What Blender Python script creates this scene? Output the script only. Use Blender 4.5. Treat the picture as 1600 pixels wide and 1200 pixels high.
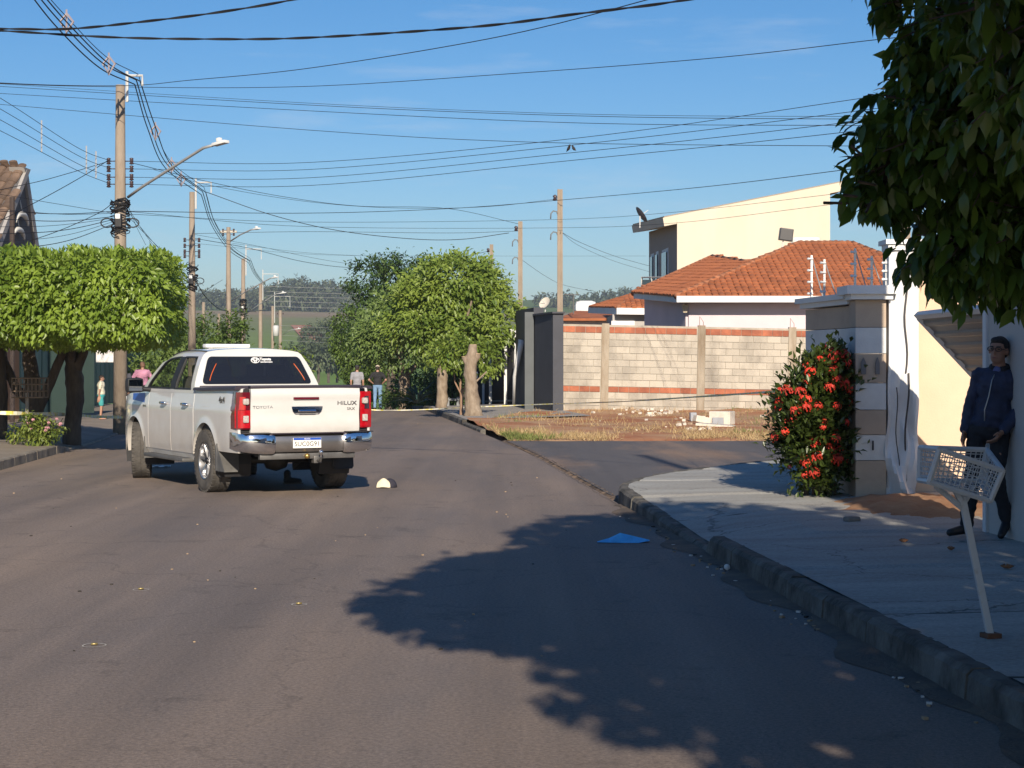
import bpy, bmesh, math, random
import numpy as np
from mathutils import Vector, Matrix, Euler
R = math.radians
rng = random.Random(7)
scene = bpy.context.scene
for o in list(bpy.data.objects): bpy.data.objects.remove(o)
COL = scene.collection

# ---------------------------------------------------------------- camera, sky, sun, exposure
F, HZ, CAMZ = 2800.0, 565.0, 1.62        # focal length in photo pixels, horizon row, eye height in metres
cd = bpy.data.cameras.new('camera'); cam = bpy.data.objects.new('camera', cd); COL.objects.link(cam)
cam.location = (0, 0, CAMZ); cam.rotation_euler = (R(90), 0, 0)
cd.sensor_width = 36; cd.lens = 36*F/1600; cd.shift_y = -(600-HZ)/1600; cd.clip_end = 9000; cd.clip_start = 0.1
scene.camera = cam
SUN_AZ, SUN_EL = 0.10, R(23.5)            # to-sun = (SUN_AZ, -1) on the ground, low morning sun behind the viewer
world = bpy.data.worlds.new('World'); scene.world = world; world.use_nodes = True
nt = world.node_tree; nt.nodes.clear()
sky = nt.nodes.new('ShaderNodeTexSky'); sky.sky_type = 'NISHITA'; sky.sun_disc = False
sky.sun_elevation = SUN_EL; sky.sun_rotation = math.atan2(SUN_AZ, -1.0); sky.air_density = 1.0; sky.dust_density = 0.3; sky.ozone_density = 4.0
bg = nt.nodes.new('ShaderNodeBackground'); bg.inputs[1].default_value = 0.072
wo = nt.nodes.new('ShaderNodeOutputWorld')
tc = nt.nodes.new('ShaderNodeTexCoord'); mp = nt.nodes.new('ShaderNodeMapping'); mp.inputs['Scale'].default_value = (2.2, 2.2, 17.0); mp.inputs['Location'].default_value = (0.35, 0.2, 0.4)
nz = nt.nodes.new('ShaderNodeTexNoise'); nz.inputs['Scale'].default_value = 2.6; nz.inputs['Detail'].default_value = 6; nz.inputs['Roughness'].default_value = 0.62
rp = nt.nodes.new('ShaderNodeValToRGB'); rp.color_ramp.elements[0].position = 0.57; rp.color_ramp.elements[0].color = (0, 0, 0, 1); rp.color_ramp.elements[1].position = 0.86; rp.color_ramp.elements[1].color = (0.38, 0.38, 0.38, 1)
mxs = nt.nodes.new('ShaderNodeMix'); mxs.data_type = 'RGBA'; mxs.inputs['B'].default_value = (7.5, 8.0, 8.8, 1)
hs = nt.nodes.new('ShaderNodeHueSaturation'); hs.inputs['Saturation'].default_value = 1.22
nt.links.new(tc.outputs['Generated'], mp.inputs[0]); nt.links.new(mp.outputs[0], nz.inputs['Vector']); nt.links.new(nz.outputs['Fac'], rp.inputs[0])
tn = nt.nodes.new('ShaderNodeMix'); tn.data_type = 'RGBA'; tn.blend_type = 'MULTIPLY'; tn.inputs['Factor'].default_value = 1; tn.inputs['B'].default_value = (.92, .955, 1.04, 1); nt.links.new(sky.outputs[0], tn.inputs['A']); nt.links.new(tn.outputs['Result'], hs.inputs['Color']); nt.links.new(hs.outputs[0], mxs.inputs['A']); nt.links.new(rp.outputs[0], mxs.inputs['Factor'])
nt.links.new(mxs.outputs['Result'], bg.inputs[0]); nt.links.new(bg.outputs[0], wo.inputs[0])
sd = bpy.data.lights.new('sun', 'SUN'); sd.energy = 5.0; sd.angle = R(0.53); sd.color = (1.0, 0.88, 0.72)
sun = bpy.data.objects.new('sun', sd); COL.objects.link(sun)
ts = Vector((SUN_AZ, -1, 0)).normalized()*math.cos(SUN_EL) + Vector((0, 0, math.sin(SUN_EL)))
sun.rotation_euler = ts.to_track_quat('Z', 'Y').to_euler(); sun.location = (0, -20, 40)
scene.view_settings.view_transform = 'Standard'; scene.view_settings.look = 'None'; scene.view_settings.gamma = 1.0
scene.view_settings.exposure = 0.45; scene.view_settings.use_curve_mapping = False

def P(px, py, d):                       # a point of the place from where it stands in the photograph and its distance
    return Vector(((px-800)/F*d, d, CAMZ-(py-HZ)/F*d))

# ---------------------------------------------------------------- materials
MATS = {}
def M(name, col, rough=0.7, metal=0.0, var=0.0, scale=4.0, col2=None, bump=0.0, bscale=60.0, spec=0.5, rnd=0.0, detail=5, stretch=None, coat=0.0, thr=(0.35, 0.65), trans=0.0, world=False):
    if name in MATS: return MATS[name]
    m = bpy.data.materials.new(name); m.use_nodes = True; MATS[name] = m
    n = m.node_tree.nodes; L = m.node_tree.links; b = n['Principled BSDF']
    b.inputs['Roughness'].default_value = rough; b.inputs['Metallic'].default_value = metal; b.inputs['Specular IOR Level'].default_value = spec
    b.inputs['Coat Weight'].default_value = coat; b.inputs['Coat Roughness'].default_value = 0.05
    b.inputs['Transmission Weight'].default_value = trans
    c = (*col, 1); b.inputs['Base Color'].default_value = c
    out = None
    if var or col2 or bump:
        mpn = n.new('ShaderNodeMapping')
        if world: L.new(n.new('ShaderNodeNewGeometry').outputs['Position'], mpn.inputs[0])
        else: L.new(n.new('ShaderNodeTexCoord').outputs['Object'], mpn.inputs[0])
        if stretch: mpn.inputs['Scale'].default_value = stretch
    if var or col2:
        z = n.new('ShaderNodeTexNoise'); z.inputs['Scale'].default_value = scale; z.inputs['Detail'].default_value = detail; z.inputs['Roughness'].default_value = 0.65; L.new(mpn.outputs[0], z.inputs['Vector'])
        r = n.new('ShaderNodeValToRGB'); e = r.color_ramp.elements; e[0].position, e[1].position = thr
        if col2: e[0].color = c; e[1].color = (*col2, 1)
        else:
            e[0].color = (*[x*(1-var) for x in col], 1); e[1].color = (*[min(1, x*(1+var)) for x in col], 1)
        L.new(z.outputs['Fac'], r.inputs[0]); out = r.outputs[0]
    if rnd:
        oi = n.new('ShaderNodeObjectInfo'); mr = n.new('ShaderNodeMapRange'); mr.inputs['To Min'].default_value = 1-rnd; mr.inputs['To Max'].default_value = 1+rnd
        L.new(oi.outputs['Random'], mr.inputs[0])
        hv = n.new('ShaderNodeHueSaturation'); hv.inputs['Color'].default_value = c
        if out: L.new(out, hv.inputs['Color'])
        L.new(mr.outputs[0], hv.inputs['Value']); out = hv.outputs[0]
    if out: L.new(out, b.inputs['Base Color'])
    if bump:
        z2 = n.new('ShaderNodeTexNoise'); z2.inputs['Scale'].default_value = bscale; z2.inputs['Detail'].default_value = 4; L.new(mpn.outputs[0], z2.inputs['Vector'])
        bp = n.new('ShaderNodeBump'); bp.inputs['Strength'].default_value = bump; bp.inputs['Distance'].default_value = 0.02; L.new(z2.outputs['Fac'], bp.inputs['Height']); L.new(bp.outputs[0], b.inputs['Normal'])
    return m

def leafmat(name, c1, c2, rough=0.45, tr=0.3, trcol=None):
    if name in MATS: return MATS[name]
    m = bpy.data.materials.new(name); m.use_nodes = True; MATS[name] = m
    n = m.node_tree.nodes; L = m.node_tree.links; b = n['Principled BSDF']; b.inputs['Roughness'].default_value = rough
    at = n.new('ShaderNodeAttribute'); at.attribute_name = 'rnd'; oi = n.new('ShaderNodeObjectInfo')
    ad = n.new('ShaderNodeMath'); ad.operation = 'ADD'; L.new(at.outputs['Fac'], ad.inputs[0]); 
    sc = n.new('ShaderNodeMath'); sc.operation = 'MULTIPLY'; sc.inputs[1].default_value = 0.25; L.new(oi.outputs['Random'], sc.inputs[0]); L.new(sc.outputs[0], ad.inputs[1])
    r = n.new('ShaderNodeValToRGB'); r.color_ramp.elements[0].color = (*c1, 1); r.color_ramp.elements[1].color = (*c2, 1); L.new(ad.outputs[0], r.inputs[0])
    L.new(r.outputs[0], b.inputs['Base Color'])
    t = n.new('ShaderNodeBsdfTranslucent'); hv = n.new('ShaderNodeHueSaturation'); hv.inputs['Value'].default_value = 1.5; hv.inputs['Hue'].default_value = 0.48; L.new(r.outputs[0], hv.inputs['Color']); L.new(hv.outputs[0], t.inputs[0])
    mx = n.new('ShaderNodeMixShader'); mx.inputs[0].default_value = tr; L.new(b.outputs[0], mx.inputs[1]); L.new(t.outputs[0], mx.inputs[2])
    L.new(mx.outputs[0], n['Material Output'].inputs[0])
    return m

def glassmat(name, tint, alpha, rough=0.02):
    if name in MATS: return MATS[name]
    m = bpy.data.materials.new(name); m.use_nodes = True; MATS[name] = m
    n = m.node_tree.nodes; L = m.node_tree.links; b = n['Principled BSDF']
    b.inputs['Base Color'].default_value = (*tint, 1); b.inputs['Roughness'].default_value = rough; b.inputs['Specular IOR Level'].default_value = 0.6
    t = n.new('ShaderNodeBsdfTransparent'); t.inputs[0].default_value = (0.92, 0.95, 0.93, 1)
    mx = n.new('ShaderNodeMixShader'); mx.inputs[0].default_value = alpha; L.new(t.outputs[0], mx.inputs[1]); L.new(b.outputs[0], mx.inputs[2]); L.new(mx.outputs[0], n['Material Output'].inputs[0])
    return m

# ---------------------------------------------------------------- builders
W = {}                                   # world matrices of the parents
def link(o, parent=None):
    COL.objects.link(o)
    if parent is not None: o.parent = parent
    return o
def tag(o, label=None, cat=None, group=None, kind=None):
    if label: o['label'] = label
    if cat: o['category'] = cat
    if group: o['group'] = group
    if kind: o['kind'] = kind
    return o
def thing(name, label, cat, loc=(0, 0, 0), rz=0.0, group=None):
    o = bpy.data.objects.new(name, None); o.empty_display_size = 0.2; link(o)
    o.location = loc; o.rotation_euler = (0, 0, rz)
    W[o] = Matrix.Translation(Vector(loc)) @ Matrix.Rotation(rz, 4, 'Z')
    return tag(o, label, cat, group)
def copy_tree(o, parent=None, loc=None, rz=None):
    c = o.copy(); COL.objects.link(c); c.parent = parent
    if loc is not None: c.location = loc
    if rz is not None: c.rotation_euler = (0, 0, rz)
    for ch in [x for x in bpy.data.objects if x.parent == o]: copy_tree(ch, c)
    return c

class MB:
    def __init__(s): s.v = []; s.f = []; s.mi = []
    def add(s, vs, fs, mi=0):
        k = len(s.v); s.v += [Vector(p) for p in vs]; s.f += [tuple(i+k for i in f) for f in fs]; s.mi += [mi]*len(fs); return s
    def box(s, c, size, rot=None, mi=0, bev=0.0):
        c = Vector(c); hx, hy, hz = [x/2 for x in size]
        if rot is None: rot = Matrix.Identity(3)
        elif not isinstance(rot, Matrix): rot = Matrix.Rotation(rot, 3, 'Z')
        if bev <= 0:
            pts = [(-hx, -hy, -hz), (hx, -hy, -hz), (hx, hy, -hz), (-hx, hy, -hz), (-hx, -hy, hz), (hx, -hy, hz), (hx, hy, hz), (-hx, hy, hz)]
            return s.add([c + rot @ Vector(p) for p in pts], [(0, 3, 2, 1), (4, 5, 6, 7), (0, 1, 5, 4), (1, 2, 6, 5), (2, 3, 7, 6), (3, 0, 4, 7)], mi)
        bm = bmesh.new(); bmesh.ops.create_cube(bm, size=1.0)
        for q in bm.verts: q.co = Vector((q.co.x*size[0], q.co.y*size[1], q.co.z*size[2]))
        bmesh.ops.bevel(bm, geom=list(bm.edges), offset=bev, segments=2, affect='EDGES', profile=0.6)
        bm.verts.index_update()
        s.add([c + rot @ q.co for q in bm.verts], [tuple(q.index for q in f.verts) for f in bm.faces], mi); bm.free(); return s
    def rings(s, rings, caps=True, mi=0, closed=True):
        k = len(s.v); n = len(rings[0])
        for r in rings: s.v += [Vector(p) for p in r]
        for i in range(len(rings)-1):
            for j in range(n if closed else n-1):
                a = k+i*n+j; b = k+i*n+(j+1) % n
                s.f.append((a, b, b+n, a+n)); s.mi.append(mi)
        if caps and closed:
            s.f.append(tuple(k+j for j in reversed(range(n)))); s.mi.append(mi)
            e = k+(len(rings)-1)*n; s.f.append(tuple(e+j for j in range(n))); s.mi.append(mi)
        return s
    def tube(s, pts, rad, n=8, caps=True, mi=0, flat=1.0):
        pts = [Vector(p) for p in pts]; m = len(pts)
        rad = [rad]*m if not hasattr(rad, '__len__') else rad
        rings = []; up = None
        for i, p in enumerate(pts):
            t = (pts[min(i+1, m-1)]-pts[max(i-1, 0)]).normalized()
            if up is None:
                up = Vector((0, 0, 1)) if abs(t.z) < 0.9 else Vector((1, 0, 0))
            x = t.cross(up); x = x.normalized() if x.length > 1e-6 else Vector((1, 0, 0)); y = x.cross(t).normalized(); up = y
            rings.append([p + rad[i]*(math.cos(a)*x + math.sin(a)*flat*y) for a in [2*math.pi*j/n for j in range(n)]])
        return s.rings(rings, caps, mi)
    def lathe(s, prof, c=(0, 0, 0), axis='Z', n=24, mi=0, caps=False):
        c = Vector(c); rings = []
        for r, h in prof:
            ring = []
            for j in range(n):
                a = 2*math.pi*j/n; p = (r*math.cos(a), r*math.sin(a), h)
                if axis == 'X': p = (h, r*math.cos(a), r*math.sin(a))
                elif axis == 'Y': p = (r*math.sin(a), h, r*math.cos(a))
                ring.append(c+Vector(p))
            rings.append(ring)
        return s.rings(rings, caps, mi)
    def poly(s, pts, thick, mi=0):       # planar outline given a real thickness along its normal
        pts = [Vector(p) for p in pts]; n = len(pts)
        nr = Vector((0, 0, 0))
        for i in range(n):
            a, b = pts[i], pts[(i+1) % n]; nr += a.cross(b)
        nr = nr.normalized()
        if abs(nr.z) > .97 and nr.z < 0: nr = -nr          # level outlines always grow upwards
        nr = nr*thick
        s.add(pts + [p+nr for p in pts], [tuple(reversed(range(n))), tuple(range(n, 2*n))] + [(i, (i+1) % n, n+(i+1) % n, n+i) for i in range(n)], mi); return s
    def grid(s, rows, mi=0, skip=None):
        k = len(s.v); n = len(rows[0])
        for r in rows: s.v += [Vector(p) for p in r]
        for i in range(len(rows)-1):
            for j in range(n-1):
                if skip and skip(i, j): continue
                a = k+i*n+j; s.f.append((a, a+1, a+n+1, a+n)); s.mi.append(mi)
        return s
    def build(s, name, mats, parent=None, smooth=False, local=False, origin=None, angle=None):
        me = bpy.data.meshes.new(name)
        vs = s.v
        o = bpy.data.objects.new(name, me); link(o, parent)
        if parent is not None:
            if not local:
                inv = W.get(parent, Matrix.Identity(4)).inverted(); vs = [inv @ p for p in vs]
            W[o] = W.get(parent, Matrix.Identity(4))
        elif origin is not None:
            og = Vector(origin); vs = [p-og for p in vs]; o.location = og; W[o] = Matrix.Translation(og)
        me.from_pydata([tuple(p) for p in vs], [], s.f)
        for m in (mats if isinstance(mats, (list, tuple)) else [mats]): me.materials.append(m)
        if any(s.mi): me.polygons.foreach_set('material_index', s.mi)
        if smooth:
            me.polygons.foreach_set('use_smooth', [True]*len(me.polygons))
            if angle: me.set_sharp_from_angle(angle=R(angle))
        me.update(); return o

def fix_normals(o):
    bm = bmesh.new(); bm.from_mesh(o.data); bmesh.ops.recalc_face_normals(bm, faces=bm.faces); bm.to_mesh(o.data); bm.free(); return o
def inst(name, me, parent, mat4, label=None):
    o = bpy.data.objects.new(name, me); link(o, parent); o.matrix_local = mat4; W[o] = W.get(parent, Matrix.Identity(4)) @ mat4
    return o
def text_obj(name, body, size, mat, parent, mat4, extrude=0.002, xs=1.0, bold=0.0):
    cu = bpy.data.curves.new(name, 'FONT'); cu.body = body; cu.size = size; cu.extrude = extrude; cu.align_x = 'CENTER'; cu.align_y = 'CENTER'; cu.offset = bold; cu.resolution_u = 3
    t = bpy.data.objects.new(name+'_src', cu); COL.objects.link(t)
    dg = bpy.context.evaluated_depsgraph_get(); me = bpy.data.meshes.new_from_object(t.evaluated_get(dg)); bpy.data.objects.remove(t)
    me.name = name; me.materials.clear(); me.materials.append(mat)
    o = bpy.data.objects.new(name, me); link(o, parent); o.matrix_local = mat4 @ Matrix.Diagonal((xs, 1, 1, 1)); return o
def modded(o, mods):                      # bake modifiers into the mesh
    for t, kw in mods:
        m = o.modifiers.new(t, t)
        for k, v in kw.items(): setattr(m, k, v)
    dg = bpy.context.evaluated_depsgraph_get(); me = bpy.data.meshes.new_from_object(o.evaluated_get(dg)); me.name = o.name
    o.modifiers.clear(); old = o.data; o.data = me; bpy.data.meshes.remove(old); return o

def quads_mesh(name, V, nper, faces_per, mats, rndv=None, smooth=False):
    """V: (n, nper, 3) numpy; faces_per: list of index tuples (all quads or all tris)"""
    n = V.shape[0]; me = bpy.data.meshes.new(name)
    fp = np.array(faces_per); k = fp.shape[1]
    idx = (np.arange(n)[:, None, None]*nper + fp[None]).reshape(-1)
    nf = n*len(faces_per)
    me.vertices.add(n*nper); me.vertices.foreach_set('co', V.astype(np.float32).reshape(-1))
    me.loops.add(nf*k); me.loops.foreach_set('vertex_index', idx.astype(np.int32))
    me.polygons.add(nf); me.polygons.foreach_set('loop_start', np.arange(0, nf*k, k, dtype=np.int32))
    try: me.polygons.foreach_set('loop_total', np.full(nf, k, dtype=np.int32))
    except Exception: pass
    if rndv is not None:
        at = me.attributes.new('rnd', 'FLOAT', 'POINT'); at.data.foreach_set('value', np.repeat(rndv, nper).astype(np.float32))
    for m in (mats if isinstance(mats, (list, tuple)) else [mats]): me.materials.append(m)
    me.update(calc_edges=True); me.validate()
    return me

def leaf_verts(pos, dirv, up, L, Wd, fold=0.25, curl=0.2):
    """folded pointed leaves: 6 verts: base, left, right, tip and mid ribs -> 2 quads"""
    d = dirv/np.linalg.norm(dirv, axis=1, keepdims=True)
    s = np.cross(d, up); s /= (np.linalg.norm(s, axis=1, keepdims=True)+1e-9); u = np.cross(s, d)
    L = L[:, None]; Wd = Wd[:, None]
    base = pos; tip = pos + d*L - u*L*curl
    mid = pos + d*L*0.45 - u*L*curl*0.15
    lf = mid + s*Wd*0.5 + u*Wd*fold; rt = mid - s*Wd*0.5 + u*Wd*fold
    return np.stack([base, lf, tip, rt, mid], axis=1)      # quads (0,4,2,1) and (0,3,2,4)
LEAFQ = [(0, 4, 2, 1), (0, 3, 2, 4)]

def crown_mesh(name, blobs, n, size, mats, seed=1, droop=0.4, aspect=0.45, clumps=60, spread=0.35, shell=0.35, jit=0.35, up_bias=0.0, flatbottom=None, face=None):
    """blobs: (centre, radii, weight); leaves cluster round clump centres near the blobs' surface"""
    g = np.random.RandomState(seed); C = []; Nn = []
    wsum = sum(b[2] for b in blobs)
    for c, r, w in blobs:
        k = max(3, int(clumps*w/wsum)); v = g.normal(size=(k, 3)); v /= np.linalg.norm(v, axis=1, keepdims=True)
        rad = 1-shell*g.rand(k, 1)**1.5
        C.append(np.array(c)+v*np.array(r)*rad); Nn.append(v)
    C = np.concatenate(C); Nn = np.concatenate(Nn); kk = len(C)
    ids = g.randint(0, kk, n); pos = C[ids] + g.normal(size=(n, 3))*spread
    out = Nn[ids]*0.8 + g.normal(size=(n, 3))*0.6; out[:, 2] += -droop + up_bias
    up = np.tile(np.array([[0, 0, 1.0]]), (n, 1)) + g.normal(size=(n, 3))*jit
    if face is not None: up += np.array(face)
    L = size*(0.7+0.6*g.rand(n)); Wd = L*aspect*(0.8+0.4*g.rand(n))
    if flatbottom is not None:
        keep = pos[:, 2] > flatbottom[0]; keep &= pos[:, 2] < flatbottom[1]
        pos, out, up, L, Wd, ids = pos[keep], out[keep], up[keep], L[keep], Wd[keep], ids[keep]
    crand = g.rand(kk); rv = np.clip(0.55*crand[ids] + 0.45*g.rand(len(pos)), 0, 1)*0.8
    V = leaf_verts(pos, out, up, L, Wd)
    return V, rv

def crown(name, parent, blobs, n, size, mat, **kw):
    V, rv = crown_mesh(name, blobs, n, size, mat, **kw)
    inv = W.get(parent, Matrix.Identity(4)).inverted(); t = np.array(inv.translation)
    me = quads_mesh(name, V+t, 5, LEAFQ, mat, rv)
    o = bpy.data.objects.new(name, me); link(o, parent); o['kind'] = 'stuff'; W[o] = W.get(parent, Matrix.Identity(4)); return o

def wobble(p0, p1, n, amp, seed=0):
    g = random.Random(seed); p0, p1 = Vector(p0), Vector(p1)
    return [p0.lerp(p1, i/n) + (Vector((g.uniform(-1, 1), g.uniform(-1, 1), 0))*amp if 0 < i < n else Vector()) for i in range(n+1)]
# ---------------------------------------------------------------- setting: terrain, streets, pavements
def kerbR(d): return 2.83-0.079*min(d, 32)-0.115*max(0, d-32)
def kerbL(d): return -5.66-0.0735*min(d, 36)-0.115*max(0, d-36)
TZ = [(-200, 0), (60, 0), (70, -.25), (85, -1.0), (110, -2.8), (160, -7), (230, -11), (320, -11), (450, -6), (700, 5), (1000, 20), (1500, 45), (2000, 52), (4500, 40)]
def tz(d): return float(np.interp(d, [a for a, b in TZ], [b for a, b in TZ]))

def ground_material():
    m = bpy.data.materials.new('ground'); m.use_nodes = True; n = m.node_tree.nodes; L = m.node_tree.links; b = n['Principled BSDF']; b.inputs['Roughness'].default_value = 0.95; b.inputs['Specular IOR Level'].default_value = 0.1
    g = n.new('ShaderNodeNewGeometry'); sx = n.new('ShaderNodeSeparateXYZ'); L.new(g.outputs['Position'], sx.inputs[0])
    nf = n.new('ShaderNodeTexNoise'); nf.inputs['Scale'].default_value = 0.5; nf.inputs['Detail'].default_value = 8; L.new(g.outputs['Position'], nf.inputs['Vector'])
    dirt = n.new('ShaderNodeValToRGB'); dirt.color_ramp.elements[0].color = (.20, .10, .05, 1); dirt.color_ramp.elements[1].color = (.33, .21, .12, 1); L.new(nf.outputs['Fac'], dirt.inputs[0])
    nl = n.new('ShaderNodeTexNoise'); nl.inputs['Scale'].default_value = 0.004; nl.inputs['Detail'].default_value = 6; L.new(g.outputs['Position'], nl.inputs['Vector'])
    ad = n.new('ShaderNodeMath'); ad.operation = 'MULTIPLY_ADD'; ad.inputs[1].default_value = 420; L.new(nl.outputs['Fac'], ad.inputs[0]); L.new(sx.outputs['Y'], ad.inputs[2])
    mr = n.new('ShaderNodeMapRange'); mr.inputs['From Min'].default_value = 0; mr.inputs['From Max'].default_value = 2400; L.new(ad.outputs[0], mr.inputs[0])
    fl = n.new('ShaderNodeValToRGB'); fl.color_ramp.interpolation = 'LINEAR'
    stops = [(0.0, (.14, .19, .04)), (0.2, (.14, .24, .04)), (0.33, (.14, .22, .045)), (0.40, (.17, .23, .06)), (0.45, (.17, .21, .07)), (0.522, (.19, .20, .08)), (0.535, (.25, .19, .11)), (0.575, (.27, .215, .14)), (0.60, (.11, .17, .05)), (1, (.11, .17, .05))]
    e = fl.color_ramp.elements; e[0].position = 0; e[0].color = (*stops[0][1], 1); e[1].position = 1; e[1].color = (*stops[-1][1], 1)
    for p, c in stops[1:-1]:
        q = e.new(p); q.color = (*c, 1)
    L.new(mr.outputs[0], fl.inputs[0])
    m2 = n.new('ShaderNodeMapRange'); m2.inputs['From Min'].default_value = 96; m2.inputs['From Max'].default_value = 125; L.new(sx.outputs['Y'], m2.inputs[0])
    mx = n.new('ShaderNodeMix'); mx.data_type = 'RGBA'; L.new(m2.outputs[0], mx.inputs['Factor']); L.new(dirt.outputs[0], mx.inputs['A']); L.new(fl.outputs[0], mx.inputs['B'])
    nf2 = n.new('ShaderNodeTexNoise'); nf2.inputs['Scale'].default_value = 0.05; nf2.inputs['Detail'].default_value = 8; L.new(g.outputs['Position'], nf2.inputs['Vector'])
    hv = n.new('ShaderNodeHueSaturation'); mr3 = n.new('ShaderNodeMapRange'); mr3.inputs['To Min'].default_value = .7; mr3.inputs['To Max'].default_value = 1.3; L.new(nf2.outputs['Fac'], mr3.inputs[0]); L.new(mr3.outputs[0], hv.inputs['Value']); L.new(mx.outputs['Result'], hv.inputs['Color'])
    L.new(hv.outputs[0], b.inputs['Base Color']); return m

def asphalt_material(name, base, dusty, dscale, dust_thr):
    m = bpy.data.materials.new(name); m.use_nodes = True; n = m.node_tree.nodes; L = m.node_tree.links; b = n['Principled BSDF']; b.inputs['Roughness'].default_value = 0.8; b.inputs['Specular IOR Level'].default_value = 0.35
    g = n.new('ShaderNodeNewGeometry')
    def noise(scale, detail=6, vec=None, rough=.6):
        z = n.new('ShaderNodeTexNoise'); z.inputs['Scale'].default_value = scale; z.inputs['Detail'].default_value = detail; z.inputs['Roughness'].default_value = rough; L.new(vec or g.outputs['Position'], z.inputs['Vector']); return z.outputs['Fac']
    mpn = n.new('ShaderNodeMapping'); mpn.inputs['Scale'].default_value = (1.0, .22, 1); L.new(g.outputs['Position'], mpn.inputs[0])
    r1 = n.new('ShaderNodeValToRGB'); e = r1.color_ramp.elements; e[0].position, e[1].position = dust_thr; e[0].color = (*base, 1); e[1].color = (*dusty, 1); L.new(noise(dscale, 8, mpn.outputs[0]), r1.inputs[0])
    # aggregate speckle and small dark stains
    r2 = n.new('ShaderNodeMapRange'); r2.inputs['From Min'].default_value = .3; r2.inputs['From Max'].default_value = .7; r2.inputs['To Min'].default_value = .45; r2.inputs['To Max'].default_value = 1.55; L.new(noise(42, 6, None, .85), r2.inputs[0])
    r3 = n.new('ShaderNodeMapRange'); r3.inputs['From Min'].default_value = .28; r3.inputs['From Max'].default_value = .42; r3.inputs['To Min'].default_value = .60; r3.inputs['To Max'].default_value = 1.0; L.new(noise(1.7, 7, None, .7), r3.inputs[0])
    mw = n.new('ShaderNodeMapping'); mw.inputs['Rotation'].default_value = (0, 0, -.078); mw.inputs['Scale'].default_value = (1.6, .035, 1); L.new(g.outputs['Position'], mw.inputs[0])
    r4 = n.new('ShaderNodeMapRange'); r4.inputs['From Min'].default_value = .3; r4.inputs['From Max'].default_value = .7; r4.inputs['To Min'].default_value = .84; r4.inputs['To Max'].default_value = 1.14; L.new(noise(1.0, 4, mw.outputs[0]), r4.inputs[0])
    m0 = n.new('ShaderNodeMath'); m0.operation = 'MULTIPLY'; L.new(r3.outputs[0], m0.inputs[0]); L.new(r4.outputs[0], m0.inputs[1])
    vc = n.new('ShaderNodeTexVoronoi'); vc.feature = 'DISTANCE_TO_EDGE'; vc.inputs['Scale'].default_value = .23
    wv = n.new('ShaderNodeTexNoise'); wv.inputs['Scale'].default_value = 1.3; wv.inputs['Detail'].default_value = 6; L.new(g.outputs['Position'], wv.inputs['Vector']); wa = n.new('ShaderNodeVectorMath'); wa.operation = 'MULTIPLY_ADD'; wa.inputs[1].default_value = (1.6, 1.6, 0); L.new(wv.outputs['Color'], wa.inputs[0]); L.new(g.outputs['Position'], wa.inputs[2]); L.new(wa.outputs[0], vc.inputs['Vector'])
    cr = n.new('ShaderNodeMapRange'); cr.inputs['From Min'].default_value = .0015; cr.inputs['From Max'].default_value = .004; cr.inputs['To Min'].default_value = .82; cr.inputs['To Max'].default_value = 1; L.new(vc.outputs['Distance'], cr.inputs[0])
    m1 = n.new('ShaderNodeMath'); m1.operation = 'MULTIPLY'; L.new(m0.outputs[0], m1.inputs[0]); L.new(cr.outputs[0], m1.inputs[1])
    mu = n.new('ShaderNodeMath'); mu.operation = 'MULTIPLY'; L.new(r2.outputs[0], mu.inputs[0]); L.new(m1.outputs[0], mu.inputs[1])
    hv = n.new('ShaderNodeHueSaturation'); L.new(r1.outputs[0], hv.inputs['Color']); L.new(mu.outputs[0], hv.inputs['Value'])
    # sparse pale grains of sand and grit
    vo = n.new('ShaderNodeTexVoronoi'); vo.inputs['Scale'].default_value = 6.0; L.new(g.outputs['Position'], vo.inputs['Vector'])
    lt = n.new('ShaderNodeMath'); lt.operation = 'LESS_THAN'; lt.inputs[1].default_value = .034; L.new(vo.outputs['Distance'], lt.inputs[0])
    sp = n.new('ShaderNodeMath'); sp.operation = 'GREATER_THAN'; sp.inputs[1].default_value = .56; L.new(noise(2.2, 2), sp.inputs[0])
    an = n.new('ShaderNodeMath'); an.operation = 'MULTIPLY'; L.new(lt.outputs[0], an.inputs[0]); L.new(sp.outputs[0], an.inputs[1])
    mx = n.new('ShaderNodeMix'); mx.data_type = 'RGBA'; mx.inputs['B'].default_value = (.26, .22, .17, 1); L.new(an.outputs[0], mx.inputs['Factor']); L.new(hv.outputs[0], mx.inputs['A'])
    L.new(mx.outputs['Result'], b.inputs['Base Color'])
    bp = n.new('ShaderNodeBump'); bp.inputs['Strength'].default_value = .5; bp.inputs['Distance'].default_value = .012; L.new(noise(70, 3), bp.inputs['Height']); L.new(bp.outputs[0], b.inputs['Normal'])
    return m

# terrain: one sheet out to the horizon, a shallow valley and the far ridge
ys = list(np.arange(-60, 60, 12)) + list(np.arange(60, 130, 6)) + list(np.arange(130, 480, 25)) + list(np.arange(500, 1600, 55)) + [1700, 1900, 2300, 3000, 4500]
xs = [-3500, -2200, -1400, -900, -600, -420, -300, -220, -160, -115, -80, -55, -36, -24, -14, -6, 0, 6, 14, 24, 36, 55, 80, 115, 160, 220, 300, 420, 600, 900, 1400, 2200, 3500]
def hill(x, y): return (0.5+0.5*math.sin(x*0.0041+1.1))*min(1, max(0, (y-500)/900))*9 + math.sin(x*.013+y*.004)*min(1, max(0, (y-250)/500))*1.6
mb = MB(); mb.grid([[(x, y, tz(y)-0.06+hill(x, y)) for x in xs] for y in ys]); tag(mb.build('ground', ground_material(), smooth=True), kind='structure')

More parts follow.
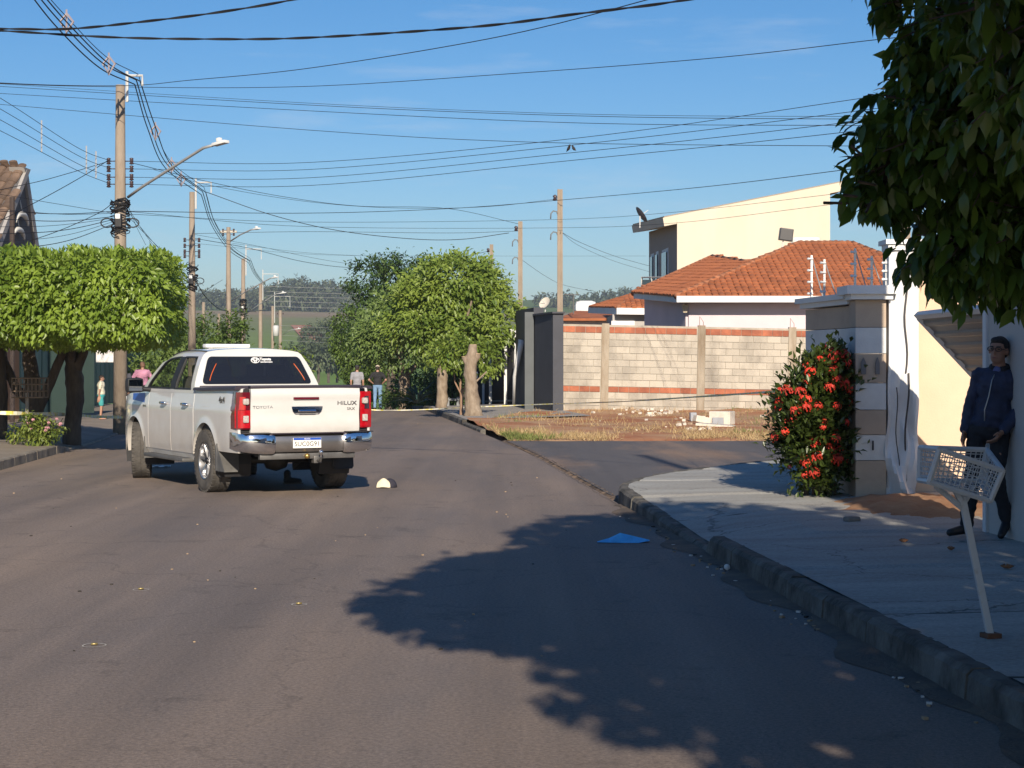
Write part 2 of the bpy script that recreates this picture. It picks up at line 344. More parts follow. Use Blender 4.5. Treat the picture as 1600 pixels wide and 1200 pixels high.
asph = asphalt_material('asphalt', (.172, .143, .127), (.262, .200, .155), .55, (.38, .68))
asph2 = asphalt_material('asphalt_side', (.120, .110, .108), (.32, .21, .135), .45, (.50, .72))
def interp_rows(d0, d1, step): 
    k = max(1, int(round((d1-d0)/step))); return [d0+(d1-d0)*i/k for i in range(k+1)]
mb = MB(); mb.grid([[(kerbL(d)+(kerbR(d)-kerbL(d))*t/8, d, tz(d)) for t in range(9)] for d in interp_rows(-15, 60, 5)+interp_rows(62, 150, 4)])
tag(mb.build('street', asph, smooth=True), kind='structure')
mb = MB(); mb.grid([[(kerbR(d)+.09+(42-kerbR(d))*(t/10)**1.6, d, 0.0) for t in range(11)] for d in interp_rows(19.6, 36.6, 1.0)])
tag(mb.build('side_street', asph2), kind='structure')
# broken gutter seam between both streets
g = random.Random(3)
mb = MB(); rows = []
for d in interp_rows(20.2, 37, .25):
    j = g.uniform(-.02, .02); rows.append([(kerbR(d)-.035+j, d, .004), (kerbR(d)+.02+j, d, -.028), (kerbR(d)+.13+j, d, .005)])
mb.grid(rows); tag(mb.build('gutter', M('gutter_dirt', (.05, .035, .025), .95, col2=(.30, .20, .12), scale=5, thr=(.42, .62), bump=.6)), kind='structure')

# right-hand pavement: slabs on a bed, kerb stones along the edge
EDGE = [(-6, kerbR(-6)), (15, kerbR(15)), (20.0, kerbR(20.0)), (20.6, 1.22), (21.3, 1.28), (22.4, 1.55), (23.4, 1.95), (24.4, 2.5), (25.4, 3.1), (26.4, 3.75), (27.4, 4.5), (28.3, 5.4), (29.0, 6.6), (29.5, 8.4), (29.8, 11)]
def edgeR(d): return float(np.interp(d, [a for a, b in EDGE], [b for a, b in EDGE]))
def hiR(d): return float(np.interp(d, [-10, 15.05, 15.10, 15.9, 19.4, 20.2, 40], [.165, .165, .045, .05, .15, .175, .165]))
def surfR(x, d):
    t = min(1, max(0, (x-edgeR(d))/1.0)); t = t*t*(3-2*t); return hiR(d)*(1-t) + (.165+.018*min(3, max(0, x-edgeR(d))))*t
def concrete_material(name, c1, c2, c3):
    m = bpy.data.materials.new(name); m.use_nodes = True; n = m.node_tree.nodes; L = m.node_tree.links; b = n['Principled BSDF']; b.inputs['Roughness'].default_value = .88; b.inputs['Specular IOR Level'].default_value = .3; g = n.new('ShaderNodeNewGeometry')
    def noise(scale, detail=6, vec=None, rough=.65):
        z = n.new('ShaderNodeTexNoise'); z.inputs['Scale'].default_value = scale; z.inputs['Detail'].default_value = detail; z.inputs['Roughness'].default_value = rough; L.new(vec or g.outputs['Position'], z.inputs['Vector']); return z
    mp_ = n.new('ShaderNodeMapping'); mp_.inputs['Rotation'].default_value = (0, 0, .25); mp_.inputs['Scale'].default_value = (.5, 2.2, 1); L.new(g.outputs['Position'], mp_.inputs[0])
    r = n.new('ShaderNodeValToRGB'); e = r.color_ramp.elements; e[0].position = .30; e[0].color = (*c1, 1); e[1].position = .56; e[1].color = (*c2, 1); q = e.new(.74); q.color = (*c3, 1); L.new(noise(.9, 9, mp_.outputs[0], .7).outputs['Fac'], r.inputs[0])
    fi = n.new('ShaderNodeMapRange'); fi.inputs['From Min'].default_value = .3; fi.inputs['From Max'].default_value = .7; fi.inputs['To Min'].default_value = .8; fi.inputs['To Max'].default_value = 1.2; L.new(noise(38, 4).outputs['Fac'], fi.inputs[0])
    wv = noise(1.6, 6); wa = n.new('ShaderNodeVectorMath'); wa.operation = 'MULTIPLY_ADD'; wa.inputs[1].default_value = (.9, .9, 0); L.new(wv.outputs['Color'], wa.inputs[0]); L.new(g.outputs['Position'], wa.inputs[2])
    vc = n.new('ShaderNodeTexVoronoi'); vc.feature = 'DISTANCE_TO_EDGE'; vc.inputs['Scale'].default_value = .42; L.new(wa.outputs[0], vc.inputs['Vector'])
    cr = n.new('ShaderNodeMapRange'); cr.inputs['From Min'].default_value = .001; cr.inputs['From Max'].default_value = .006; cr.inputs['To Min'].default_value = .45; cr.inputs['To Max'].default_value = 1; L.new(vc.outputs['Distance'], cr.inputs[0])
    mu = n.new('ShaderNodeMath'); mu.operation = 'MULTIPLY'; L.new(fi.outputs[0], mu.inputs[0]); L.new(cr.outputs[0], mu.inputs[1])
    hv = n.new('ShaderNodeHueSaturation'); L.new(r.outputs[0], hv.inputs['Color']); L.new(mu.outputs[0], hv.inputs['Value']); L.new(hv.outputs[0], b.inputs['Base Color'])
    bp = n.new('ShaderNodeBump'); bp.inputs['Strength'].default_value = .4; bp.inputs['Distance'].default_value = .012; L.new(noise(30, 5).outputs['Fac'], bp.inputs['Height']); L.new(bp.outputs[0], b.inputs['Normal']); return m
conc = concrete_material('pavement_concrete', (.29, .27, .24), (.37, .365, .335), (.44, .43, .395))
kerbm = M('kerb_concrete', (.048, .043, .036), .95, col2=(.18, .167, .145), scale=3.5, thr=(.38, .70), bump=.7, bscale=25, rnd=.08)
dirtm = M('red_dirt', (.26, .115, .05), .98, col2=(.36, .22, .12), scale=1.6, thr=(.35, .65), bump=.5, bscale=20)
mb = MB(); rows = []
for d in interp_rows(-6, 29.7, .35):
    e = edgeR(d)+.06; rows.append([(e+(16-e)*(t/12)**1.7, d, surfR(e+(16-e)*(t/12)**1.7, d)-.018) for t in range(13)])
mb.grid(rows); pav = tag(mb.build('pavement', M('joint_soil', (.05, .045, .035), .95, var=.3), smooth=True), kind='structure')
joints = [-5, -2.6, -.4, 1.9, 4.0, 6.2, 8.35, 10.45, 12.6, 15.07, 17.3, 19.5, 21.8, 24.2, 26.6, 29.6]
for a, b in zip(joints[:-1], joints[1:]):
    mb = MB(); k = max(4, int((b-a)/.12)); rows = []; g = random.Random(int(a*10)); sl = g.uniform(-.004, .004)
    for i in range(k+1):
        d = a+.009+(b-a-.018)*i/k; e = edgeR(d)+.115
        lip = -.022 if i in (0, k) else 0
        rows.append([(e+(15.5-e)*(t/14)**1.8, d, surfR(e+(15.5-e)*(t/14)**1.8, d)+sl+lip) for t in range(15)])
    mb.grid(rows); mb.build('slab', conc, pav, smooth=False)
# kerb stones follow the edge
path = [Vector((edgeR(d), d, hiR(d))) for d in interp_rows(-5, 29.6, .1)]
cum = [0]
for a, b in zip(path[:-1], path[1:]): cum.append(cum[-1]+(Vector((b.x-a.x, b.y-a.y))).length)
def along(s):
    i = min(len(cum)-2, max(0, int(np.searchsorted(cum, s))-1)); t = (s-cum[i])/(cum[i+1]-cum[i]); return path[i].lerp(path[i+1], t)
s = 0.0; g = random.Random(11)
while s < cum[-1]-.5:
    ln = g.uniform(.8, 1.0); n = 8; mb = MB(); rings = []; dz = g.uniform(-.006, .006); dx = g.uniform(-.006, .006)
    for i in range(n+1):
        p = along(s+.004+(ln-.008)*i/n); q = along(min(cum[-1], s+.02+(ln-.024)*i/n+.05)); t = Vector((q.x-p.x, q.y-p.y, 0))
        t = t.normalized() if t.length > 1e-5 else Vector((0, 1, 0)); nrm = Vector((t.y, -t.x, 0)); p = p + nrm*(dx+g.uniform(-.004, .004)); h = p.z+dz+g.uniform(-.005, .002)
        rings.append([Vector((p.x, p.y, -.06))-nrm*.015, Vector((p.x, p.y, max(.012, h-.03))), Vector((p.x, p.y, max(.018, h)))+nrm*.03, Vector((p.x, p.y, max(.018, h)))+nrm*.125, Vector((p.x, p.y, -.06))+nrm*.125])
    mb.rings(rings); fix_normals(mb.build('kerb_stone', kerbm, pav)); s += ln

# left-hand pavement with a lowered drive
def hiL(d): return float(np.interp(d, [10, 31.6, 32.8, 41.5, 43, 90], [.15, .15, .035, .035, .13, .13]))
def surfL(x, d):
    t = min(1, max(0, (kerbL(d)-x)/1.2)); t = t*t*(3-2*t); return tz(d) + hiL(d)*(1-t)+(.15+.02*min(4, kerbL(d)-x))*t
mb = MB(); mb.grid([[(kerbL(d)-.12-(9.5)*(t/9)**1.5, d, surfL(kerbL(d)-.12-9.5*(t/9)**1.5, d)) for t in range(10)] for d in interp_rows(14, 90, .6)])
pavL = tag(mb.build('pavement_left', M('pavement_dusty', (.21, .17, .135), .92, col2=(.30, .25, .20), scale=1.1, thr=(.3, .7), bump=.4, bscale=30), smooth=True), kind='structure')
d = 14.0; g = random.Random(5)
while d < 80:
    ln = g.uniform(.8, 1.0); mb = MB(); rings = []
    for i in range(4):
        q = d+.01+(ln-.02)*i/3; x = kerbL(q)+g.uniform(-.006, .006); h = tz(q)+hiL(q)
        rings.append([(x, q, tz(q)-.06), (x-.01, q, max(h-.02, .01+tz(q))), (x-.03, q, max(h, .02+tz(q))), (x-.125, q, max(h, .02+tz(q))), (x-.125, q, tz(q)-.06)])
    mb.rings(rings); fix_normals(mb.build('kerb_stone', M('kerb_concrete_left', (.17, .145, .12), .95, col2=(.30, .26, .21), scale=3.0, bump=.5, bscale=25, rnd=.1), pavL)); d += ln
# far right pavement beyond the vacant lot
mb = MB(); mb.grid([[(kerbR(d)+.12+3.3*t/5, d, tz(d)+.12+.02*t) for t in range(6)] for d in interp_rows(46.5, 84, .75)])
pavF = tag(mb.build('pavement_far', M('pavement_far', (.27, .25, .225), .92, col2=(.36, .33, .30), scale=1.0, bump=.3), smooth=True), kind='structure')
d = 41.0
while d < 80:
    ln = g.uniform(.85, 1.05); mb = MB(); h = .14 if d > 45.5 else .07; rings = []
    for i in range(3):
        q = d+.012+(ln-.024)*i/2; x = kerbR(q)+g.uniform(-.01, .01); b0 = tz(q); rings.append([(x, q, b0-.06), (x+.01, q, b0+h-.02), (x+.04, q, b0+h), (x+.13, q, b0+h), (x+.13, q, b0-.06)])
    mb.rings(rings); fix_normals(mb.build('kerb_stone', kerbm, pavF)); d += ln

# vacant lot: red dirt rising to the block wall
def lotL(d): return kerbR(d)+.14 if d < 46 else float(np.interp(d, [46, 49, 53], [kerbR(46)+.6, .1, 1.0]))
def lotz(x, d): 
    t = min(1, max(0, (d-36.4)/15)); return .02+.20*t**.8 + .025*math.sin(x*1.7+d*.9)*t + .018*math.sin(x*4.1-d*2.3)
mb = MB(); mb.grid([[(lotL(d)+(17-lotL(d))*(t/34), d, lotz(lotL(d)+(17-lotL(d))*(t/34), d) - (.06 if i == 0 else 0)) for t in range(35)] for i, d in enumerate(interp_rows(36.35, 53.6, .4))])
tag(mb.build('vacant_lot', M('lot_dirt', (.36, .125, .045), .98, col2=(.46, .28, .15), scale=.55, thr=(.38, .60), bump=.6, bscale=9, detail=8), smooth=True), kind='structure')
# dry grass and a few green tufts on the lot (nobody could count it)
gr = np.random.RandomState(4); N = 24000
d = 36.5+np.abs(gr.normal(size=N))*1.6; far = gr.rand(N) < .38; d[far] = 37+15*gr.rand(far.sum()); near_l = gr.rand(N) < .15
x = np.array([lotL(q) for q in d]) + 13*gr.rand(N)**1.25
cl = np.sin(x*1.3+d*.7)+np.sin(x*2.9-d*1.1)*.6+gr.normal(size=N)*.4; keep = cl > -.1; x, d = x[keep], d[keep]; N = len(x)
z = np.array([lotz(a, b) for a, b in zip(x, d)])-.01; pos = np.stack([x, d, z], 1)
dirv = gr.normal(size=(N, 3))*.55; dirv[:, 2] = 1; L = .05+.14*gr.rand(N)**2
V = leaf_verts(pos, dirv, gr.normal(size=(N, 3)), L, np.full(N, .014), 0.1, .5)
green = (np.sin(x*.9+2.2)+np.sin(d*1.9+x*.6) > 1.0)
def grass_obj(name, sel, mat, label):
    o = bpy.data.objects.new(name, quads_mesh(name, V[sel], 5, LEAFQ, mat, gr.rand(sel.sum())*.8)); link(o); return tag(o, label, 'grass', kind='stuff')
grass_obj('dry_grass', ~green, leafmat('straw', (.30, .20, .09), (.55, .42, .22), .8, .2), 'dry straw coloured grass over the red dirt of the vacant lot')
grass_obj('green_grass', green, leafmat('green_grass', (.10, .13, .03), (.24, .27, .08), .8, .2), 'green tufts along the street edge of the vacant lot')
# ---------------------------------------------------------------- pickup truck (local: x right, y forward, z up, origin under the rear axle)
paint = M('pearl_paint', (.60, .595, .575), .28, var=.03, scale=2, coat=.8, spec=.5)
def road_dust(m, z0, z1, col, amt):        # dried mud thrown up on the lower panels, broken up by noise
    n = m.node_tree.nodes; L = m.node_tree.links; b = n['Principled BSDF']; src = b.inputs['Base Color'].links[0].from_socket
    t = n.new('ShaderNodeTexCoord'); sx = n.new('ShaderNodeSeparateXYZ'); L.new(t.outputs['Object'], sx.inputs[0]); z = n.new('ShaderNodeTexNoise'); z.inputs['Scale'].default_value = 5; z.inputs['Detail'].default_value = 7; L.new(t.outputs['Object'], z.inputs['Vector'])
    ad = n.new('ShaderNodeMath'); ad.operation = 'MULTIPLY_ADD'; ad.inputs[1].default_value = .55; L.new(z.outputs['Fac'], ad.inputs[0]); L.new(sx.outputs['Z'], ad.inputs[2])
    mr = n.new('ShaderNodeMapRange'); mr.inputs['From Min'].default_value = z0; mr.inputs['From Max'].default_value = z1; mr.inputs['To Min'].default_value = amt; mr.inputs['To Max'].default_value = 0; L.new(ad.outputs[0], mr.inputs[0])
    mx = n.new('ShaderNodeMix'); mx.data_type = 'RGBA'; mx.inputs['B'].default_value = (*col, 1); L.new(mr.outputs[0], mx.inputs['Factor']); L.new(src, mx.inputs['A']); L.new(mx.outputs['Result'], b.inputs['Base Color'])
    rr = n.new('ShaderNodeMapRange'); rr.inputs['To Min'].default_value = .28; rr.inputs['To Max'].default_value = .8; L.new(mr.outputs[0], rr.inputs[0]); L.new(rr.outputs[0], b.inputs['Roughness'])
road_dust(paint, .75, 1.25, (.38, .31, .24), .5)
dusty = M('pearl_paint_dusty', (.60, .55, .48), .42, col2=(.74, .71, .66), scale=1.5, thr=(.3, .6), coat=.5)
blackp = M('black_plastic', (.018, .018, .02), .55, var=.2, scale=8)
greyp = M('grey_plastic', (.09, .088, .085), .6, var=.2, scale=6)
chrome = M('chrome', (.78, .79, .82), .07, 1.0, var=.04, scale=3)
gapm = M('panel_gap', (.015, .014, .014), .9)
rubber = M('tyre_rubber', (.075, .068, .06), .9, var=.35, scale=7, bump=.5, bscale=90)
alloy = M('alloy_grey', (.42, .42, .43), .3, .9, var=.1)
darkal = M('alloy_dark', (.03, .03, .033), .4, .6)
glass_dark = glassmat('tinted_glass', (.012, .014, .02), .96, .03)
glass_side = glassmat('side_glass', (.03, .04, .04), .22, .02)
redl = M('red_lens', (.40, .005, .012), .12, coat=1.0, var=.15, scale=30)
redd = M('dark_red_lens', (.11, .005, .012), .12, coat=1.0)
whitel = M('clear_lens', (.44, .40, .37), .12, var=.25, scale=60, coat=1.0)
seatm = M('seat_fabric', (.05, .045, .045), .85, var=.2); trimm = M('cabin_trim', (.45, .42, .36), .7, var=.1)

TR = thing('pickup_truck', 'white double cab pickup truck standing skewed in the middle of the street', 'pickup truck', (-3.035, 22.67, 0), R(28))
def tb(mb, name, mats, parent=None, smooth=False, angle=None, fix=True):
    o = mb.build(name, mats, parent or TR, smooth=smooth, local=True, angle=angle)
    return fix_normals(o) if fix else o
AX = [0.0, 3.085]; WZ = .388
def bodyw(y, z):
    w = .880 - .10*max(0, z-.95)**1.6*2.0 - .22*max(0, .72-z)**2
    if y > 3.1: w -= .16*((y-3.1)/.95)**2.2
    if y < -.75: w -= .035*((-.75-y)/.4)**2
    for a in AX:
        r = math.hypot(y-a, z-WZ)
        if z > .25: w += .014*max(0, min(1, (.57-r)/.09))**1.5
    w += .008*math.exp(-((z-1.02)/.03)**2)       # shoulder crease
    return w
def arch(y, low):
    for a in AX:
        if abs(y-a) < .475: return max(low, WZ+math.sqrt(.475**2-(y-a)**2))
    return low
def ycols(y0, y1, step=.07):
    c = set([y0, y1]); k = int((y1-y0)/step)
    for i in range(1, k): c.add(y0+(y1-y0)*i/k)
    for a in AX:
        for e in [-.475, -.474, -.468, -.45, -.42, -.38, .38, .42, .45, .468, .474, .475]:
            if y0 < a+e < y1: c.add(a+e)
    return sorted(c)
def side_panel(name, y0, y1, lowf, topf, mat, parent=None, rows=14, sides=(-1, 1), lip=.03):
    for sx in sides:
        mb = MB(); cols = ycols(y0, y1); gridr = []
        for y in cols:
            lo = arch(y, lowf(y)); hi = topf(y); zs = [lo+(hi-lo)*i/rows for i in range(rows+1)]
            ring = [(sx*(bodyw(y, lo)-lip*2.2), y, lo+.005)] + [(sx*bodyw(y, z), y, z) for z in zs] + [(sx*(bodyw(y, hi)-lip), y, hi+.004)]
            gridr.append(ring)
        first = [(p[0]-sx*lip, p[1], p[2]) for p in gridr[0]]; last = [(p[0]-sx*lip, p[1], p[2]) for p in gridr[-1]]
        mb.grid([first]+gridr+[last]); yield tb(mb, name, mat, parent, smooth=True, angle=40), sx
rail = lambda y: 1.285 + .03*max(0, (.4-y))/1.5
hoodl = lambda y: 1.20-.02*(y-2.4)-.10*max(0, (y-3.2)/.8)**2
bed = []
for o, sx in side_panel('bed_side', -1.13, .465, lambda y: .53 if y < 0 else .46, lambda y: rail(y)-.02, paint): bed.append(o)
for o, sx in side_panel('rear_door', .485, 1.425, lambda y: .455, lambda y: 1.215, paint):
    hd = MB(); hd.tube([(sx*(bodyw(.70, 1.07)+.012), .66, 1.07), (sx*(bodyw(.72, 1.07)+.045), .70, 1.075), (sx*(bodyw(.8, 1.07)+.045), .83, 1.075), (sx*(bodyw(.85, 1.07)+.012), .87, 1.07)], [.016, .02, .02, .016], 8); tb(hd, 'handle', chrome, o, True)
for o, sx in side_panel('front_door', 1.437, 2.43, lambda y: .455, lambda y: 1.215, paint):
    hd = MB(); hd.tube([(sx*(bodyw(1.6, 1.07)+.012), 1.58, 1.07), (sx*(bodyw(1.6, 1.07)+.045), 1.62, 1.075), (sx*(bodyw(1.7, 1.07)+.045), 1.75, 1.075), (sx*(bodyw(1.8, 1.07)+.012), 1.79, 1.07)], [.016, .02, .02, .016], 8); tb(hd, 'handle', chrome, o, True)
for o, sx in side_panel('front_fender', 2.443, 4.02, lambda y: .455 if y < 3 else .36, hoodl, paint):
    if sx < 0:
        rows = []                                   # blue patch wrapping over the fender's upper edge
        for y in np.linspace(2.62, 3.2, 9): rows.append([(sx*(bodyw(y, z)+.003), y+.12*(z-1.1), z) for z in np.linspace(1.06+.05*(y-2.62), hoodl(y)-.005, 5)])
        tb(MB().grid(rows), 'fender_patch', M('blue_patch', (.02, .10, .42), .35), o, True)
# dark underlay behind the gaps, sill, running board
for sx in (-1, 1):
    mb = MB(); mb.box((sx*.80, 1.47, .80), (.06, 2.02, .74)); tb(mb, 'door_jamb', gapm)
    mb = MB(); mb.grid([[(sx*(.86-.05*t), y, .455-.09*t) for t in (0, .5, 1)] for y in np.linspace(.49, 2.62, 6)]); tb(mb, 'sill', dusty, None, True)
    mb = MB(); mb.box((sx*.86, 1.54, .365), (.20, 1.72, .05), None, 0, .02); mb.box((sx*.72, .9, .40), (.2, .06, .05)); mb.box((sx*.72, 2.1, .40), (.2, .06, .05)); tb(mb, 'running_board', greyp, None, True, 40)
    for a in AX:                                    # wheel well liners
        mb = MB(); rows = []
        for i in range(13):
            t = math.pi*(-.12+1.24*i/12); rows.append([(sx*xx, a+.485*math.cos(t), WZ+.485*math.sin(t)) for xx in (.86, .45)])
        mb.grid(rows); mb.grid([[(sx*.45, a+r*math.cos(math.pi*(-.12+1.24*i/12)), WZ+r*math.sin(math.pi*(-.12+1.24*i/12))) for r in (.05, .485)] for i in range(13)])
        tb(mb, 'wheel_liner', blackp)
# upper cab: one shell with the door window openings left free
prof = [(.858, 1.215), (.850, 1.265), (.835, 1.34), (.802, 1.43), (.765, 1.52), (.725, 1.61), (.688, 1.685), (.662, 1.728), (.62, 1.758), (.52, 1.778), (.36, 1.792), (.18, 1.80), (0, 1.802)]
ybelt = [.50, .57, .64, .86, 1.10, 1.34, 1.40, 1.46, 1.52, 1.8, 2.1, 2.38, 2.60, 2.68, 2.78]
ytop = [.70, .78, .865, .98, 1.14, 1.34, 1.40, 1.46, 1.52, 1.66, 1.80, 1.93, 2.02, 2.07, 2.13]
def cabpt(c, r, sx=-1):
    x, z = prof[r]; f = min(1, (z-1.215)/(1.70-1.215)); f = f**1.12; y = ybelt[c]+(ytop[c]-ybelt[c])*f
    zz = z - (.055*max(0, (y-1.5)/.6)**2 + .014*max(0, (1.15-y)/.45)**2)*max(0, min(1, (z-1.62)/.1))
    return Vector((sx*x, y, zz))
W1, W2 = (2, 4), (8, 11)       # window column ranges (cells)
def is_window(c, r): return 1 <= r <= 5 and (2 <= c <= 4 or 8 <= c <= 11)
nr = len(prof)
for sx in (-1, 1):
    mb = MB(); mb.grid([[cabpt(c, r, sx) for r in range(0, 8)] for c in range(len(ybelt))], skip=lambda i, j: is_window(i, j)); o = tb(mb, 'cab_side', paint, None, True, 50)
    fr = MB()                                          # black window surround, set in a little
    for ca, cb in ((2, 5), (8, 12)):
        loop = [cabpt(c, 1, sx) for c in range(ca, cb+1)] + [cabpt(cb, r, sx) for r in range(2, 7)] + [cabpt(c, 6, sx) for c in range(cb-1, ca-1, -1)] + [cabpt(ca, r, sx) for r in range(5, 0, -1)]
        cen = sum(loop, Vector())/len(loop); rows = []
        for k, (sc, off) in enumerate(((1.03, -.004), (1.02, .005), (.93, .004), (.92, -.03))): rows.append([cen+(p-cen)*sc+Vector((sx*off, 0, 0)) for p in loop])
        fr.grid(rows)
    tb(fr, 'window_frame', blackp, o, True, 40)
    mb = MB(); mb.grid([[cabpt(c, r, sx)+Vector((sx*.006, 0, 0)) for r in range(1, 7)] for c in range(5, 9)]); tb(mb, 'pillar_cover', blackp, o, True)
    for ca, cb, nm in ((2, 5, 'rear_door_glass'), (8, 12, 'front_door_glass')):
        gl = MB(); gl.grid([[cabpt(c, r, sx)-Vector((sx*.012, 0, 0)) for r in range(1, 7)] for c in range(ca, cb+1)]); tb(gl, nm, glass_side, o, True)
mb = MB(); mb.grid([[cabpt(c, r, -1) for r in range(7, nr)] + [cabpt(c, r, 1) for r in range(nr-2, 6, -1)] for c in range(len(ybelt))]); roof = tb(mb, 'roof', paint, None, True, 50)
for sx in (-1, 1):
    mb = MB(); mb.tube([cabpt(c, 8, sx)+Vector((0, 0, .004)) for c in range(0, len(ybelt))], .007, 6); tb(mb, 'roof_seam', gapm, roof, True)
mb = MB(); mb.box((-.02, 1.7, 1.832), (.62, .16, .05), None, 0, .015); mb.box((-.25, 1.7, 1.80), (.05, .08, .05)); mb.box((.2, 1.7, 1.80), (.05, .08, .05)); tb(mb, 'roof_bar', M('white_plastic', (.78, .78, .76), .35), None, True, 40)
# rear of the cab
def rearpt(u, r, push=0.0):
    a = cabpt(0, r, -1); b = cabpt(0, r, 1); p = a.lerp(b, u); k = max(0, min(1, (1.735-prof[r][1])/.1)); p.y -= .05*(1-(2*u-1)**2)*k + push
    if r >= 7:                                          # meet the crowned rear edge of the roof
        p = a.lerp(b, u); zz = float(np.interp(abs(p.x), [q[0] for q in reversed(prof[7:])], [q[1] for q in reversed(prof[7:])])); p.z = max(p.z, zz-(prof[7][1]-cabpt(0, 7).z)*1.0 if r == 8 else p.z)
    return p
us = [0, .03, .065, .1, .2, .35, .5, .65, .8, .9, .935, .97, 1]
def rw(i, j): return 1 <= j <= 5 and 2 <= i <= 9
mb = MB(); mb.grid([[rearpt(u, r) for r in range(0, 9)] for u in us], skip=lambda i, j: 2 <= i <= 9 and 2 <= j <= 5 and not (i in (2, 9) and j in (2, 5))); cr = tb(mb, 'cab_rear', paint, None, True, 50)
def glasspt(u, t, off=.012):
    a, b = rearpt(u, 2), rearpt(u, 6); return Vector((a.x+(b.x-a.x)*t, a.y+(b.y-a.y)*t-off, rearpt(.5, 2).z-.005+(rearpt(.5, 6).z+.016-rearpt(.5, 2).z)*t))
def gmargin(t): q = min(t, 1-t)/.16; return .05+.032*(1-math.sqrt(max(0, 1-(1-min(1, q))**2)))
tt_ = [0, .015, .04, .08, .16, .35, .5, .65, .84, .92, .96, .985, 1]
mb = MB(); mb.grid([[glasspt(gmargin(t)+(1-2*gmargin(t))*i/14, t, .016) for t in tt_] for i in range(15)]); rg = tb(mb, 'rear_window', glass_dark, cr, True)
for k in (0, 1):                                        # orange-lit lines at both ends of the rear window, put in as coloured strips
    mb = MB(); pts = [glasspt((.105+.035*(1-math.cos(t*1.5))) if k == 0 else 1-(.105+.035*(1-math.cos(t*1.5))), .12+.62*t) for t in np.linspace(0, 1, 9)]
    mb.tube([p-Vector((0, .012, 0)) for p in pts], .006, 6); tb(mb, 'window_reflection_strip', M('orange_strip', (.55, .10, .02), .4), rg, True)
whitem = M('sticker_white', (.8, .8, .8), .5)
def onglass(u, t): 
    p = glasspt(u, t, .022); return Matrix.Translation(p) @ Matrix.Rotation(R(90-19), 4, 'X')
mb = MB()                                               # round emblem: an outer ring and two crossed inner ovals
def oval(cx, cz, a, b, r): return [(cx+a*math.cos(q), cz+b*math.sin(q), 0) for q in np.linspace(0, 2*math.pi, 25)]
for (cx, cz, a, b) in ((0, 0, .055, .036), (0, .004, .018, .03), (0, .014, .042, .016)): mb.tube(oval(cx, cz, a, b, 0), .006, 6)
e = tb(mb, 'window_emblem', whitem, rg, True); e.matrix_local = onglass(.50, .86)
text_obj('window_lettering', 'Toyota', .048, whitem, rg, onglass(.60, .90), .001, 1.1, .002)
mb = MB()                                               # second, unreadable line of the sticker: a row of small strokes
for k in range(9): mb.box((-.075+k*.0185, 0, 0), (.012, .014 if k % 3 else .018, .001))
e = tb(mb, 'window_lettering', whitem, rg); e.matrix_local = onglass(.605, .795)
# windscreen, hood, nose
mb = MB(); mb.grid([[cabpt(len(ybelt)-1, r, -1).lerp(cabpt(len(ybelt)-1, r, 1), u)+Vector((0, .10*(1-(2*u-1)**2), 0)) for r in range(0, 9)] for u in np.linspace(0, 1, 9)]); tb(mb, 'windscreen', glass_side, None, True)
mb = MB(); mb.grid([[(u*(bodyw(y, hoodl(y))-.02), y, hoodl(y)+.055*(1-u*u)*min(1, (4.12-y)/.5)) for u in np.linspace(-1, 1, 13)] for y in np.linspace(2.62, 4.05, 10)]); tb(mb, 'hood', paint, None, True)
mb = MB(); mb.grid([[(u*(bodyw(4.02, .8)-.0), 4.05+.14*(1-u*u)-.05*abs(z-.7), z) for u in np.linspace(-1, 1, 11)] for z in np.linspace(.34, 1.12, 7)]); fr = tb(mb, 'front_bumper', paint, None, True)
mb = MB(); mb.box((0, 4.19, .86), (1.0, .04, .34), None, 0, .015); tb(mb, 'grille', blackp, fr)
for sx in (-1, 1):
    mb = MB(); mb.box((sx*.58, 4.06, .96), (.30, .10, .13), R(-sx*16), 0, .03); tb(mb, 'headlight', whitel, None, True)
    # door mirror
    mb = MB(); mb.tube([(sx*.84, 2.42, 1.24), (sx*.96, 2.43, 1.25)], [.035, .03], 8); mb.box((sx*1.075, 2.43, 1.30), (.24, .12, .20), R(-sx*8), 0, .045); mi = tb(mb, 'door_mirror', blackp, None, True, 50)
    mb = MB(); mb.box((sx*1.075, 2.365, 1.30), (.19, .008, .15), R(-sx*8)); tb(mb, 'mirror_glass', M('mirror', (.25, .27, .3), .05, 1.0), mi)
# cabin
mb = MB(); mb.box((0, 1.6, .62), (1.5, 2.1, .08)); mb.box((0, 2.55, 1.02), (1.5, .35, .32), None, 0, .08); mb.box((0, .62, 1.0), (1.5, .08, .7)); cb = tb(mb, 'cabin_floor', seatm)
for x, y in ((-.38, 1.75), (.38, 1.75), (-.38, .92), (.38, .92)):
    mb = MB(); mb.box((x, y+.25, .86), (.52, .52, .16), None, 0, .06); mb.box((x, y, 1.14), (.48, .14, .58), Matrix.Rotation(R(12), 3, 'X'), 0, .06); mb.box((x, y-.06, 1.50), (.24, .10, .16), Matrix.Rotation(R(8), 3, 'X'), 0, .04); mb.tube([(x-.05, y-.05, 1.40), (x-.05, y-.05, 1.46)], .008, 6); tb(mb, 'seat', seatm, None, True, 50)
mb = MB(); mb.tube([(-.38+.18*math.cos(q), 2.30-.06*math.sin(q), 1.12+.17*math.sin(q)) for q in np.linspace(0, 2*math.pi, 21)], .014, 8); mb.tube([(-.38, 2.3, 1.12), (-.38, 2.55, 1.05)], .03, 8); mb.box((-.38, 2.30, 1.12), (.30, .03, .06)); tb(mb, 'steering_wheel', blackp, None, True)
mb = MB(); mb.box((.42, 2.02, 1.20), (.22, .30, .10), R(20), 0, .03); tb(mb, 'red_parcel', M('red_cloth', (.45, .03, .035), .7), None, True)
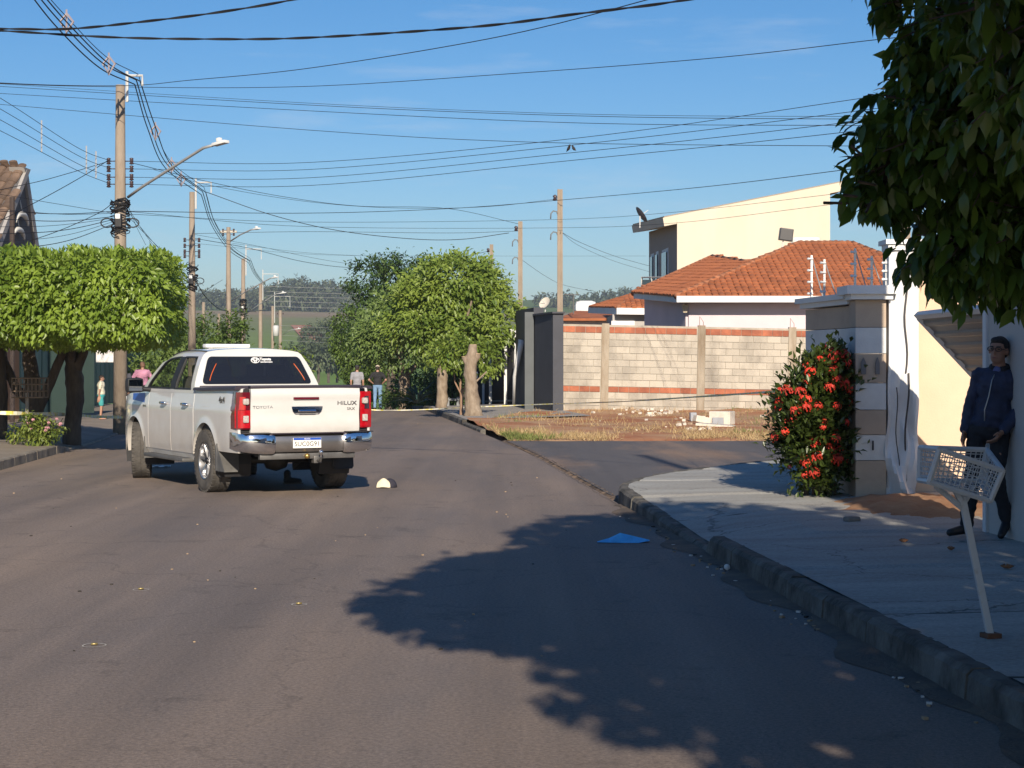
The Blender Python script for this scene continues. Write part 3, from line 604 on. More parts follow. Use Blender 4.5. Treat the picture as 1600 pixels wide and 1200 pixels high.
for sx in (-1, 1):
    mb = MB(); mb.box((sx*.745, 1.43, 1.46), (.04, .10, .46), Matrix.Rotation(R(-sx*20), 3, 'Y')); tb(mb, 'pillar_trim', trimm)
mb = MB(); mb.grid([[cabpt(c, r, -1)*1.0+Vector((0, 0, -.035)) for r in range(8, nr)] + [cabpt(c, r, 1)+Vector((0, 0, -.035)) for r in range(nr-2, 7, -1)] for c in range(1, len(ybelt)-1)]); tb(mb, 'headlining', trimm, None, True)
# bed interior, rail caps
mb = MB(); mb.box((0, -.33, .80), (1.66, 1.56, .05)); mb.box((0, .44, 1.03), (1.7, .04, .48)); 
for sx in (-1, 1): mb.box((sx*.80, -.33, 1.03), (.05, 1.56, .46))
tb(mb, 'bed_liner', blackp)
railm = M('rail_cap', (.035, .028, .04), .45)
for sx in (-1, 1):
    mb = MB(); mb.rings([[(sx*x, y, rail(y)-.03+z) for x, z in ((.765, 0), (.89, 0), (.885, .03), (.86, .042), (.775, .04))] for y in np.linspace(-1.125, .46, 6)]); tb(mb, 'bed_rail_cap', railm, None, True, 35)
mb = MB(); mb.box((0, .45, 1.285), (1.6, .05, .06), None, 0, .015); tb(mb, 'bed_front_rail', railm, None, True, 40)
# tailgate
yT = -1.155
def tgy(x, z): return yT - .025*(1-(x/.8)**2) - .018*math.exp(-((z-1.22)/.05)**2) + .03*max(0, (.86-z)/.1)**2*.5 + .012*math.exp(-((z-.98)/.10)**2)
mb = MB(); zs = np.linspace(.765, 1.30, 18); xsn = np.linspace(-.70, .70, 25)
front = [[(x, tgy(x, z), z) for z in zs] for x in xsn]
first = [(-.70, yT+.05, z) for z in zs]; last = [(.70, yT+.05, z) for z in zs]; mb.grid([first]+front+[last])
mb.grid([[(x, tgy(x, 1.30), 1.30), (x, yT+.05, 1.302)] for x in xsn]); mb.grid([[(x, tgy(x, .765), .765), (x, yT+.05, .763)] for x in xsn])
tg = tb(mb, 'tailgate', paint, None, True, 40)
mb = MB(); mb.box((0, yT+.02, 1.318), (1.42, .10, .035), None, 0, .012); tb(mb, 'tailgate_cap', railm, tg, True, 40)
mb = MB(); mb.box((0, yT+.06, 1.03), (1.40, .03, .5)); tb(mb, 'tailgate_inner', blackp, tg)
mb = MB(); rows = []                                     # chrome handle bezel, wider at the top
for z, hw, dy in ((1.085, .19, -.02), (1.08, .20, -.034), (1.03, .185, -.036), (.995, .15, -.034), (.99, .145, -.02)): rows.append([(x*hw+.0, tgy(x*hw, z)+dy, z) for x in np.linspace(-1, 1, 9)])
mb.grid(rows); mb.rings([[(x, tgy(x, 1.03)-.03+dy, 1.012+dz) for dy, dz in ((-.012, 0), (-.02, .012), (-.012, .028), (0, .014))] for x in np.linspace(-.11, .11, 5)]); hb = tb(mb, 'tailgate_handle', chrome, tg, True, 40)
mb = MB(); mb.box((0, tgy(0, 1.03)-.038, 1.003), (.21, .012, .016)); tb(mb, 'handle_recess', blackp, hb)
mb = MB(); mb.box((-.01, tgy(0, 1.175)-.012, 1.178), (.33, .03, .032), None, 0, .012); tb(mb, 'brake_light', redd, tg, True, 40)
letm = M('badge_chrome', (.40, .40, .42), .2, .9)
def ontail(x, z, rot=0): return Matrix.Translation((x, tgy(x, z)-.004, z)) @ Matrix.Rotation(R(90), 4, 'X')
text_obj('tailgate_lettering', 'TOYOTA', .046, M('badge_pale', (.52, .53, .56), .25, .8), tg, ontail(-.55, 1.075), .002, 1.35)
text_obj('tailgate_lettering', 'HILUX', .066, letm, tg, ontail(.53, 1.115), .003, 1.35, .001)
text_obj('tailgate_lettering', 'SRX', .046, letm, tg, ontail(.585, 1.045), .003, 1.3)
o4 = text_obj('bed_side_badge', '4x4', .12, M('badge_dark', (.07, .07, .075), .35, .5), bed[0], Matrix.Translation((-bodyw(-.60, 1.14)-.004, -.60, 1.15)) @ Matrix.Rotation(R(-90), 4, 'Z') @ Matrix.Rotation(R(90), 4, 'X'), .003, 1.2)
mb = MB(); mb.box((-bodyw(2.56, 1.02)-.004, 2.55, 1.02), (.006, .06, .022)); mb.box((-bodyw(2.56, 1.02)-.004, 2.63, 1.02), (.006, .05, .022)); tb(mb, 'fender_badge', letm)
# tail lamps wrap round the corner
for sx in (-1, 1):
    def lp(u, z, off=0.0):                               # u 0..1 on the rear face, 1..2 round the flank
        if u <= 1: x = .708+(.162)*u; y = -1.150+.0*u+.035*u**3 - off; xx = x
        else: x = bodyw(-1.1, z)+.012+off*.7; xx = x; y = -1.115+(u-1)*.34
        return Vector((sx*xx, y, z))
    mb = MB(); mb.grid([[lp(u, z0, .01) for u in (0, .25, .5, .75, 1, 1.25, 1.6, 1.6+.4*(1-((z0-.80)/.46)))] for z0 in np.linspace(.815, 1.255, 9)]); tl = tb(mb, 'tail_lamp', redd if sx < 0 else redl, None, True, 50)
    mb = MB(); mb.grid([[lp(u, z0, .022) for u in (.0, .3, .7, 1.02)] for z0 in np.linspace(.83, 1.04, 5)] ); tb(mb, 'red_lens', redl, tl, True)
    mb = MB(); mb.grid([[lp(u, z0, .021) for u in (.35, .7, 1.02)] for z0 in np.linspace(1.045, 1.20, 4)]); tb(mb, 'red_lens', redl if sx < 0 else M('dark_lens', (.03, .015, .03), .12, coat=1.), tl, True)
    mb = MB(); mb.box(lp(.36, 1.145, .03), (.075, .02, .075), R(0), 0, .02); mb.box(lp(.36, .935, .034), (.07, .02, .085), R(0), 0, .012); tb(mb, 'clear_lens', whitel, tl, True, 40)
# bumper: chrome corners and centre, plate, step pads
mb = MB()
def bump_ring(x, z0, z1, y): return [(x, y, z1), (x, y-.055, z1-.012), (x, y-.075, z1-.06), (x, y-.07, z0+.04), (x, y-.03, z0), (x, y+.05, z0), (x, y+.05, z1)]
mb.rings([bump_ring(x, .535, .735, -1.20+.05*(x/.62)**2) for x in np.linspace(-.45, .45, 7)])
bc = tb(mb, 'bumper_centre', M('bumper_satin', (.36, .34, .33), .28, .85, var=.1, scale=3), None, True, 45)
for sx in (-1, 1):
    mb = MB(); rings = []
    for x, y, z0, z1 in ((.44, -1.235, .525, .745), (.48, -1.25, .52, .755), (.60, -1.245, .52, .765), (.75, -1.215, .535, .77), (.83, -1.165, .55, .772), (.868, -1.08, .565, .774), (.875, -.95, .58, .774)):
        rings.append([(sx*q[0] if i == 0 else sx*q[0], q[1], q[2]) for i, q in enumerate(bump_ring(x, z0, z1, y))])
    mb.rings(rings); o = tb(mb, 'bumper_corner', chrome, None, True, 45)
    mb = MB(); mb.box((sx*.66, -1.235, .768), (.34, .14, .012), R(sx*9), 0, .004); tb(mb, 'step_pad', blackp, o)
    for zz in (.60, .70): mb = MB(); mb.lathe([(.014, 0), (.014, -.006), (.003, -.008)], (sx*.56, -1.322, .665), 'Y', 10); 
    tb(mb, 'parking_sensor', greyp, o)
mb = MB(); mb.box((0, -1.18, .758), (1.0, .12, .012)); tb(mb, 'bumper_top', M('bumper_top_black', (.03, .02, .03), .5), bc)
pl = MB(); pl.box((-.035, -1.292, .645), (.36, .012, .125), None, 0, .004); plo = tb(pl, 'licence_plate', M('plate_white', (.78, .77, .72), .45), None)
mb = MB(); mb.box((-.035, -1.300, .693), (.352, .003, .027)); tb(mb, 'plate_band', M('plate_blue', (.02, .08, .42), .4), plo)
pm = lambda x, z: Matrix.Translation((x, -1.3005, z)) @ Matrix.Rotation(R(90), 4, 'X')
text_obj('plate_lettering', 'SUC0G91', .078, M('plate_ink', (.05, .05, .06), .6), plo, pm(-.035, .632), .001, 1.02)
text_obj('plate_lettering', 'BRASIL', .022, whitem, plo, Matrix.Translation((-.035, -1.3025, .693)) @ Matrix.Rotation(R(90), 4, 'X'), .0008, 1.2)
# hitch, chassis, axle, exhaust, spare
mb = MB(); mb.box((0, -1.20, .485), (1.22, .07, .07), None, 0, .008); mb.box((.12, -1.20, .44), (.10, .10, .09), None, 0, .01); mb.tube([(.12, -1.22, .43), (.12, -1.33, .43), (.12, -1.35, .47)], .018, 8); hi = tb(mb, 'tow_bar', M('hitch_steel', (.16, .155, .15), .5, .7, var=.3), None, True, 40)
mb = MB(); mb.lathe([(.003, .03), (.018, .025), (.026, .01), (.027, -.004), (.018, -.022), (.012, -.03), (.012, -.06)], (.12, -1.35, .53), 'Z', 14); tb(mb, 'tow_ball', chrome, hi, True)
mb = MB(); mb.lathe([(.03, 0), (.034, -.03), (.02, -.05)], (-.02, -1.235, .485), 'Y', 12, caps=True); tb(mb, 'trailer_socket', M('brass', (.45, .30, .10), .35, .8), hi, True)
mb = MB()
for sx in (-1, 1): mb.box((sx*.48, 1.1, .56), (.10, 4.4, .14))
for y in (-1.0, -.4, .5, 1.5, 2.6): mb.box((0, y, .56), (.95, .10, .10))
mb.box((0, -.72, .60), (1.3, .6, .12))
tb(mb, 'chassis', gapm)
mb = MB(); mb.tube([(-.7, 0, .388), (.7, 0, .388)], .055, 10); mb.lathe([(.02, -.17), (.12, -.12), (.155, 0), (.12, .12), (.02, .17)], (.05, 0, .388), 'X', 16)
for sx in (-1, 1):
    mb.box((sx*.56, 0, .50), (.07, 1.35, .03)); mb.tube([(sx*.42, -.12, .40), (sx*.36, -.22, .78)], .03, 8)
tb(mb, 'rear_axle', M('axle_black', (.02, .02, .02), .6), None, True)
mb = MB(); mb.tube([(.30, 1.6, .48), (.32, .4, .48), (.36, -.3, .62), (.50, -.7, .50), (.56, -1.0, .47)], .035, 8); mb.box((.30, .9, .47), (.26, .6, .16), None, 0, .05); tb(mb, 'exhaust', M('exhaust', (.10, .09, .08), .5, .7), None, True)
mb = MB(); mb.lathe([(.2, -.10), (.36, -.10), (.385, -.06), (.385, .06), (.36, .10), (.2, .10), (.2, -.10)], (-.10, -.68, .56), 'Z', 24); tb(mb, 'spare_wheel', rubber, None, True, 40)
mb = MB(); mb.box((0, 3.085, .45), (1.1, .12, .12)); mb.box((0, 3.3, .42), (.9, .9, .10)); tb(mb, 'front_suspension', gapm)
# mud flaps
for sx in (-1, 1):
    mb = MB(); mb.poly([(sx*.62, -.47, .62), (sx*.90, -.47, .62), (sx*.905, -.50, .30), (sx*.88, -.51, .27), (sx*.64, -.51, .27), (sx*.62, -.50, .30)], .02); 
    if sx < 0: mb.grid([[(sx*(.905-.02*t), -.44-.30*t*(.62-z)/.34*1.0-.02, z) for t in (0, .5, 1)] for z in (.60, .45, .29)])
    tb(mb, 'mud_flap', greyp if sx < 0 else blackp)
    mb = MB(); mb.poly([(sx*.66, 2.60, .60), (sx*.89, 2.60, .60), (sx*.895, 2.585, .30), (sx*.66, 2.585, .30)], .018); tb(mb, 'mud_flap', greyp)
# wheels
def wheel(x, y, steer, sx):
    rim = MB(); rim.lathe([(.237, -.10), (.237, .105), (.228, .118), (.215, .112), (.205, .06), (.20, -.08)], (0, 0, 0), 'X', 40)
    for p in rim.v: p.x *= sx
    w = fix_normals(rim.build('wheel', alloy, TR, True, local=True, angle=45)); w.location = (x, y, WZ); w.rotation_euler = (0, 0, steer); W[w] = Matrix.Identity(4)
    mb = MB(); o_ = .388
    prof_ = [(.235, -.118), (.30, -.132), (.345, -.130), (.372, -.116), (.386, -.09), (o_, -.05), (o_, -.004), (o_-.008, -.002), (o_-.008, .002), (o_, .004), (o_, .05), (.386, .09), (.372, .116), (.345, .130), (.30, .132), (.235, .118)]
    mb.lathe(prof_, (0, 0, 0), 'X', 48)
    for k in range(40):                                   # tread blocks at both shoulders
        a = 2*math.pi*k/40
        for q in (-1, 1):
            c = Vector((q*.098, (o_-.010)*math.cos(a), (o_-.010)*math.sin(a))); mb.box(c, (.045, .040, .022), Matrix.Rotation(a-math.pi/2, 3, 'X'))
    ty = mb.build('tyre', rubber, w, True, local=True, angle=45)
    disc = MB(); disc.lathe([(.205, .03), (.06, .035), (.0, .035)], (0, 0, 0), 'X', 32); 
    for p in disc.v: p.x *= sx
    disc.build('rim_backing', darkal, w, True, local=True)
    for k in range(6):
        a = 2*math.pi*k/6+.2; sp = MB()
        ca, sa = math.cos(a), math.sin(a); tx = Vector((0, -sa, ca)); rd = Vector((0, ca, sa)); ox = Vector((sx, 0, 0))
        rg_ = []
        for r_, wd, dep in ((.03, .040, .075), (.10, .034, .088), (.17, .046, .100), (.222, .066, .100)):
            rg_.append([rd*r_-tx*wd*.5+ox*(dep-.035), rd*r_-tx*wd*.36+ox*dep, rd*r_+tx*wd*.36+ox*dep, rd*r_+tx*wd*.5+ox*(dep-.035)])
        sp.rings(rg_); fix_normals(sp.build('spoke', alloy, w, False, local=True))
    hub = MB(); hub.lathe([(.045, .08), (.04, .098), (.02, .104), (0, .104)], (0, 0, 0), 'X', 16)
    for p in hub.v: p.x *= sx
    hub.build('hub_cap', darkal, w, True, local=True)
for sx in (-1, 1):
    wheel(sx*.775, 0, 0, sx); wheel(sx*.775, 3.085, R(-19), sx)
# ---------------------------------------------------------------- right side: corner property, gate, bush
LINE = lambda d: 4.98-.07*d
plaster_w = M('plaster_white', (.50, .50, .485), .85, col2=(.64, .64, .62), scale=1.6, thr=(.25, .55), bump=.15, bscale=60)
plaster_b = M('plaster_beige', (.35, .275, .21), .85, col2=(.45, .355, .27), scale=1.6, thr=(.25, .55), bump=.15, bscale=60)
cream = M('plaster_cream', (.66, .47, .33), .85, var=.05, scale=1.5, bump=.12, bscale=50)
trimw = M('white_trim', (.68, .68, .67), .6, var=.05, scale=3)
SW = .19
T = thing('house_wall', 'tall off white plaster wall the man leans against', 'wall', (LINE(9), 9, SW))
mb = MB(); pts = [(LINE(d), d) for d in (2.5, 14.82)] + [(LINE(14.82)+.32, 14.82), (LINE(2.5)+.32, 2.5)]
mb.poly([(x, y, SW-.1) for x, y in pts], 4.5); fix_normals(mb.build('wall', M('plaster_offwhite', (.50, .47, .43), .85, var=.05, scale=1.2, bump=.15, bscale=50), T))
mb = MB(); mb.box((LINE(14.86)+.16, 14.88, SW+2.2), (.36, .10, 4.6)); mb.build('corner_trim', trimw, T)
mb = MB(); mb.box((LINE(9)+.16, 8.66, SW+4.46), (.42, 12.4, .10), math.atan(.07)); mb.build('coping', trimw, T)
# striped wall: end pillar and the flank behind the bush, painted courses as separate bands
T = thing('striped_wall', 'beige and white striped plaster wall with moulded coping beside the red bush', 'wall', (3.76, 18.9, SW))
x0, x1, d0 = 3.605, 3.925, 18.8
top = 1.62+(565-468)/F*18.8
zs = [SW-.1, .19+.36, .88, 1.16, 1.46, 1.745, 2.04, top]; zs = [SW-.1] + [1.62-(y-565)/F*18.8 for y in (719, 679, 640, 598, 552, 511)] + [top]
for i, (a, b) in enumerate(zip(zs[:-1], zs[1:])):
    m_ = plaster_b if i % 2 == 0 else plaster_w
    mb = MB(); mb.poly([(x0, d0, a), (x1, d0, a), (x1+.0, d0+.3, a), (x0-.012, d0+.3, a)], b-a-.006); fix_normals(mb.build('band', m_, T))
za = [SW-.1, .62, 1.0, 1.3, 1.62-(545-565)/F*20 if 0 else 1.765, 2.04, top-.04]; zA = [SW-.1] + zs[1:-1] + [top-.05]
for i, (a, b) in enumerate(zip(zA[:-1], zA[1:])):
    m_ = plaster_b if i % 2 == 0 else plaster_w
    mb = MB(); mb.poly([(3.625, 19.1, a), (3.95, 19.1, a), (3.76, 20.75, a), (3.40, 20.75, a)], b-a-.006); fix_normals(mb.build('band', m_, T))
mb = MB(); mb.box((3.76, 18.96, top+.035), (.44, .50, .07)); mb.box((3.76, 18.96, top+.10), (.54, .6, .09)); fix_normals(mb.build('coping', trimw, T))
mb = MB(); mb.box((3.66, 19.95, top-.01), (.42, 1.75, .06), .13); mb.box((3.66, 19.98, top+.045), (.52, 1.8, .06), .13); fix_normals(mb.build('coping', trimw, T))
for px_, w_ in ((1349, .055), (1371, .045)):                 # two little house-shaped number plaques
    c = P(px_, 573, 18.79); mb = MB(); mb.poly([(c.x-w_/2, c.y, c.z-.08), (c.x+w_/2, c.y, c.z-.08), (c.x+w_/2, c.y, c.z+.04), (c.x, c.y, c.z+.10), (c.x-w_/2, c.y, c.z+.04)], .012); fix_normals(mb.build('plaque', M('plaque_grey', (.16, .15, .15), .6), T))
c = P(1364, 696, 18.79); mb = MB(); mb.box(c, (.014, .012, .10)); mb.build('letter_slot', gapm, T)
# electric fence standards on the coping
for k, (px_, d_, h_) in enumerate(((1268, 20.6, .50), (1288, 20.0, .42), (1336, 19.0, .48), (1362, 19.0, .40), (1385, 18.9, .36))):
    b_ = P(px_, 462, d_); b_.z = top+.07
    T = thing('fence_standard', ['electric fence standard nearest the block wall', 'second electric fence standard from the block wall', 'tallest electric fence standard where the coping steps up', 'electric fence standard between the stepped coping and white column', 'electric fence standard against the white gate column'][k], 'fence post', b_, 0, 'electric fence standards on the striped wall')
    mb = MB(); mb.box(b_+Vector((0, 0, h_/2)), (.022, .022, h_)); mb.tube([b_+Vector((.01, .02, h_-.03)), b_+Vector((.16, .12, 0))], .007, 5); mb.build('post', M('galvanised', (.55, .55, .54), .4, .6), T)
    for q in range(4): mb = MB(); mb.lathe([(.008, -.035), (.016, -.02), (.010, 0), (.016, .02), (.008, .035)], b_+Vector((-.02, -.02, .06+q*(h_-.10)/3)), 'X', 8); mb.build('insulator', M('insulator_white', (.75, .75, .72), .4), T, True)
# crumpled white metal gate column
T = thing('gate_column', 'white sheet metal gate column crumpled at its foot', 'gate post', (4.12, 18.95, SW))
g = random.Random(21); cols = 11; rows = []
for i in range(34):
    t = i/33; z = SW+.02+t*2.62; cr = max(0, 1-t/.62)**1.5; row = []
    for j in range(cols):
        u = j/(cols-1); x = 3.955+.315*u - .05*cr*(1-u)
        y = 18.80 + .035*(1 if j % 3 == 1 else 0)*(.4+.6*cr) - .16*cr*math.sin(math.pi*min(1, u*1.15))*math.sin(2.2*math.pi*t/.62+.9) + cr*.05*math.sin(u*9+i*.8)
        x += cr*.035*math.sin(i*.75+u*4); row.append((x, y, z))
    rows.append(row)
mb = MB(); mb.grid(rows); mb.grid([[(p[0], p[1]+.02, p[2]) for p in r] for r in rows]); mb.grid([[r[-1], (4.29, 19.1, r[-1][2])] for r in rows]); mb.grid([[r[0], (3.95, 19.1, r[0][2])] for r in rows])
fix_normals(mb.build('sheet', M('white_metal', (.66, .66, .65), .45, var=.06, scale=4), T, True, angle=30))
for (u0, u1, z0, z1, th) in ((.55, .56, 1.5, 2.6, .009), (.50, .62, .2, 1.5, .010), (.30, .22, .3, 1.35, .006)):
    mb = MB(); pts = []
    for i in range(12):
        t = i/11; z = z0+(z1-z0)*t; pts.append((3.955+.315*(u0+(u1-u0)*t)+.015*math.sin(t*9), 18.775-.03*math.sin(t*6+u0*20)*max(0, 1-z/1.7), z))
    mb.tube(pts, th, 5); mb.build('torn_seam', M('seam_dark', (.06, .05, .045), .7), T)
mb = MB(); mb.box((4.12, 18.93, 2.82), (.36, .34, .06)); mb.box((4.12, 18.93, 2.875), (.42, .40, .05)); mb.build('capital', trimw, T)
# cream wall inside the gate and the tilted gate leaf
T = thing('yard_wall', 'sunlit cream side wall seen through the open gateway', 'wall', (6, 19.35, SW))
mb = MB(); mb.box((6.3, 19.45, 1.40), (4.2, .2, 2.7)); mb.build('wall', cream, T)
T = thing('tilting_gate', 'grey ribbed overhead gate leaf hanging tilted in the gateway', 'gate', (4.05, 16.4, 2.05))
gm = M('gate_grey', (.22, .205, .19), .5, .3, var=.08); A = Vector((4.02, 17.7, 2.06)); Bv = Vector((4.08, 15.0, 2.06)); dn = Vector((.60, 0, -.64)).normalized()
nrm = (Bv-A).cross(dn).normalized()
mb = MB(); mb.poly([A, Bv, Bv+dn*1.5, A+dn*1.5], .012); fix_normals(mb.build('sheet', gm, T))
for k in range(10):
    mb = MB(); o_ = dn*(.05+k*.15); u = (Bv-A).normalized()
    rings = [[p+o_, p+o_+dn*.02-nrm*.016, p+o_+dn*.06-nrm*.016, p+o_+dn*.08] for p in (A+u*.02, Bv-u*.02)]; mb.rings(rings); fix_normals(mb.build('rib', gm, T))
mb = MB(); mb.tube([A-dn*.02, Bv-dn*.02], .04, 4); mb.tube([A, A+dn*1.5], .035, 4); mb.tube([Bv, Bv+dn*1.5], .035, 4); fix_normals(mb.build('frame', trimw, T))
# soil spilled at the broken gate
mb = MB(); rows = []
for i in range(26):
    row = []
    for j in range(26):
        x = 3.0+1.9*i/25; d_ = 15.4+3.7*j/25; r = ((x-4.05)/.85)**2+((d_-17.6)/1.6)**2; h = max(0, 1-r); row.append((x, d_, surfR(x, d_)-.012+.085*h**1.2+(.018*math.sin(x*23+d_*9)*math.sin(d_*17) if h > 0 else 0)))
    rows.append(row)
mb.grid(rows); tag(mb.build('spilled_soil', dirtm, None, True), 'red soil spilled on the pavement before the crumpled column', 'soil', kind='stuff')
# ixora bush
T = thing('ixora_bush', 'tall bush with red flower heads in front of the striped wall', 'bush', (3.2, 19.2, SW))
mb = MB(); g = random.Random(8)
for k in range(26):
    a = g.uniform(0, 6.28); r = g.uniform(.1, .5); mb.tube([(3.3+.2*math.cos(a)*g.random(), 19.1+.15*math.sin(a)*g.random(), SW-.02), (3.28+r*.5*math.cos(a), 19.05+r*.5*math.sin(a), .8), (3.25+r*.75*math.cos(a), 19.0+r*.7*math.sin(a), 1.2+.5*g.random())], [.016, .011, .005], 5)
mb.build('stems', M('bark_brown', (.09, .065, .045), .9, var=.3), T)
BB = [((3.20, 19.05, .78), (.38, .42, .52), 2.4), ((3.27, 19.05, 1.22), (.29, .40, .46), 2), ((3.10, 19.0, 1.02), (.32, .42, .42), 1.6), ((3.43, 19.0, 1.42), (.13, .28, .38), 1), ((3.25, 19.05, .5), (.27, .36, .32), 1)]
crown('foliage', T, BB, 10500, .085, leafmat('ixora_leaf', (.016, .036, .009), (.095, .13, .026), .35, .25), seed=5, droop=-.8, aspect=.5, clumps=190, spread=.075, shell=.5)
fm = MB(); g = random.Random(2)                              # one flower head: a dome of small petals
for k in range(46):
    th = g.uniform(0, 6.28); ph = g.uniform(0, 1.35); n_ = Vector((math.cos(th)*math.sin(ph), math.sin(th)*math.sin(ph), math.cos(ph))); c = n_*.052; t1 = n_.orthogonal().normalized(); t2 = n_.cross(t1); r = .016; q = g.uniform(0, 1.5)
    t1, t2 = t1*math.cos(q)+t2*math.sin(q), t2*math.cos(q)-t1*math.sin(q)
    fm.add([c+t1*r, c+t2*r*.5+n_*.004, c-t1*r, c-t2*r*.5+n_*.004], [(0, 1, 2, 3)]); 
flw = M('ixora_red', (.58, .038, .018), .6, rnd=.3, var=.2, scale=30)
fo = fm.build('flower_head', flw, T, local=True); fme = fo.data; bpy.data.objects.remove(fo); g = random.Random(15)
bl = [b for b in BB]; cnt = 0
while cnt < 92:
    c, r, w_ = g.choice(bl); th = g.uniform(math.pi*.95, math.pi*2.05); ph = g.uniform(.35, 1.9); n_ = Vector((math.cos(th)*math.sin(ph), math.sin(th)*math.sin(ph), math.cos(ph)))
    p = Vector(c)+Vector((n_.x*r[0], n_.y*r[1], n_.z*r[2]))*1.03
    if p.x > 3.58 or p.z < .3: continue
    q = (n_+Vector((0, -.3, .35))).normalized().to_track_quat('Z', 'Y').to_matrix().to_4x4(); s_ = g.uniform(.7, 1.25)
    inst('flower_head', fme, T, Matrix.Translation(p-Vector((3.2, 19.2, SW))) @ q @ Matrix.Scale(s_, 4)); cnt += 1

# ---------------------------------------------------------------- block wall across the vacant lot
wl = thing('block_wall', 'unpainted concrete block wall with two red brick bands behind the vacant lot', 'wall', (1.17, 52, .10)); wl.rotation_euler = (0, .02, R(1.2)); W[wl] = Matrix.Identity(4)
LEN = 10.6; mort = M('mortar', (.37, .335, .275), .95, var=.15, scale=3, bump=.4, bscale=40)
mb = MB(); mb.box((LEN/2, .10, 1.27), (LEN, .13, 2.70)); mb.build('mortar_core', mort, wl, local=True)
blockm = M('concrete_block', (.25, .225, .19), .95, col2=(.43, .39, .325), scale=1.1, thr=(.28, .56), bump=.6, bscale=30, rnd=.10, detail=8, world=True, stretch=(1.3, 1.3, .8)); brickm = M('ceramic_brick', (.25, .085, .05), .9, col2=(.40, .135, .07), scale=2.5, bump=.3, rnd=.14, world=True)
def bevbox(name, size, bev):
    mb = MB(); mb.box((0, 0, 0), size, None, 0, bev); o = mb.build(name, []); me = o.data; bpy.data.objects.remove(o); return me
def simplebox(name, size, mat):
    mb = MB(); mb.box((0, 0, 0), size); o = mb.build(name, mat); me = o.data; bpy.data.objects.remove(o); return me
full = simplebox('block', (.388, .16, .188), blockm)
cols_x = [0.06, 1.50, 4.30, 6.95, 9.6]; g = random.Random(9)
for x in cols_x: mb = MB(); mb.box((x, .085, 1.28), (.21, .185, 2.76)); mb.build('column', M('column_concrete', (.23, .18, .125), .95, col2=(.38, .33, .26), scale=2, world=True, stretch=(2, 2, .4), bump=.4, bscale=40, rnd=.1), wl, local=True)
def course(z, h, w, me, name, off, mat):
    for a, b in zip(cols_x[:-1], cols_x[1:]):
        x = a+.105+.006; end = b-.105-.006; first = True
        while x < end-.03:
            wd = w*(.5 if (first and off) else 1); wd = min(wd, end-x); first = False
            m4 = Matrix.Translation((x+wd/2, .093+g.uniform(-.005, .005), z+h/2)) @ Matrix.Rotation(g.uniform(-.006, .006), 4, 'Y') @ Matrix.Diagonal(((wd-.012)/.388, 1, (h-.012)/.188, 1))
            o = inst(name, me, wl, m4); x += wd
fullb = simplebox('brick', (.388, .175, .188), brickm)
zc = [(-.12+.196*i, .196) for i in range(4)]
for i, (z, h) in enumerate(zc): course(z, h, .40, full, 'block', i % 2, blockm)
course(.664, .165, .30, fullb, 'brick', 0, brickm)
for i in range(8): course(.829+i*.194, .194, .40, full, 'block', i % 2, blockm)
course(2.381, .185, .30, fullb, 'brick', 1, brickm)
for x in (4.3, 6.95):
    mb = MB(); mb.tube([(x-.06, .08, 2.62), (x-.06, .08, 2.92), (x+.05, .08, 2.76), (x+.05, .08, 2.62)], .008, 5); mb.build('rebar', M('rusty_rebar', (.14, .07, .04), .9), wl, local=True)
# rubble on the lot
wr = M('rubble_white', (.60, .55, .47), .9, var=.12, scale=5, bump=.3); gb = M('rubble_grey', (.33, .35, .38), .9, var=.1)
def lotpt(px_, py_):
    d_ = 40.0
    for _ in range(12): x_ = (px_-800)/F*d_; d_ = F*(CAMZ-lotz(x_, d_))/(py_-HZ)
    return Vector((x_, d_, lotz(x_, d_)))
c = lotpt(1128, 664); mb = MB(); mb.box(c+Vector((0, 0, .17)), (.52, .42, .32), R(-24), 0, .02); mb.box(c+Vector((-.12, -.22, .10)), (.27, .03, .17), R(-24), 1); tag(mb.build('broken_block', [wr, gb], origin=c), 'large white masonry block lying in the vacant lot', 'rubble')
c = lotpt(1118, 668); mb = MB(); mb.box(c+Vector((0, 0, .05)), (.85, .55, .06), Matrix.Rotation(R(-14), 3, 'Z') @ Matrix.Rotation(R(4), 3, 'Y'), 0, .01); mb.box(c+Vector((0, 0, .005)), (.87, .57, .05), R(-14), 1); tag(mb.build('broken_slab', [wr, M('board_brown', (.20, .09, .05), .9)], origin=c), 'white slab with brown underside beneath the large block', 'rubble')
c = lotpt(1098, 662); mb = MB(); mb.box(c+Vector((0, 0, .09)), (.42, .20, .16), Matrix.Rotation(R(20), 3, 'Z') @ Matrix.Rotation(R(12), 3, 'Y'), 0, .02); tag(mb.build('broken_slab', wr, origin=c), 'small tilted white slab left of the large block', 'rubble')
c = lotpt(1083, 659); mb = MB(); mb.box(c+Vector((0, 0, .12)), (.16, .14, .22), R(10), 0, .02); tag(mb.build('broken_block', gb, origin=c), 'small grey block at the left end of the rubble', 'rubble')
g = random.Random(31); mb = MB()
for k in range(96):
    if k < 52: px_, py_ = g.gauss(1015, 26), g.gauss(643, 3)
    elif k < 72: px_, py_ = g.gauss(1080, 16), g.gauss(668, 3)
    else: px_, py_ = g.uniform(890, 1210), g.uniform(640, 680)
    c = lotpt(px_, max(637, py_)); s_ = g.uniform(.02, .085); mb.box(c+Vector((0, 0, s_*.25)), (s_*1.4, s_, s_*.8), Matrix.Rotation(g.uniform(0, 3), 3, 'Z') @ Matrix.Rotation(g.uniform(-.5, .5), 3, 'X'), g.choice((0, 0, 1)))
tag(mb.build('rubble_chips', [wr, M('rubble_tan', (.40, .31, .22), .95)]), 'scattered pale masonry chips over the vacant lot', 'rubble', kind='stuff')

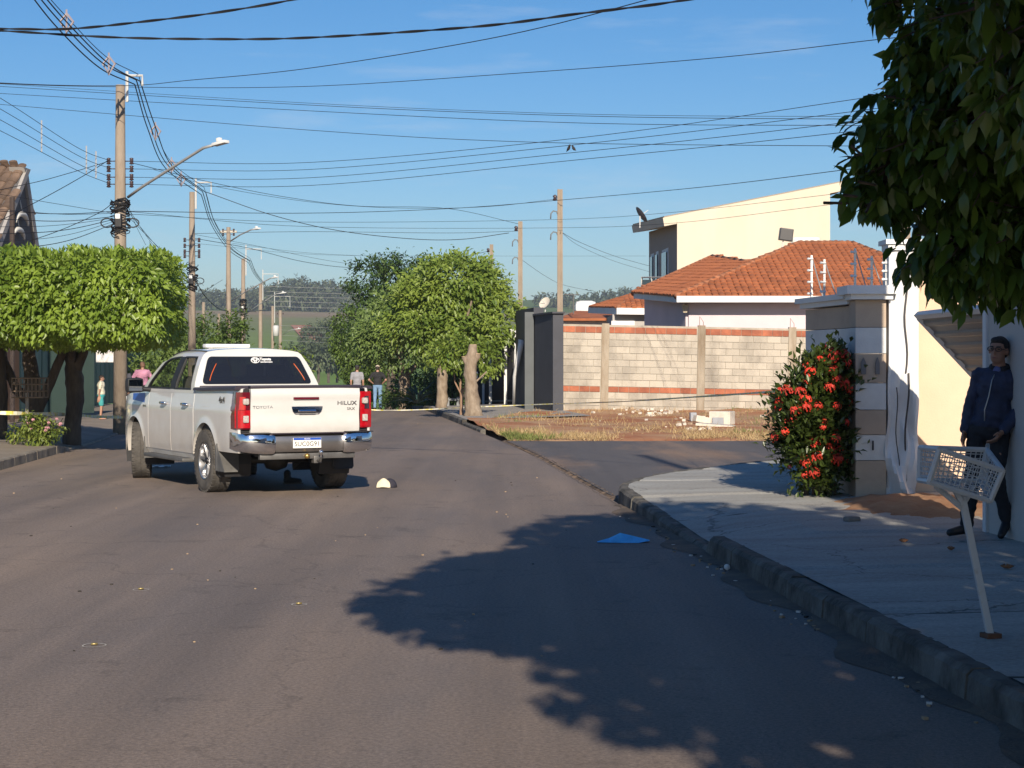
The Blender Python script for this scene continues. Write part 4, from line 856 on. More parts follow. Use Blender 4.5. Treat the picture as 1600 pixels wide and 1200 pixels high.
# ---------------------------------------------------------------- houses behind the block wall
def tile_mesh(name, mat, w=.215, l=.41, r=.06):
    mb = MB(); rings = []
    for t, sc in ((0, 1.0), (1, .86)):
        rings.append([(math.cos(a)*w*.5*sc, t*l, math.sin(a)*r*sc+(0.012 if t == 0 else 0)) for a in np.linspace(0, math.pi, 6)] + [(-w*.42*sc, t*l, -.012), (w*.42*sc, t*l, -.012)])
    mb.rings(rings); o = mb.build(name, mat); me = fix_normals(o).data; bpy.data.objects.remove(o); return me
def plane_basis(e0, e1, topp):
    e = (e1-e0).normalized(); n = e.cross(topp-e0).normalized()
    if n.z < 0: n = -n
    u = n.cross(e).normalized()
    if u.z < 0: u = -u
    return e, u, n
def inside(p, poly):
    c = False; j = len(poly)-1
    for i in range(len(poly)):
        a, b = poly[i], poly[j]
        if (a[1] > p[1]) != (b[1] > p[1]) and p[0] < (b[0]-a[0])*(p[1]-a[1])/(b[1]-a[1])+a[0]: c = not c
        j = i
    return c
def tiled_plane(parent, poly, me, budget, cw=.205, rl=.345, seed=0):
    """poly: eave start, eave end, then the rest of the outline. First `budget` tiles are objects of their own, the rest one joined part"""
    e, u, n = plane_basis(poly[0], poly[1], poly[2]); o = poly[0]; P2 = [((p-o).dot(e), (p-o).dot(u)) for p in poly]
    g = random.Random(seed); spots = []
    mx = max(p[0] for p in P2); mn = min(p[0] for p in P2); my = max(p[1] for p in P2)
    r = 0
    while r*rl < my:
        x = mn
        while x < mx:
            if inside((x, max(.02, r*rl+.1)), P2): spots.append((x+g.uniform(-.008, .008), r*rl-.06+g.uniform(-.012, .012)))
            x += cw
        r += 1
    rot = Matrix((e, u, n)).transposed().to_4x4(); wp = W[parent].inverted() if parent in W else Matrix.Identity(4); joined = MB()
    vs = [v.co.copy() for v in me.vertices]; fs = [tuple(p.vertices) for p in me.polygons]
    for k, (x, y) in enumerate(spots):
        m4 = Matrix.Translation(o+e*x+u*y+n*(.02+g.uniform(0, .008))) @ rot @ Matrix.Rotation(g.uniform(-.03, .03), 4, 'Z')
        if k < budget: inst('roof_tile', me, parent, wp @ m4)
        else: joined.add([m4 @ v for v in vs], fs)
    if joined.f: tag(joined.build('roof_tiles', me.materials[0], parent), kind='stuff')
    mb = MB(); mb.poly([p-n*.02 for p in poly], -.04); fix_normals(mb.build('roof_deck', M('roof_underlay', (.12, .05, .03), .95), parent)); return len(spots)
tilem = M('terracotta', (.25, .082, .034), .85, col2=(.41, .135, .05), scale=1.2, thr=(.3, .6), world=True, bump=.3, bscale=25, rnd=.16); tme = tile_mesh('roof_tile', tilem)
def ridge_caps(parent, a, b, mat, n):
    for k in range(n):
        p, q = a.lerp(b, k/n), a.lerp(b, (k+1.15)/n); mb = MB(); mb.tube([p, q], [.12, .10], 8); mb.build('ridge_tile', mat, parent, True)
lil = M('plaster_lilac', (.60, .52, .55), .85, var=.04, scale=1)
T = thing('lilac_house', 'single storey lilac house with terracotta hip roof behind the block wall', 'house', (8.5, 57.3, 0))
C1, C2, R1, R2, C0 = P(1057, 463, 56.5), None, P(1247, 381, 62.5), P(1332, 381, 62.5), P(990, 458, 63)
C2 = Vector((15.0, 56.5, C1.z)); R2.z = R1.z
mb = MB(); mb.box((9.6, 58.2, 1.8), (7.9, 1.8, 3.7)); mb.build('wall', lil, T)
mb = MB(); mb.poly([(5.66, 57.4, 0), (5.66, 57.42, 3.7), (4.75, 63, 3.9), (4.75, 63, 0)], .1); fix_normals(mb.build('side_wall', lil, T))
mb = MB(); mb.box(((C1.x+C2.x)/2, 56.46, C1.z-.09), (C2.x-C1.x, .08, .20)); fa = mb.build('fascia', trimw, T)
mb = MB(); mb.poly([C1+Vector((0, 0, -.19)), C0+Vector((0, 0, -.19)), C0+Vector((0, 0, .0)), C1], .06); fix_normals(mb.build('fascia', trimw, T))
mb = MB(); mb.poly([C1-Vector((0, 0, .17)), (C2.x, 56.5, C1.z-.17), (C2.x, 58, C1.z-.17), (5.2, 58, C1.z-.17), (C0.x, C0.y, C0.z-.17)], .02); fix_normals(mb.build('soffit', trimw, T))
RR = Vector((15.0, 62.0, C1.z+.3)); n1 = tiled_plane(T, [C1, C2, R2.lerp(C2, .0), R1], tme, 300, seed=1)
def onplane(px_, py_, a, b, c):
    n_ = (b-a).cross(c-a); o_ = Vector((0, 0, CAMZ)); r_ = P(px_, py_, 1)-o_; return o_+r_*((a-o_).dot(n_)/r_.dot(n_))
pk1, pk2 = onplane(1113, 402, C1, C0, R1), onplane(1168, 411, C1, C0, R1)
tiled_plane(T, [C1, C0, pk1, pk2, R1], tme, 0, seed=2)
capm = M('ridge_clay', (.30, .12, .06), .9, var=.35, scale=4, rnd=.15)
ridge_caps(T, C1, R1, capm, 24); ridge_caps(T, R1, R2, capm, 8); ridge_caps(T, R2, R2.lerp(C2, .6), capm, 12); ridge_caps(T, pk1, pk2, capm, 6); ridge_caps(T, C0, pk1, capm, 18)
c = P(1070, 482, 57.2); mb = MB(); mb.rings([[(c.x+x*w, c.y-.1+y*w, c.z+z) for x, y in ((-1, -1), (1, -1), (1, 1), (-1, 1))] for z, w in ((-.14, .06), (.10, .10), (.14, .03))]); mb.box(c+Vector((0, -.03, .16)), (.03, .2, .03)); fix_normals(mb.build('wall_lantern', M('lantern', (.42, .36, .26), .5), T))
# water heater on the roof
c = P(1228, 372, 64); T = thing('solar_heater', 'dark panel box and pale tank on the lilac house roof', 'solar heater', c-Vector((0, 0, .2)))
mb = MB(); mb.box(c+Vector((0, 0, .12)), (.48, .30, .44), Matrix.Rotation(R(8), 3, 'Y'), 0, .03); mb.build('panel', M('panel_black', (.03, .028, .03), .4), T)
mb = MB(); mb.box(c+Vector((.75, .3, -.08)), (1.0, .4, .26), None, 0, .08); mb.tube([c+Vector((-.1, 0, -.1)), c+Vector((-.15, 0, -.5))], .025, 6); mb.tube([c+Vector((.2, 0, -.1)), c+Vector((.25, 0, -.5))], .025, 6); mb.build('tank', M('tank_pale', (.62, .60, .56), .5), T)
# yellow two storey house
yel = M('plaster_yellow', (.57, .50, .39), .85, col2=(.62, .55, .435), scale=.5, thr=(.3, .6), stretch=(1.5, 1.5, .35)); T = thing('yellow_house', 'two storey pale yellow house with sloping flat roof and balcony', 'house', (9.5, 75, 0))
D = 75.0; pts = [P(x, y, D) for x, y in ((1058, 600), (1297, 600), (1297, 292), (1058, 340))]; mb = MB(); mb.poly([p for p in pts], -.25); fix_normals(mb.build('front_wall', yel, T))
side = [P(1058, 600, D), P(1058, 350, D), P(1014, 362, 84), P(1014, 600, 84)]; mb = MB(); mb.poly(side, -.25); fix_normals(mb.build('side_wall', M('plaster_yellow_shaded', (.34, .29, .24), .85, var=.04), T))  # shade of the side wall put into a darker plaster colour
mb = MB(); rf = [P(1038, 340, 75.03), P(1320, 284, 75.03), P(1320, 284, 75.03)+Vector((-1, 10, 0)), P(989, 352, 84.5)]; mb.poly([p-Vector((0, 0, .36)) for p in rf], .36); fix_normals(mb.build('roof_slab', yel, T))
mb = MB(); mb.poly([p+Vector((0, 0, .008)) for p in rf], .05); fix_normals(mb.build('roof_edge', M('flashing', (.30, .25, .20), .8), T))
sx_ = (side[2]-side[1]); 
def onside(t, z): p = P(1058, 565, D).lerp(P(1014, 565, 84), t); return Vector((p.x-.02, p.y-.02, z))
for (a, b, z0, z1) in ((.28, .50, 5.0, 6.55), (.62, .72, 5.0, 6.6), (.80, .92, 5.0, 6.6)):
    fr_ = MB(); fr_.poly([onside(a, z0), onside(b, z0), onside(b, z1), onside(a, z1)], .05); wo_ = fix_normals(fr_.build('window', trimw, T)); k = (b-a)*.14
    mb = MB(); off = Vector((-.06, -.03, 0)); mb.poly([onside(a+k, z0+.1)+off, onside(b-k, z0+.1)+off, onside(b-k, z1-.15)+off, onside(a+k, z1-.15)+off], .02); fix_normals(mb.build('pane', M('pane_blue', (.10, .16, .22), .1), wo_))
mb = MB(); b0 = P(1003, 437, 79); b1 = P(1052, 437, 75.2)
for t in np.linspace(0, 1, 4): p = b0.lerp(b1, t); mb.box(p-Vector((0, 0, .25)), (.07, .07, .75))
mb.tube([b0+Vector((0, 0, .1)), b1+Vector((0, 0, .1))], .04, 6); ba = mb.build('balcony_rail', M('rail_grey', (.45, .43, .40), .5), T)
for t in range(3): mb = MB(); p, q = b0.lerp(b1, (t+.08)/3), b0.lerp(b1, (t+.92)/3); mb.poly([p-Vector((0, 0, .55)), q-Vector((0, 0, .55)), q, p], .02); fix_normals(mb.build('balcony_pane', M('pane_dark', (.03, .05, .05), .1), ba))
def dish(name, label, c, r, mat, tilt, back, cat='satellite dish'):
    T = thing(name, label, cat, c); mb = MB(); mb.lathe([(r*t, -.22*r*t*t*-1) for t in np.linspace(0.02, 1, 6)], (0, 0, 0), 'Z', 20); o = mb.build('reflector', mat, T, True, local=True); o.matrix_local = Matrix.Translation((0, 0, r)) @ tilt
    mb = MB(); mb.tube([(0, 0, r), (0, .1, -.1)], .03, 6); mb.tube([Vector((0, 0, r)), Vector((0, 0, r))+(tilt.to_3x3() @ Vector((0, 0, r*1.1)))], .015, 5); mb.build('arm', M('dish_arm', (.6, .6, .6), .5), T, local=True)
dish('satellite_dish', 'dark mesh satellite dish on the yellow house roof corner', P(1000, 352, 80), .42, M('dish_dark', (.10, .09, .11), .6), Matrix.Rotation(R(55), 4, 'Y') @ Matrix.Rotation(R(-10), 4, 'X'), None)
dish('satellite_dish', 'pale satellite dish above the dark street wall', P(852, 484, 95), .34, M('dish_pale', (.62, .57, .48), .6), Matrix.Rotation(R(-50), 4, 'Y') @ Matrix.Rotation(R(40), 4, 'X'), None)
# low neighbour with small hip roof
T = thing('neighbour_house', 'low house with small red tiled roof left of the lilac house', 'house', (4.5, 70, 0))
a, b, c_, t_ = P(966, 481, 69), P(1045, 482, 69), P(1030, 448, 73), P(921, 480, 76)
tiled_plane(T, [a, b, c_, P(1000, 458, 73)], tme, 40, seed=3); tiled_plane(T, [a, t_, P(1000, 457.5, 73.2)], tme, 0, seed=4); ridge_caps(T, a, P(1000, 458, 73), capm, 8)
mb = MB(); mb.poly([a-Vector((0, 0, .25)), b-Vector((0, 0, .25)), b, a], .06); mb.poly([t_-Vector((0, 0, .25)), a-Vector((0, 0, .25)), a, t_], .06); fix_normals(mb.build('fascia', trimw, T))
mb = MB(); mb.box((5.6, 71.5, 1.7), (3.4, 4, 3.5)); mb.build('wall', M('plaster_grey', (.40, .38, .36), .85), T)
mb = MB(); mb.box((4.3, 69.45, 2.6), (.9, .06, 1.2)); w_ = mb.build('window', trimw, T)
T = thing('far_house', 'distant white house with low red roof beyond the posts', 'house', (3.4, 92, 0))
mb = MB(); mb.box((4.2, 95, 1.9), (5.2, 5, 3.8)); mb.build('wall', plaster_w, T); a, b = P(872, 501, 92), P(960, 501, 92); mb = MB(); mb.poly([a, b, P(955, 490, 96), P(900, 489, 96)], .12); fix_normals(mb.build('roof', tilem, T))
mb = MB(); mb.box(P(915, 487, 98)+Vector((0, 0, .2)), (1.2, 1, .8), None, 0, .3); mb.build('water_tank', trimw, T)
mb = MB(); c = P(895, 460, 92); mb.tube([P(896, 490, 92), P(896, 462, 92)], .04, 6); mb.tube([P(882, 460, 92), P(905, 461, 92)], .03, 6)
for k in range(6): mb.tube([P(884+k*4, 460, 92)+Vector((0, -.3, 0)), P(884+k*4, 460, 92)+Vector((0, .3, 0))], .012, 5)
tag(mb.build('roof_aerial', M('aerial', (.12, .12, .12), .6), origin=P(896, 490, 92)), 'television aerial on a mast beside the tall service post', 'aerial')

# ---------------------------------------------------------------- dark street wall and fronts further down
dk = M('paint_charcoal', (.055, .058, .07), .8, var=.08, scale=2); dk2 = M('paint_slate', (.10, .11, .115), .8, var=.08, scale=2)
T = thing('charcoal_wall', 'tall charcoal painted street wall with slate pillar beside the block wall', 'wall', (.9, 54, .12))
a, b, c_ = P(864, 640, 51.4), P(834, 640, 54), P(806, 640, 57.5)
for p, q, h, m_, nm in ((a, b, 3.0, dk, 'wall'), (b, c_, 3.25, dk, 'wall')):
    mb = MB(); mb.poly([(p.x, p.y, 0), (q.x, q.y, 0), (q.x+.3, q.y, 0), (p.x+.3, p.y, 0)], h); fix_normals(mb.build(nm, m_, T))
p, q = P(834, 600, 53.85), P(820, 600, 53.85); mb = MB(); mb.box(((p.x+q.x)/2, 54.0, 1.55), (p.x-q.x, .3, 3.12)); mb.build('pillar', dk2, T)
mb = MB(); mb.poly([(a.x-.02, 51.3, 3.0), (b.x-.05, 53.9, 3.0), (b.x+.35, 53.9, 3.0), (a.x+.35, 51.3, 3.0)], .05); fix_normals(mb.build('coping', dk, T))
T = thing('downpipe', 'crooked white downpipe on the charcoal wall', 'pipe', P(804, 634, 57)); mb = MB(); mb.tube([P(815, 531, 56), P(813, 545, 56), P(804, 588, 56.5), P(803.5, 634, 57)], [.10, .09, .06, .06], 8); mb.build('pipe', trimw, T, True)
T = thing('railing_fence', 'dark street railing with white posts beyond the charcoal wall', 'fence', (-.6, 62, 0))
pA, pB = Vector((.05, 58.2, 0)), Vector((-1.65, 72, tz(72)))
for k in range(56): p = pA.lerp(pB, k/55); mb = MB(); mb.box((p.x, p.y, p.z+1.35), (.05, .05, 2.3)); mb.build('bar', M('railing_black', (.02, .02, .022), .6), T)
mb = MB(); 
for z in (.35, 2.45): mb.tube([pA+Vector((0, 0, z)), pB+Vector((0, 0, z))], .04, 6)
mb.build('rail', M('railing_black', (.02, .02, .022), .6), T)
for k, t in enumerate((.12, .45, .62)): p = pA.lerp(pB, t); mb = MB(); mb.box((p.x-.06, p.y, p.z+1.35), (.10, .10, 2.6)); mb.build('post', trimw, T)
mb = MB(); mb.poly([(pA.x+.1, pA.y, .1), (pB.x+.1, pB.y, pB.z+.1), (pB.x+.3, pB.y, pB.z+.1), (pA.x+.3, pA.y, .1)], .75); fix_normals(mb.build('base_wall', M('base_blue', (.20, .23, .27), .85), T))
T = thing('white_house', 'white rendered house front shaded by the round tree', 'house', (2, 66, 0)); mb = MB(); mb.box((.75, 66.5, 1.3), (1.7, 7, 2.7)); mb.build('wall', plaster_w, T); mb = MB(); mb.box((-.13, 66, 1.2), (.08, 1.4, 2.1)); mb.build('door', M('door_brown', (.12, .07, .04), .6), T); mb = MB(); mb.box((.75, 66.5, 2.70), (1.9, 7.3, .12)); mb.build('roof', M('roof_white', (.6, .6, .6), .7), T)
T = thing('orange_house', 'low house with orange wall far down on the right', 'house', (-1.2, 84, tz(84))); mb = MB(); mb.box((-.4, 86, tz(86)+1.3), (3.5, 6, 3.2)); mb.build('wall', M('plaster_orange', (.50, .24, .10), .85), T); mb = MB(); mb.poly([(-2.4, 82.6, 2.0), (1.6, 82.6, 2.0), (1.6, 86, 2.8), (-2.4, 86, 2.8)], .1); fix_normals(mb.build('roof', tilem, T)); mb = MB(); mb.box((-1.6, 82.97, .3), (.8, .06, 1.9)); mb.build('door', M('door_dark', (.05, .04, .04), .6), T)
T = thing('wall_meter_box', 'small white framed meter box on a post behind the cut trunk', 'meter box', P(744, 640, 52)); mb = MB(); mb.box(P(742, 586, 52), (.16, .10, .19)); mb.build('box', trimw, T); mb = MB(); mb.box(P(742, 586, 51.93), (.10, .03, .12)); mb.build('window', M('door_dark', (.05, .04, .04), .6), T); mb = MB(); mb.tube([P(742, 590, 52), P(744, 640, 52)], .025, 6); mb.build('post', M('railing_black', (.02, .02, .022), .6), T)
T = thing('bench', 'low concrete bench beside the street tree', 'bench', P(700, 636, 60)); 
for px_ in (700, 716): mb = MB(); mb.box(P(px_, 630, 60), (.10, .4, .42)); mb.build('leg', M('bench_grey', (.22, .23, .24), .8), T)
mb = MB(); mb.box(P(708, 624, 60), (.55, .45, .07)); mb.build('seat', M('bench_grey', (.22, .23, .24), .8), T)
# ---------------------------------------------------------------- left side
T = thing('gable_house', 'steep gabled house with brown tiled roof and white crescent ornaments above the hedge trees', 'house', (-12.3, 44.5, 0))
ap, n0, f0 = P(38, 263, 44.4), P(-26, 420, 40.6), P(66, 420, 47.0)
n0.z = f0.z = 3.6
gx = M('gable_dark', (.12, .115, .115), .85, var=.05); vg = M('verge_grey', (.36, .34, .32), .8, var=.1, scale=2)
mb = MB(); mb.poly([n0, f0, ap], -.25); fix_normals(mb.build('gable', gx, T))
mb = MB(); mb.poly([(n0.x, n0.y, 0), (f0.x, f0.y, 0), (f0.x-.25, f0.y, 0), (n0.x-.25, n0.y, 0)], 3.6); fix_normals(mb.build('wall', M('plaster_pink', (.50, .33, .27), .85, var=.05), T))
for p, q in ((n0, ap), (f0, ap)):
    mb = MB(); o_ = Vector((.08, 0, 0)); dr = (q-p).normalized(); s_ = Vector((0, 1, 0)) if p is n0 else Vector((0, -1, 0))
    mb.rings([[v+Vector((-.3, 0, 0)), v+o_, v+o_+s_*.30, v+Vector((-.3, 0, 0))+s_*.30] for v in (p-dr*.3, q)]); fix_normals(mb.build('verge_board', vg, T))
btile = tile_mesh('roof_tile', M('old_tile', (.15, .10, .07), .9, var=.35, scale=2, rnd=.25), .26, .46, .07)
bk = Vector((-7, 1.0, 0)); tiled_plane(T, [n0+bk, n0, ap, ap+bk], btile, 300, .25, .40, 7); tiled_plane(T, [f0, f0+bk, ap+bk, ap], btile, 0, .25, .40, 8)
for (c, r_) in ((Vector((-12.02, 43.9, 4.96)), 10), (Vector((-12.02, 43.6, 4.59)), 9)):
    mb = MB(); pts = []; rad = []
    for t in np.linspace(0, 1, 12):
        a = math.pi*(.95-.95*t)+.1; pts.append(c+Vector((.02, math.cos(a)*-.55*r_/10, math.sin(a)*.17*r_/10*1.6))); rad.append(.02+.05*math.sin(math.pi*min(1, t*1.05)))
    mb.tube(pts, rad, 8); mb.tube([c+Vector((0, .1, .3)), c+Vector((-.2, .3, 1.1))], .012, 5); mb.build('crescent_ornament', M('ornament_white', (.72, .70, .64), .6), T, True)
T = thing('service_post', 'thin dark service post in front of the gabled house', 'post', P(19, 640, 41)); mb = MB(); mb.tube([P(19, 660, 41), P(19, 308, 41)], .06, 8); mb.build('post', M('post_dark', (.05, .035, .03), .8), T)
T = thing('green_gate_wall', 'long dark green sheet metal street gate and wall behind the hedge trees', 'gate', (-12, 55, .2))
gpts = [(-11.55, 42.0), (-12.1, 47), (-12.9, 54.4), (-15.6, 78)]; grm = M('green_sheet', (.13, .215, .165), .7, var=.12, scale=1.5, stretch=(3, 3, .3), rnd=.06)
for (xa, ya), (xb, yb) in zip(gpts[:-1], gpts[1:]):
    n_ = int(math.hypot(xb-xa, yb-ya)/.62)
    for k in range(n_):
        p = Vector((xa+(xb-xa)*(k+.03)/n_, ya+(yb-ya)*(k+.03)/n_, 0)); q = Vector((xa+(xb-xa)*(k+.97)/n_, ya+(yb-ya)*(k+.97)/n_, 0)); z0 = tz(p.y)+.22
        if abs(p.y-46.6) < .5: continue
        mb = MB(); o_ = Vector((.03 if k % 2 else 0, 0, 0)); mb.poly([p+o_+Vector((0, 0, z0)), q+o_+Vector((0, 0, z0)), q+o_+Vector((0, 0, z0+2.25)), p+o_+Vector((0, 0, z0+2.25))], .04); fix_normals(mb.build('panel', grm, T))
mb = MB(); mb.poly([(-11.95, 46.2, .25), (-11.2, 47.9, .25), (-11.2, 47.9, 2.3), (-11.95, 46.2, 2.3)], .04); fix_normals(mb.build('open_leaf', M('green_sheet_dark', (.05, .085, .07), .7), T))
c = P(99, 604, 43); mb = MB(); mb.box((-11.62+.08, 43.6, 1.02), (.06, .42, .34)); lo = mb.build('lock_box', blackp, T); mb = MB(); mb.box((-11.50, 43.6, 1.02), (.02, .26, .2)); mb.build('lock_face', grm, lo)
T = thing('white_sheet', 'white cloth sheet hanging over the green gate', 'cloth', (-11.7, 47.5, 2)); mb = MB(); mb.grid([[P(x, y, 46.2+.05*math.sin(x*.7)+.03*math.sin(y*.5)) for y in np.linspace(533, 566, 8)] for x in np.linspace(150, 181, 9)]); mb.build('cloth', M('cloth_white', (.72, .70, .68), .9), T, True)
# trimmed street trees with a flat common canopy
bark = M('bark_dark', (.055, .042, .034), .95, col2=(.12, .095, .075), scale=6, bump=.8, bscale=18, stretch=(1, 1, .35))
barkl = M('bark_pale', (.17, .125, .085), .95, col2=(.30, .24, .18), scale=7, bump=.8, bscale=15, stretch=(1, 1, .4))
hedge_leaf = leafmat('hedge_leaf', (.055, .115, .012), (.26, .36, .05), .4, .35)
def box_crown(parent, lo, hi, n, size, mat, seed):
    g = np.random.RandomState(seed); lo, hi = np.array(lo), np.array(hi); c = (lo+hi)/2; h = (hi-lo)/2
    k = n*2; v = g.uniform(-1, 1, (k, 3)); p4 = (np.abs(v)**6).sum(1)**(1/6); v = v/p4[:, None]*(1-.30*g.rand(k, 1)**1.4)
    sh_ = -.15*(v[:, 1]*h[1]); und = .05*np.sin(v[:, 0:1]*9+seed)*np.cos(v[:, 1:2]*8)+.035*np.sin(v[:, 2:3]*11+v[:, 0:1]*13); v = v*(1+und); v = v[:n]
    pos = c+v*h; pos[:, 0] += -.15*v[:, 1]*h[1]; cl = np.sin(pos[:, 0]*5.1)*np.sin(pos[:, 1]*4.3+1)*np.sin(pos[:, 2]*6.2+2)
    nr = v**3; nr /= np.linalg.norm(nr, axis=1, keepdims=True)
    out = nr*.9+g.normal(size=(n, 3))*.55; out[:, 2] -= .55; top = v[:, 2] > .8; out[top, 2] += 1.1
    up = nr*1.2+g.normal(size=(n, 3))*.4+np.array([0, 0, .6]); L = size*(.65+.6*g.rand(n)); V = leaf_verts(pos, out, up, L, L*.48)
    rv = np.clip(.35+.3*cl+.45*g.rand(n)-.1, 0, .8); t = np.array(W[parent].inverted().translation)
    o = bpy.data.objects.new('crown', quads_mesh('crown', V+t, 5, LEAFQ, mat, rv)); link(o, parent); o['kind'] = 'stuff'; return o
def limb_tree(T, base, forks, mat, name='trunk'):
    mb = MB()
    from mathutils import noise
    for pts, rads in forks:
        k0 = len(mb.v); m_ = len(pts); n_ = 6*(m_-1); tt = np.linspace(0, m_-1, n_+1); arr = np.array(pts)
        P_ = [Vector([float(np.interp(t, range(m_), arr[:, a])) for a in range(3)]) for t in tt]; R_ = [float(np.interp(t, range(m_), rads)) for t in tt]
        mb.tube([base+p for p in P_], R_, 11)
        for i in range(k0, len(mb.v)):
            v = mb.v[i]; j = min(n_, (i-k0)//11); c = base+P_[j]; q = v-c; mb.v[i] = c+q*(1+.22*noise.noise(v*6.0)+.12*noise.noise(v*17.0))
    return mb.build(name, mat, T, True)
for lab, px_, d_, lo, hi, n_, fk in (
    ('street tree with flat trimmed crown nearest the pickup truck', 112, 34.0, (-8.5, 28.4, 1.90), (-5.80, 33.9, 3.44), 12500, [([(0, 0, -.1), (.03, 0, .5), (.07, 0, 1.0), (.02, 0, 1.55), (-.05, .1, 2.4)], [.19, .15, .17, .16, .10]), ([(.03, 0, 1.3), (.25, -.1, 1.75), (.5, -.6, 2.6)], [.10, .09, .05]), ([(0, 0, 1.5), (.2, -.8, 2.2), (.6, -2.2, 2.6)], [.08, .06, .03])]),
    ('street tree with flat trimmed crown behind the wire crate stand', 55, 33.8, (-9.9, 28.6, 1.93), (-7.9, 34.1, 3.46), 9000, [([(0, 0, -.1), (-.02, 0, .6), (-.06, 0, 1.1), (-.12, 0, 1.6), (-.15, .1, 2.5)], [.17, .15, .15, .13, .08]), ([(.05, 0, .55), (.25, 0, 1.0), (.50, 0, 1.6), (.62, 0, 2.4)], [.11, .09, .08, .05]), ([(-.02, 0, .65), (-.35, 0, .95), (-.6, 0, 1.5), (-.7, 0, 2.3)], [.10, .09, .08, .05])]),
    ('street tree with flat trimmed crown at the left edge of the picture', -6, 33.6, (-11.8, 28.8, 1.95), (-9.3, 34.0, 3.44), 6500, [([(0, 0, -.1), (.05, 0, .8), (0, 0, 1.6), (-.1, .1, 2.6)], [.20, .17, .15, .08])])):
    x_ = (px_-800)/F*d_; b_ = Vector((x_, d_, surfL(x_, d_))); T = thing('street_tree', lab, 'tree', b_, 0, 'flat trimmed street trees on the left pavement')
    limb_tree(T, b_, fk, bark); box_crown(T, lo, hi, int(n_*1.9), .118, hedge_leaf, int(abs(px_))+3)
# wire crate on a post, flowering shrub, seedling
b_ = Vector((-8.55, 31.6, .16)); T = thing('refuse_stand', 'rusty wire refuse crate on a thin post on the left pavement', 'refuse stand', b_)
mb = MB(); mb.box(b_+Vector((0, 0, .45)), (.05, .05, .92)); mb.build('post', M('post_grey', (.30, .26, .22), .8, var=.2), T)
mb = MB(); c = b_+Vector((.05, 0, 1.0)); 
for k in range(9):
    for zz in (-.17, .17): mb.tube([c+Vector((-.27+k*.068, -.17, zz)), c+Vector((-.27+k*.068, .17, zz))], .007, 4)
    for yy in (-.17, .17): mb.tube([c+Vector((-.27+k*.068, yy, -.17)), c+Vector((-.27+k*.068, yy, .17))], .008, 4)
for zz in (-.17, -.06, .06, .17):
    for yy in (-.17, .17): mb.tube([c+Vector((-.28, yy, zz)), c+Vector((.28, yy, zz))], .010, 4)
mb.build('crate', M('rusty_wire', (.26, .19, .14), .8, .2, var=.3), T)
b_ = Vector((-8.15, 31.4, .16)); T = thing('flowering_shrub', 'low shrub with pink flowers at the left kerb', 'shrub', b_)
mb = MB(); g = random.Random(6)
for k in range(14): a = g.uniform(0, 6.28); mb.tube([b_, b_+Vector((.3*math.cos(a), .25*math.sin(a), .35+.15*g.random()))], [.012, .006], 5)
mb.build('stems', bark, T); crown('foliage', T, [((-8.2, 31.3, .38), (.30, .30, .18), 2), ((-8.38, 31.35, .50), (.14, .2, .20), 1)], 1100, .085, leafmat('shrub_leaf', (.05, .10, .02), (.28, .33, .06), .5, .3), seed=9, clumps=60, spread=.06, shell=.6)
pk = fme.copy(); pk.materials.clear(); pk.materials.append(M('pink_petals', (.62, .30, .36), .7, rnd=.15))
for k in range(14): a = g.uniform(2.9, 6.5); inst('flower_head', pk, T, Matrix.Translation((.28*math.cos(a)-.03, .26*math.sin(a)-.05, .24+.22*g.random())) @ Matrix.Rotation(R(50), 4, 'X') @ Matrix.Scale(.55, 4))
b_ = Vector((-8.75, 31.5, .16)); T = thing('seedling', 'small leafy seedling left of the crate post', 'plant', b_); mb = MB(); mb.tube([b_, b_+Vector((0, 0, .25))], .008, 5); mb.build('stem', bark, T); crown('foliage', T, [((-8.75, 31.5, .36), (.10, .1, .12), 1)], 160, .08, MATS['shrub_leaf'], seed=4, clumps=20, spread=.04)

# ---------------------------------------------------------------- trees on the right and beyond
def rtree(lab, name, base, forks, blobs, n, size, mat, bk, seed, group='trees along the street', **kw):
    T = thing(name, lab, 'tree', base, 0, group); limb_tree(T, base, forks, bk); crown('crown', T, blobs, n, size, mat, seed=seed, **kw); return T
lime = leafmat('lime_leaf', (.06, .12, .014), (.30, .38, .07), .45, .3); olive = leafmat('olive_leaf', (.045, .09, .018), (.21, .29, .075), .5, .25); darkl = leafmat('dark_leaf', (.018, .048, .010), (.10, .165, .035), .5, .22); midl = leafmat('mid_leaf', (.03, .07, .012), (.14, .21, .04), .5, .25)
b_ = Vector((-2.28, 58, .14))
rtree('round topped bright green street tree on the right pavement', 'street_tree', b_, [([(0, 0, -.1), (.02, 0, .8), (.05, 0, 1.5), (.2, 0, 2.6)], [.20, .17, .16, .08]), ([(.04, 0, 1.3), (.5, 0, 2.2), (1.2, .2, 3.2)], [.11, .08, .04]), ([(.04, 0, 1.4), (-.6, 0, 2.2), (-1.2, 0, 3.0)], [.10, .07, .04]), ([(.1, 0, 1.6), (.7, -.6, 2.4), (1.0, -1.2, 3.4)], [.08, .06, .03])],
      [((-1.9, 59, 3.7), (1.85, 2.0, 1.35), 4), ((-2.9, 58.6, 3.1), (1.25, 1.5, 1.15), 2), ((-.85, 58.6, 3.0), (1.1, 1.4, .95), 2), ((-1.9, 58.2, 4.1), (1.35, 1.4, .85), 2), ((-1.1, 57.0, 2.5), (.8, .9, .6), 1), ((-2.6, 57.6, 2.6), (.9, .8, .6), 1)], 22000, .17, lime, barkl, 21, clumps=300, spread=.17, shell=.25, droop=.35, face=(0, -1.0, .4))
b_ = Vector((-1.12, 49.2, .14)); T = thing('cut_tree', 'pollarded pale trunk with sawn top and few low leafy shoots', 'tree', b_)
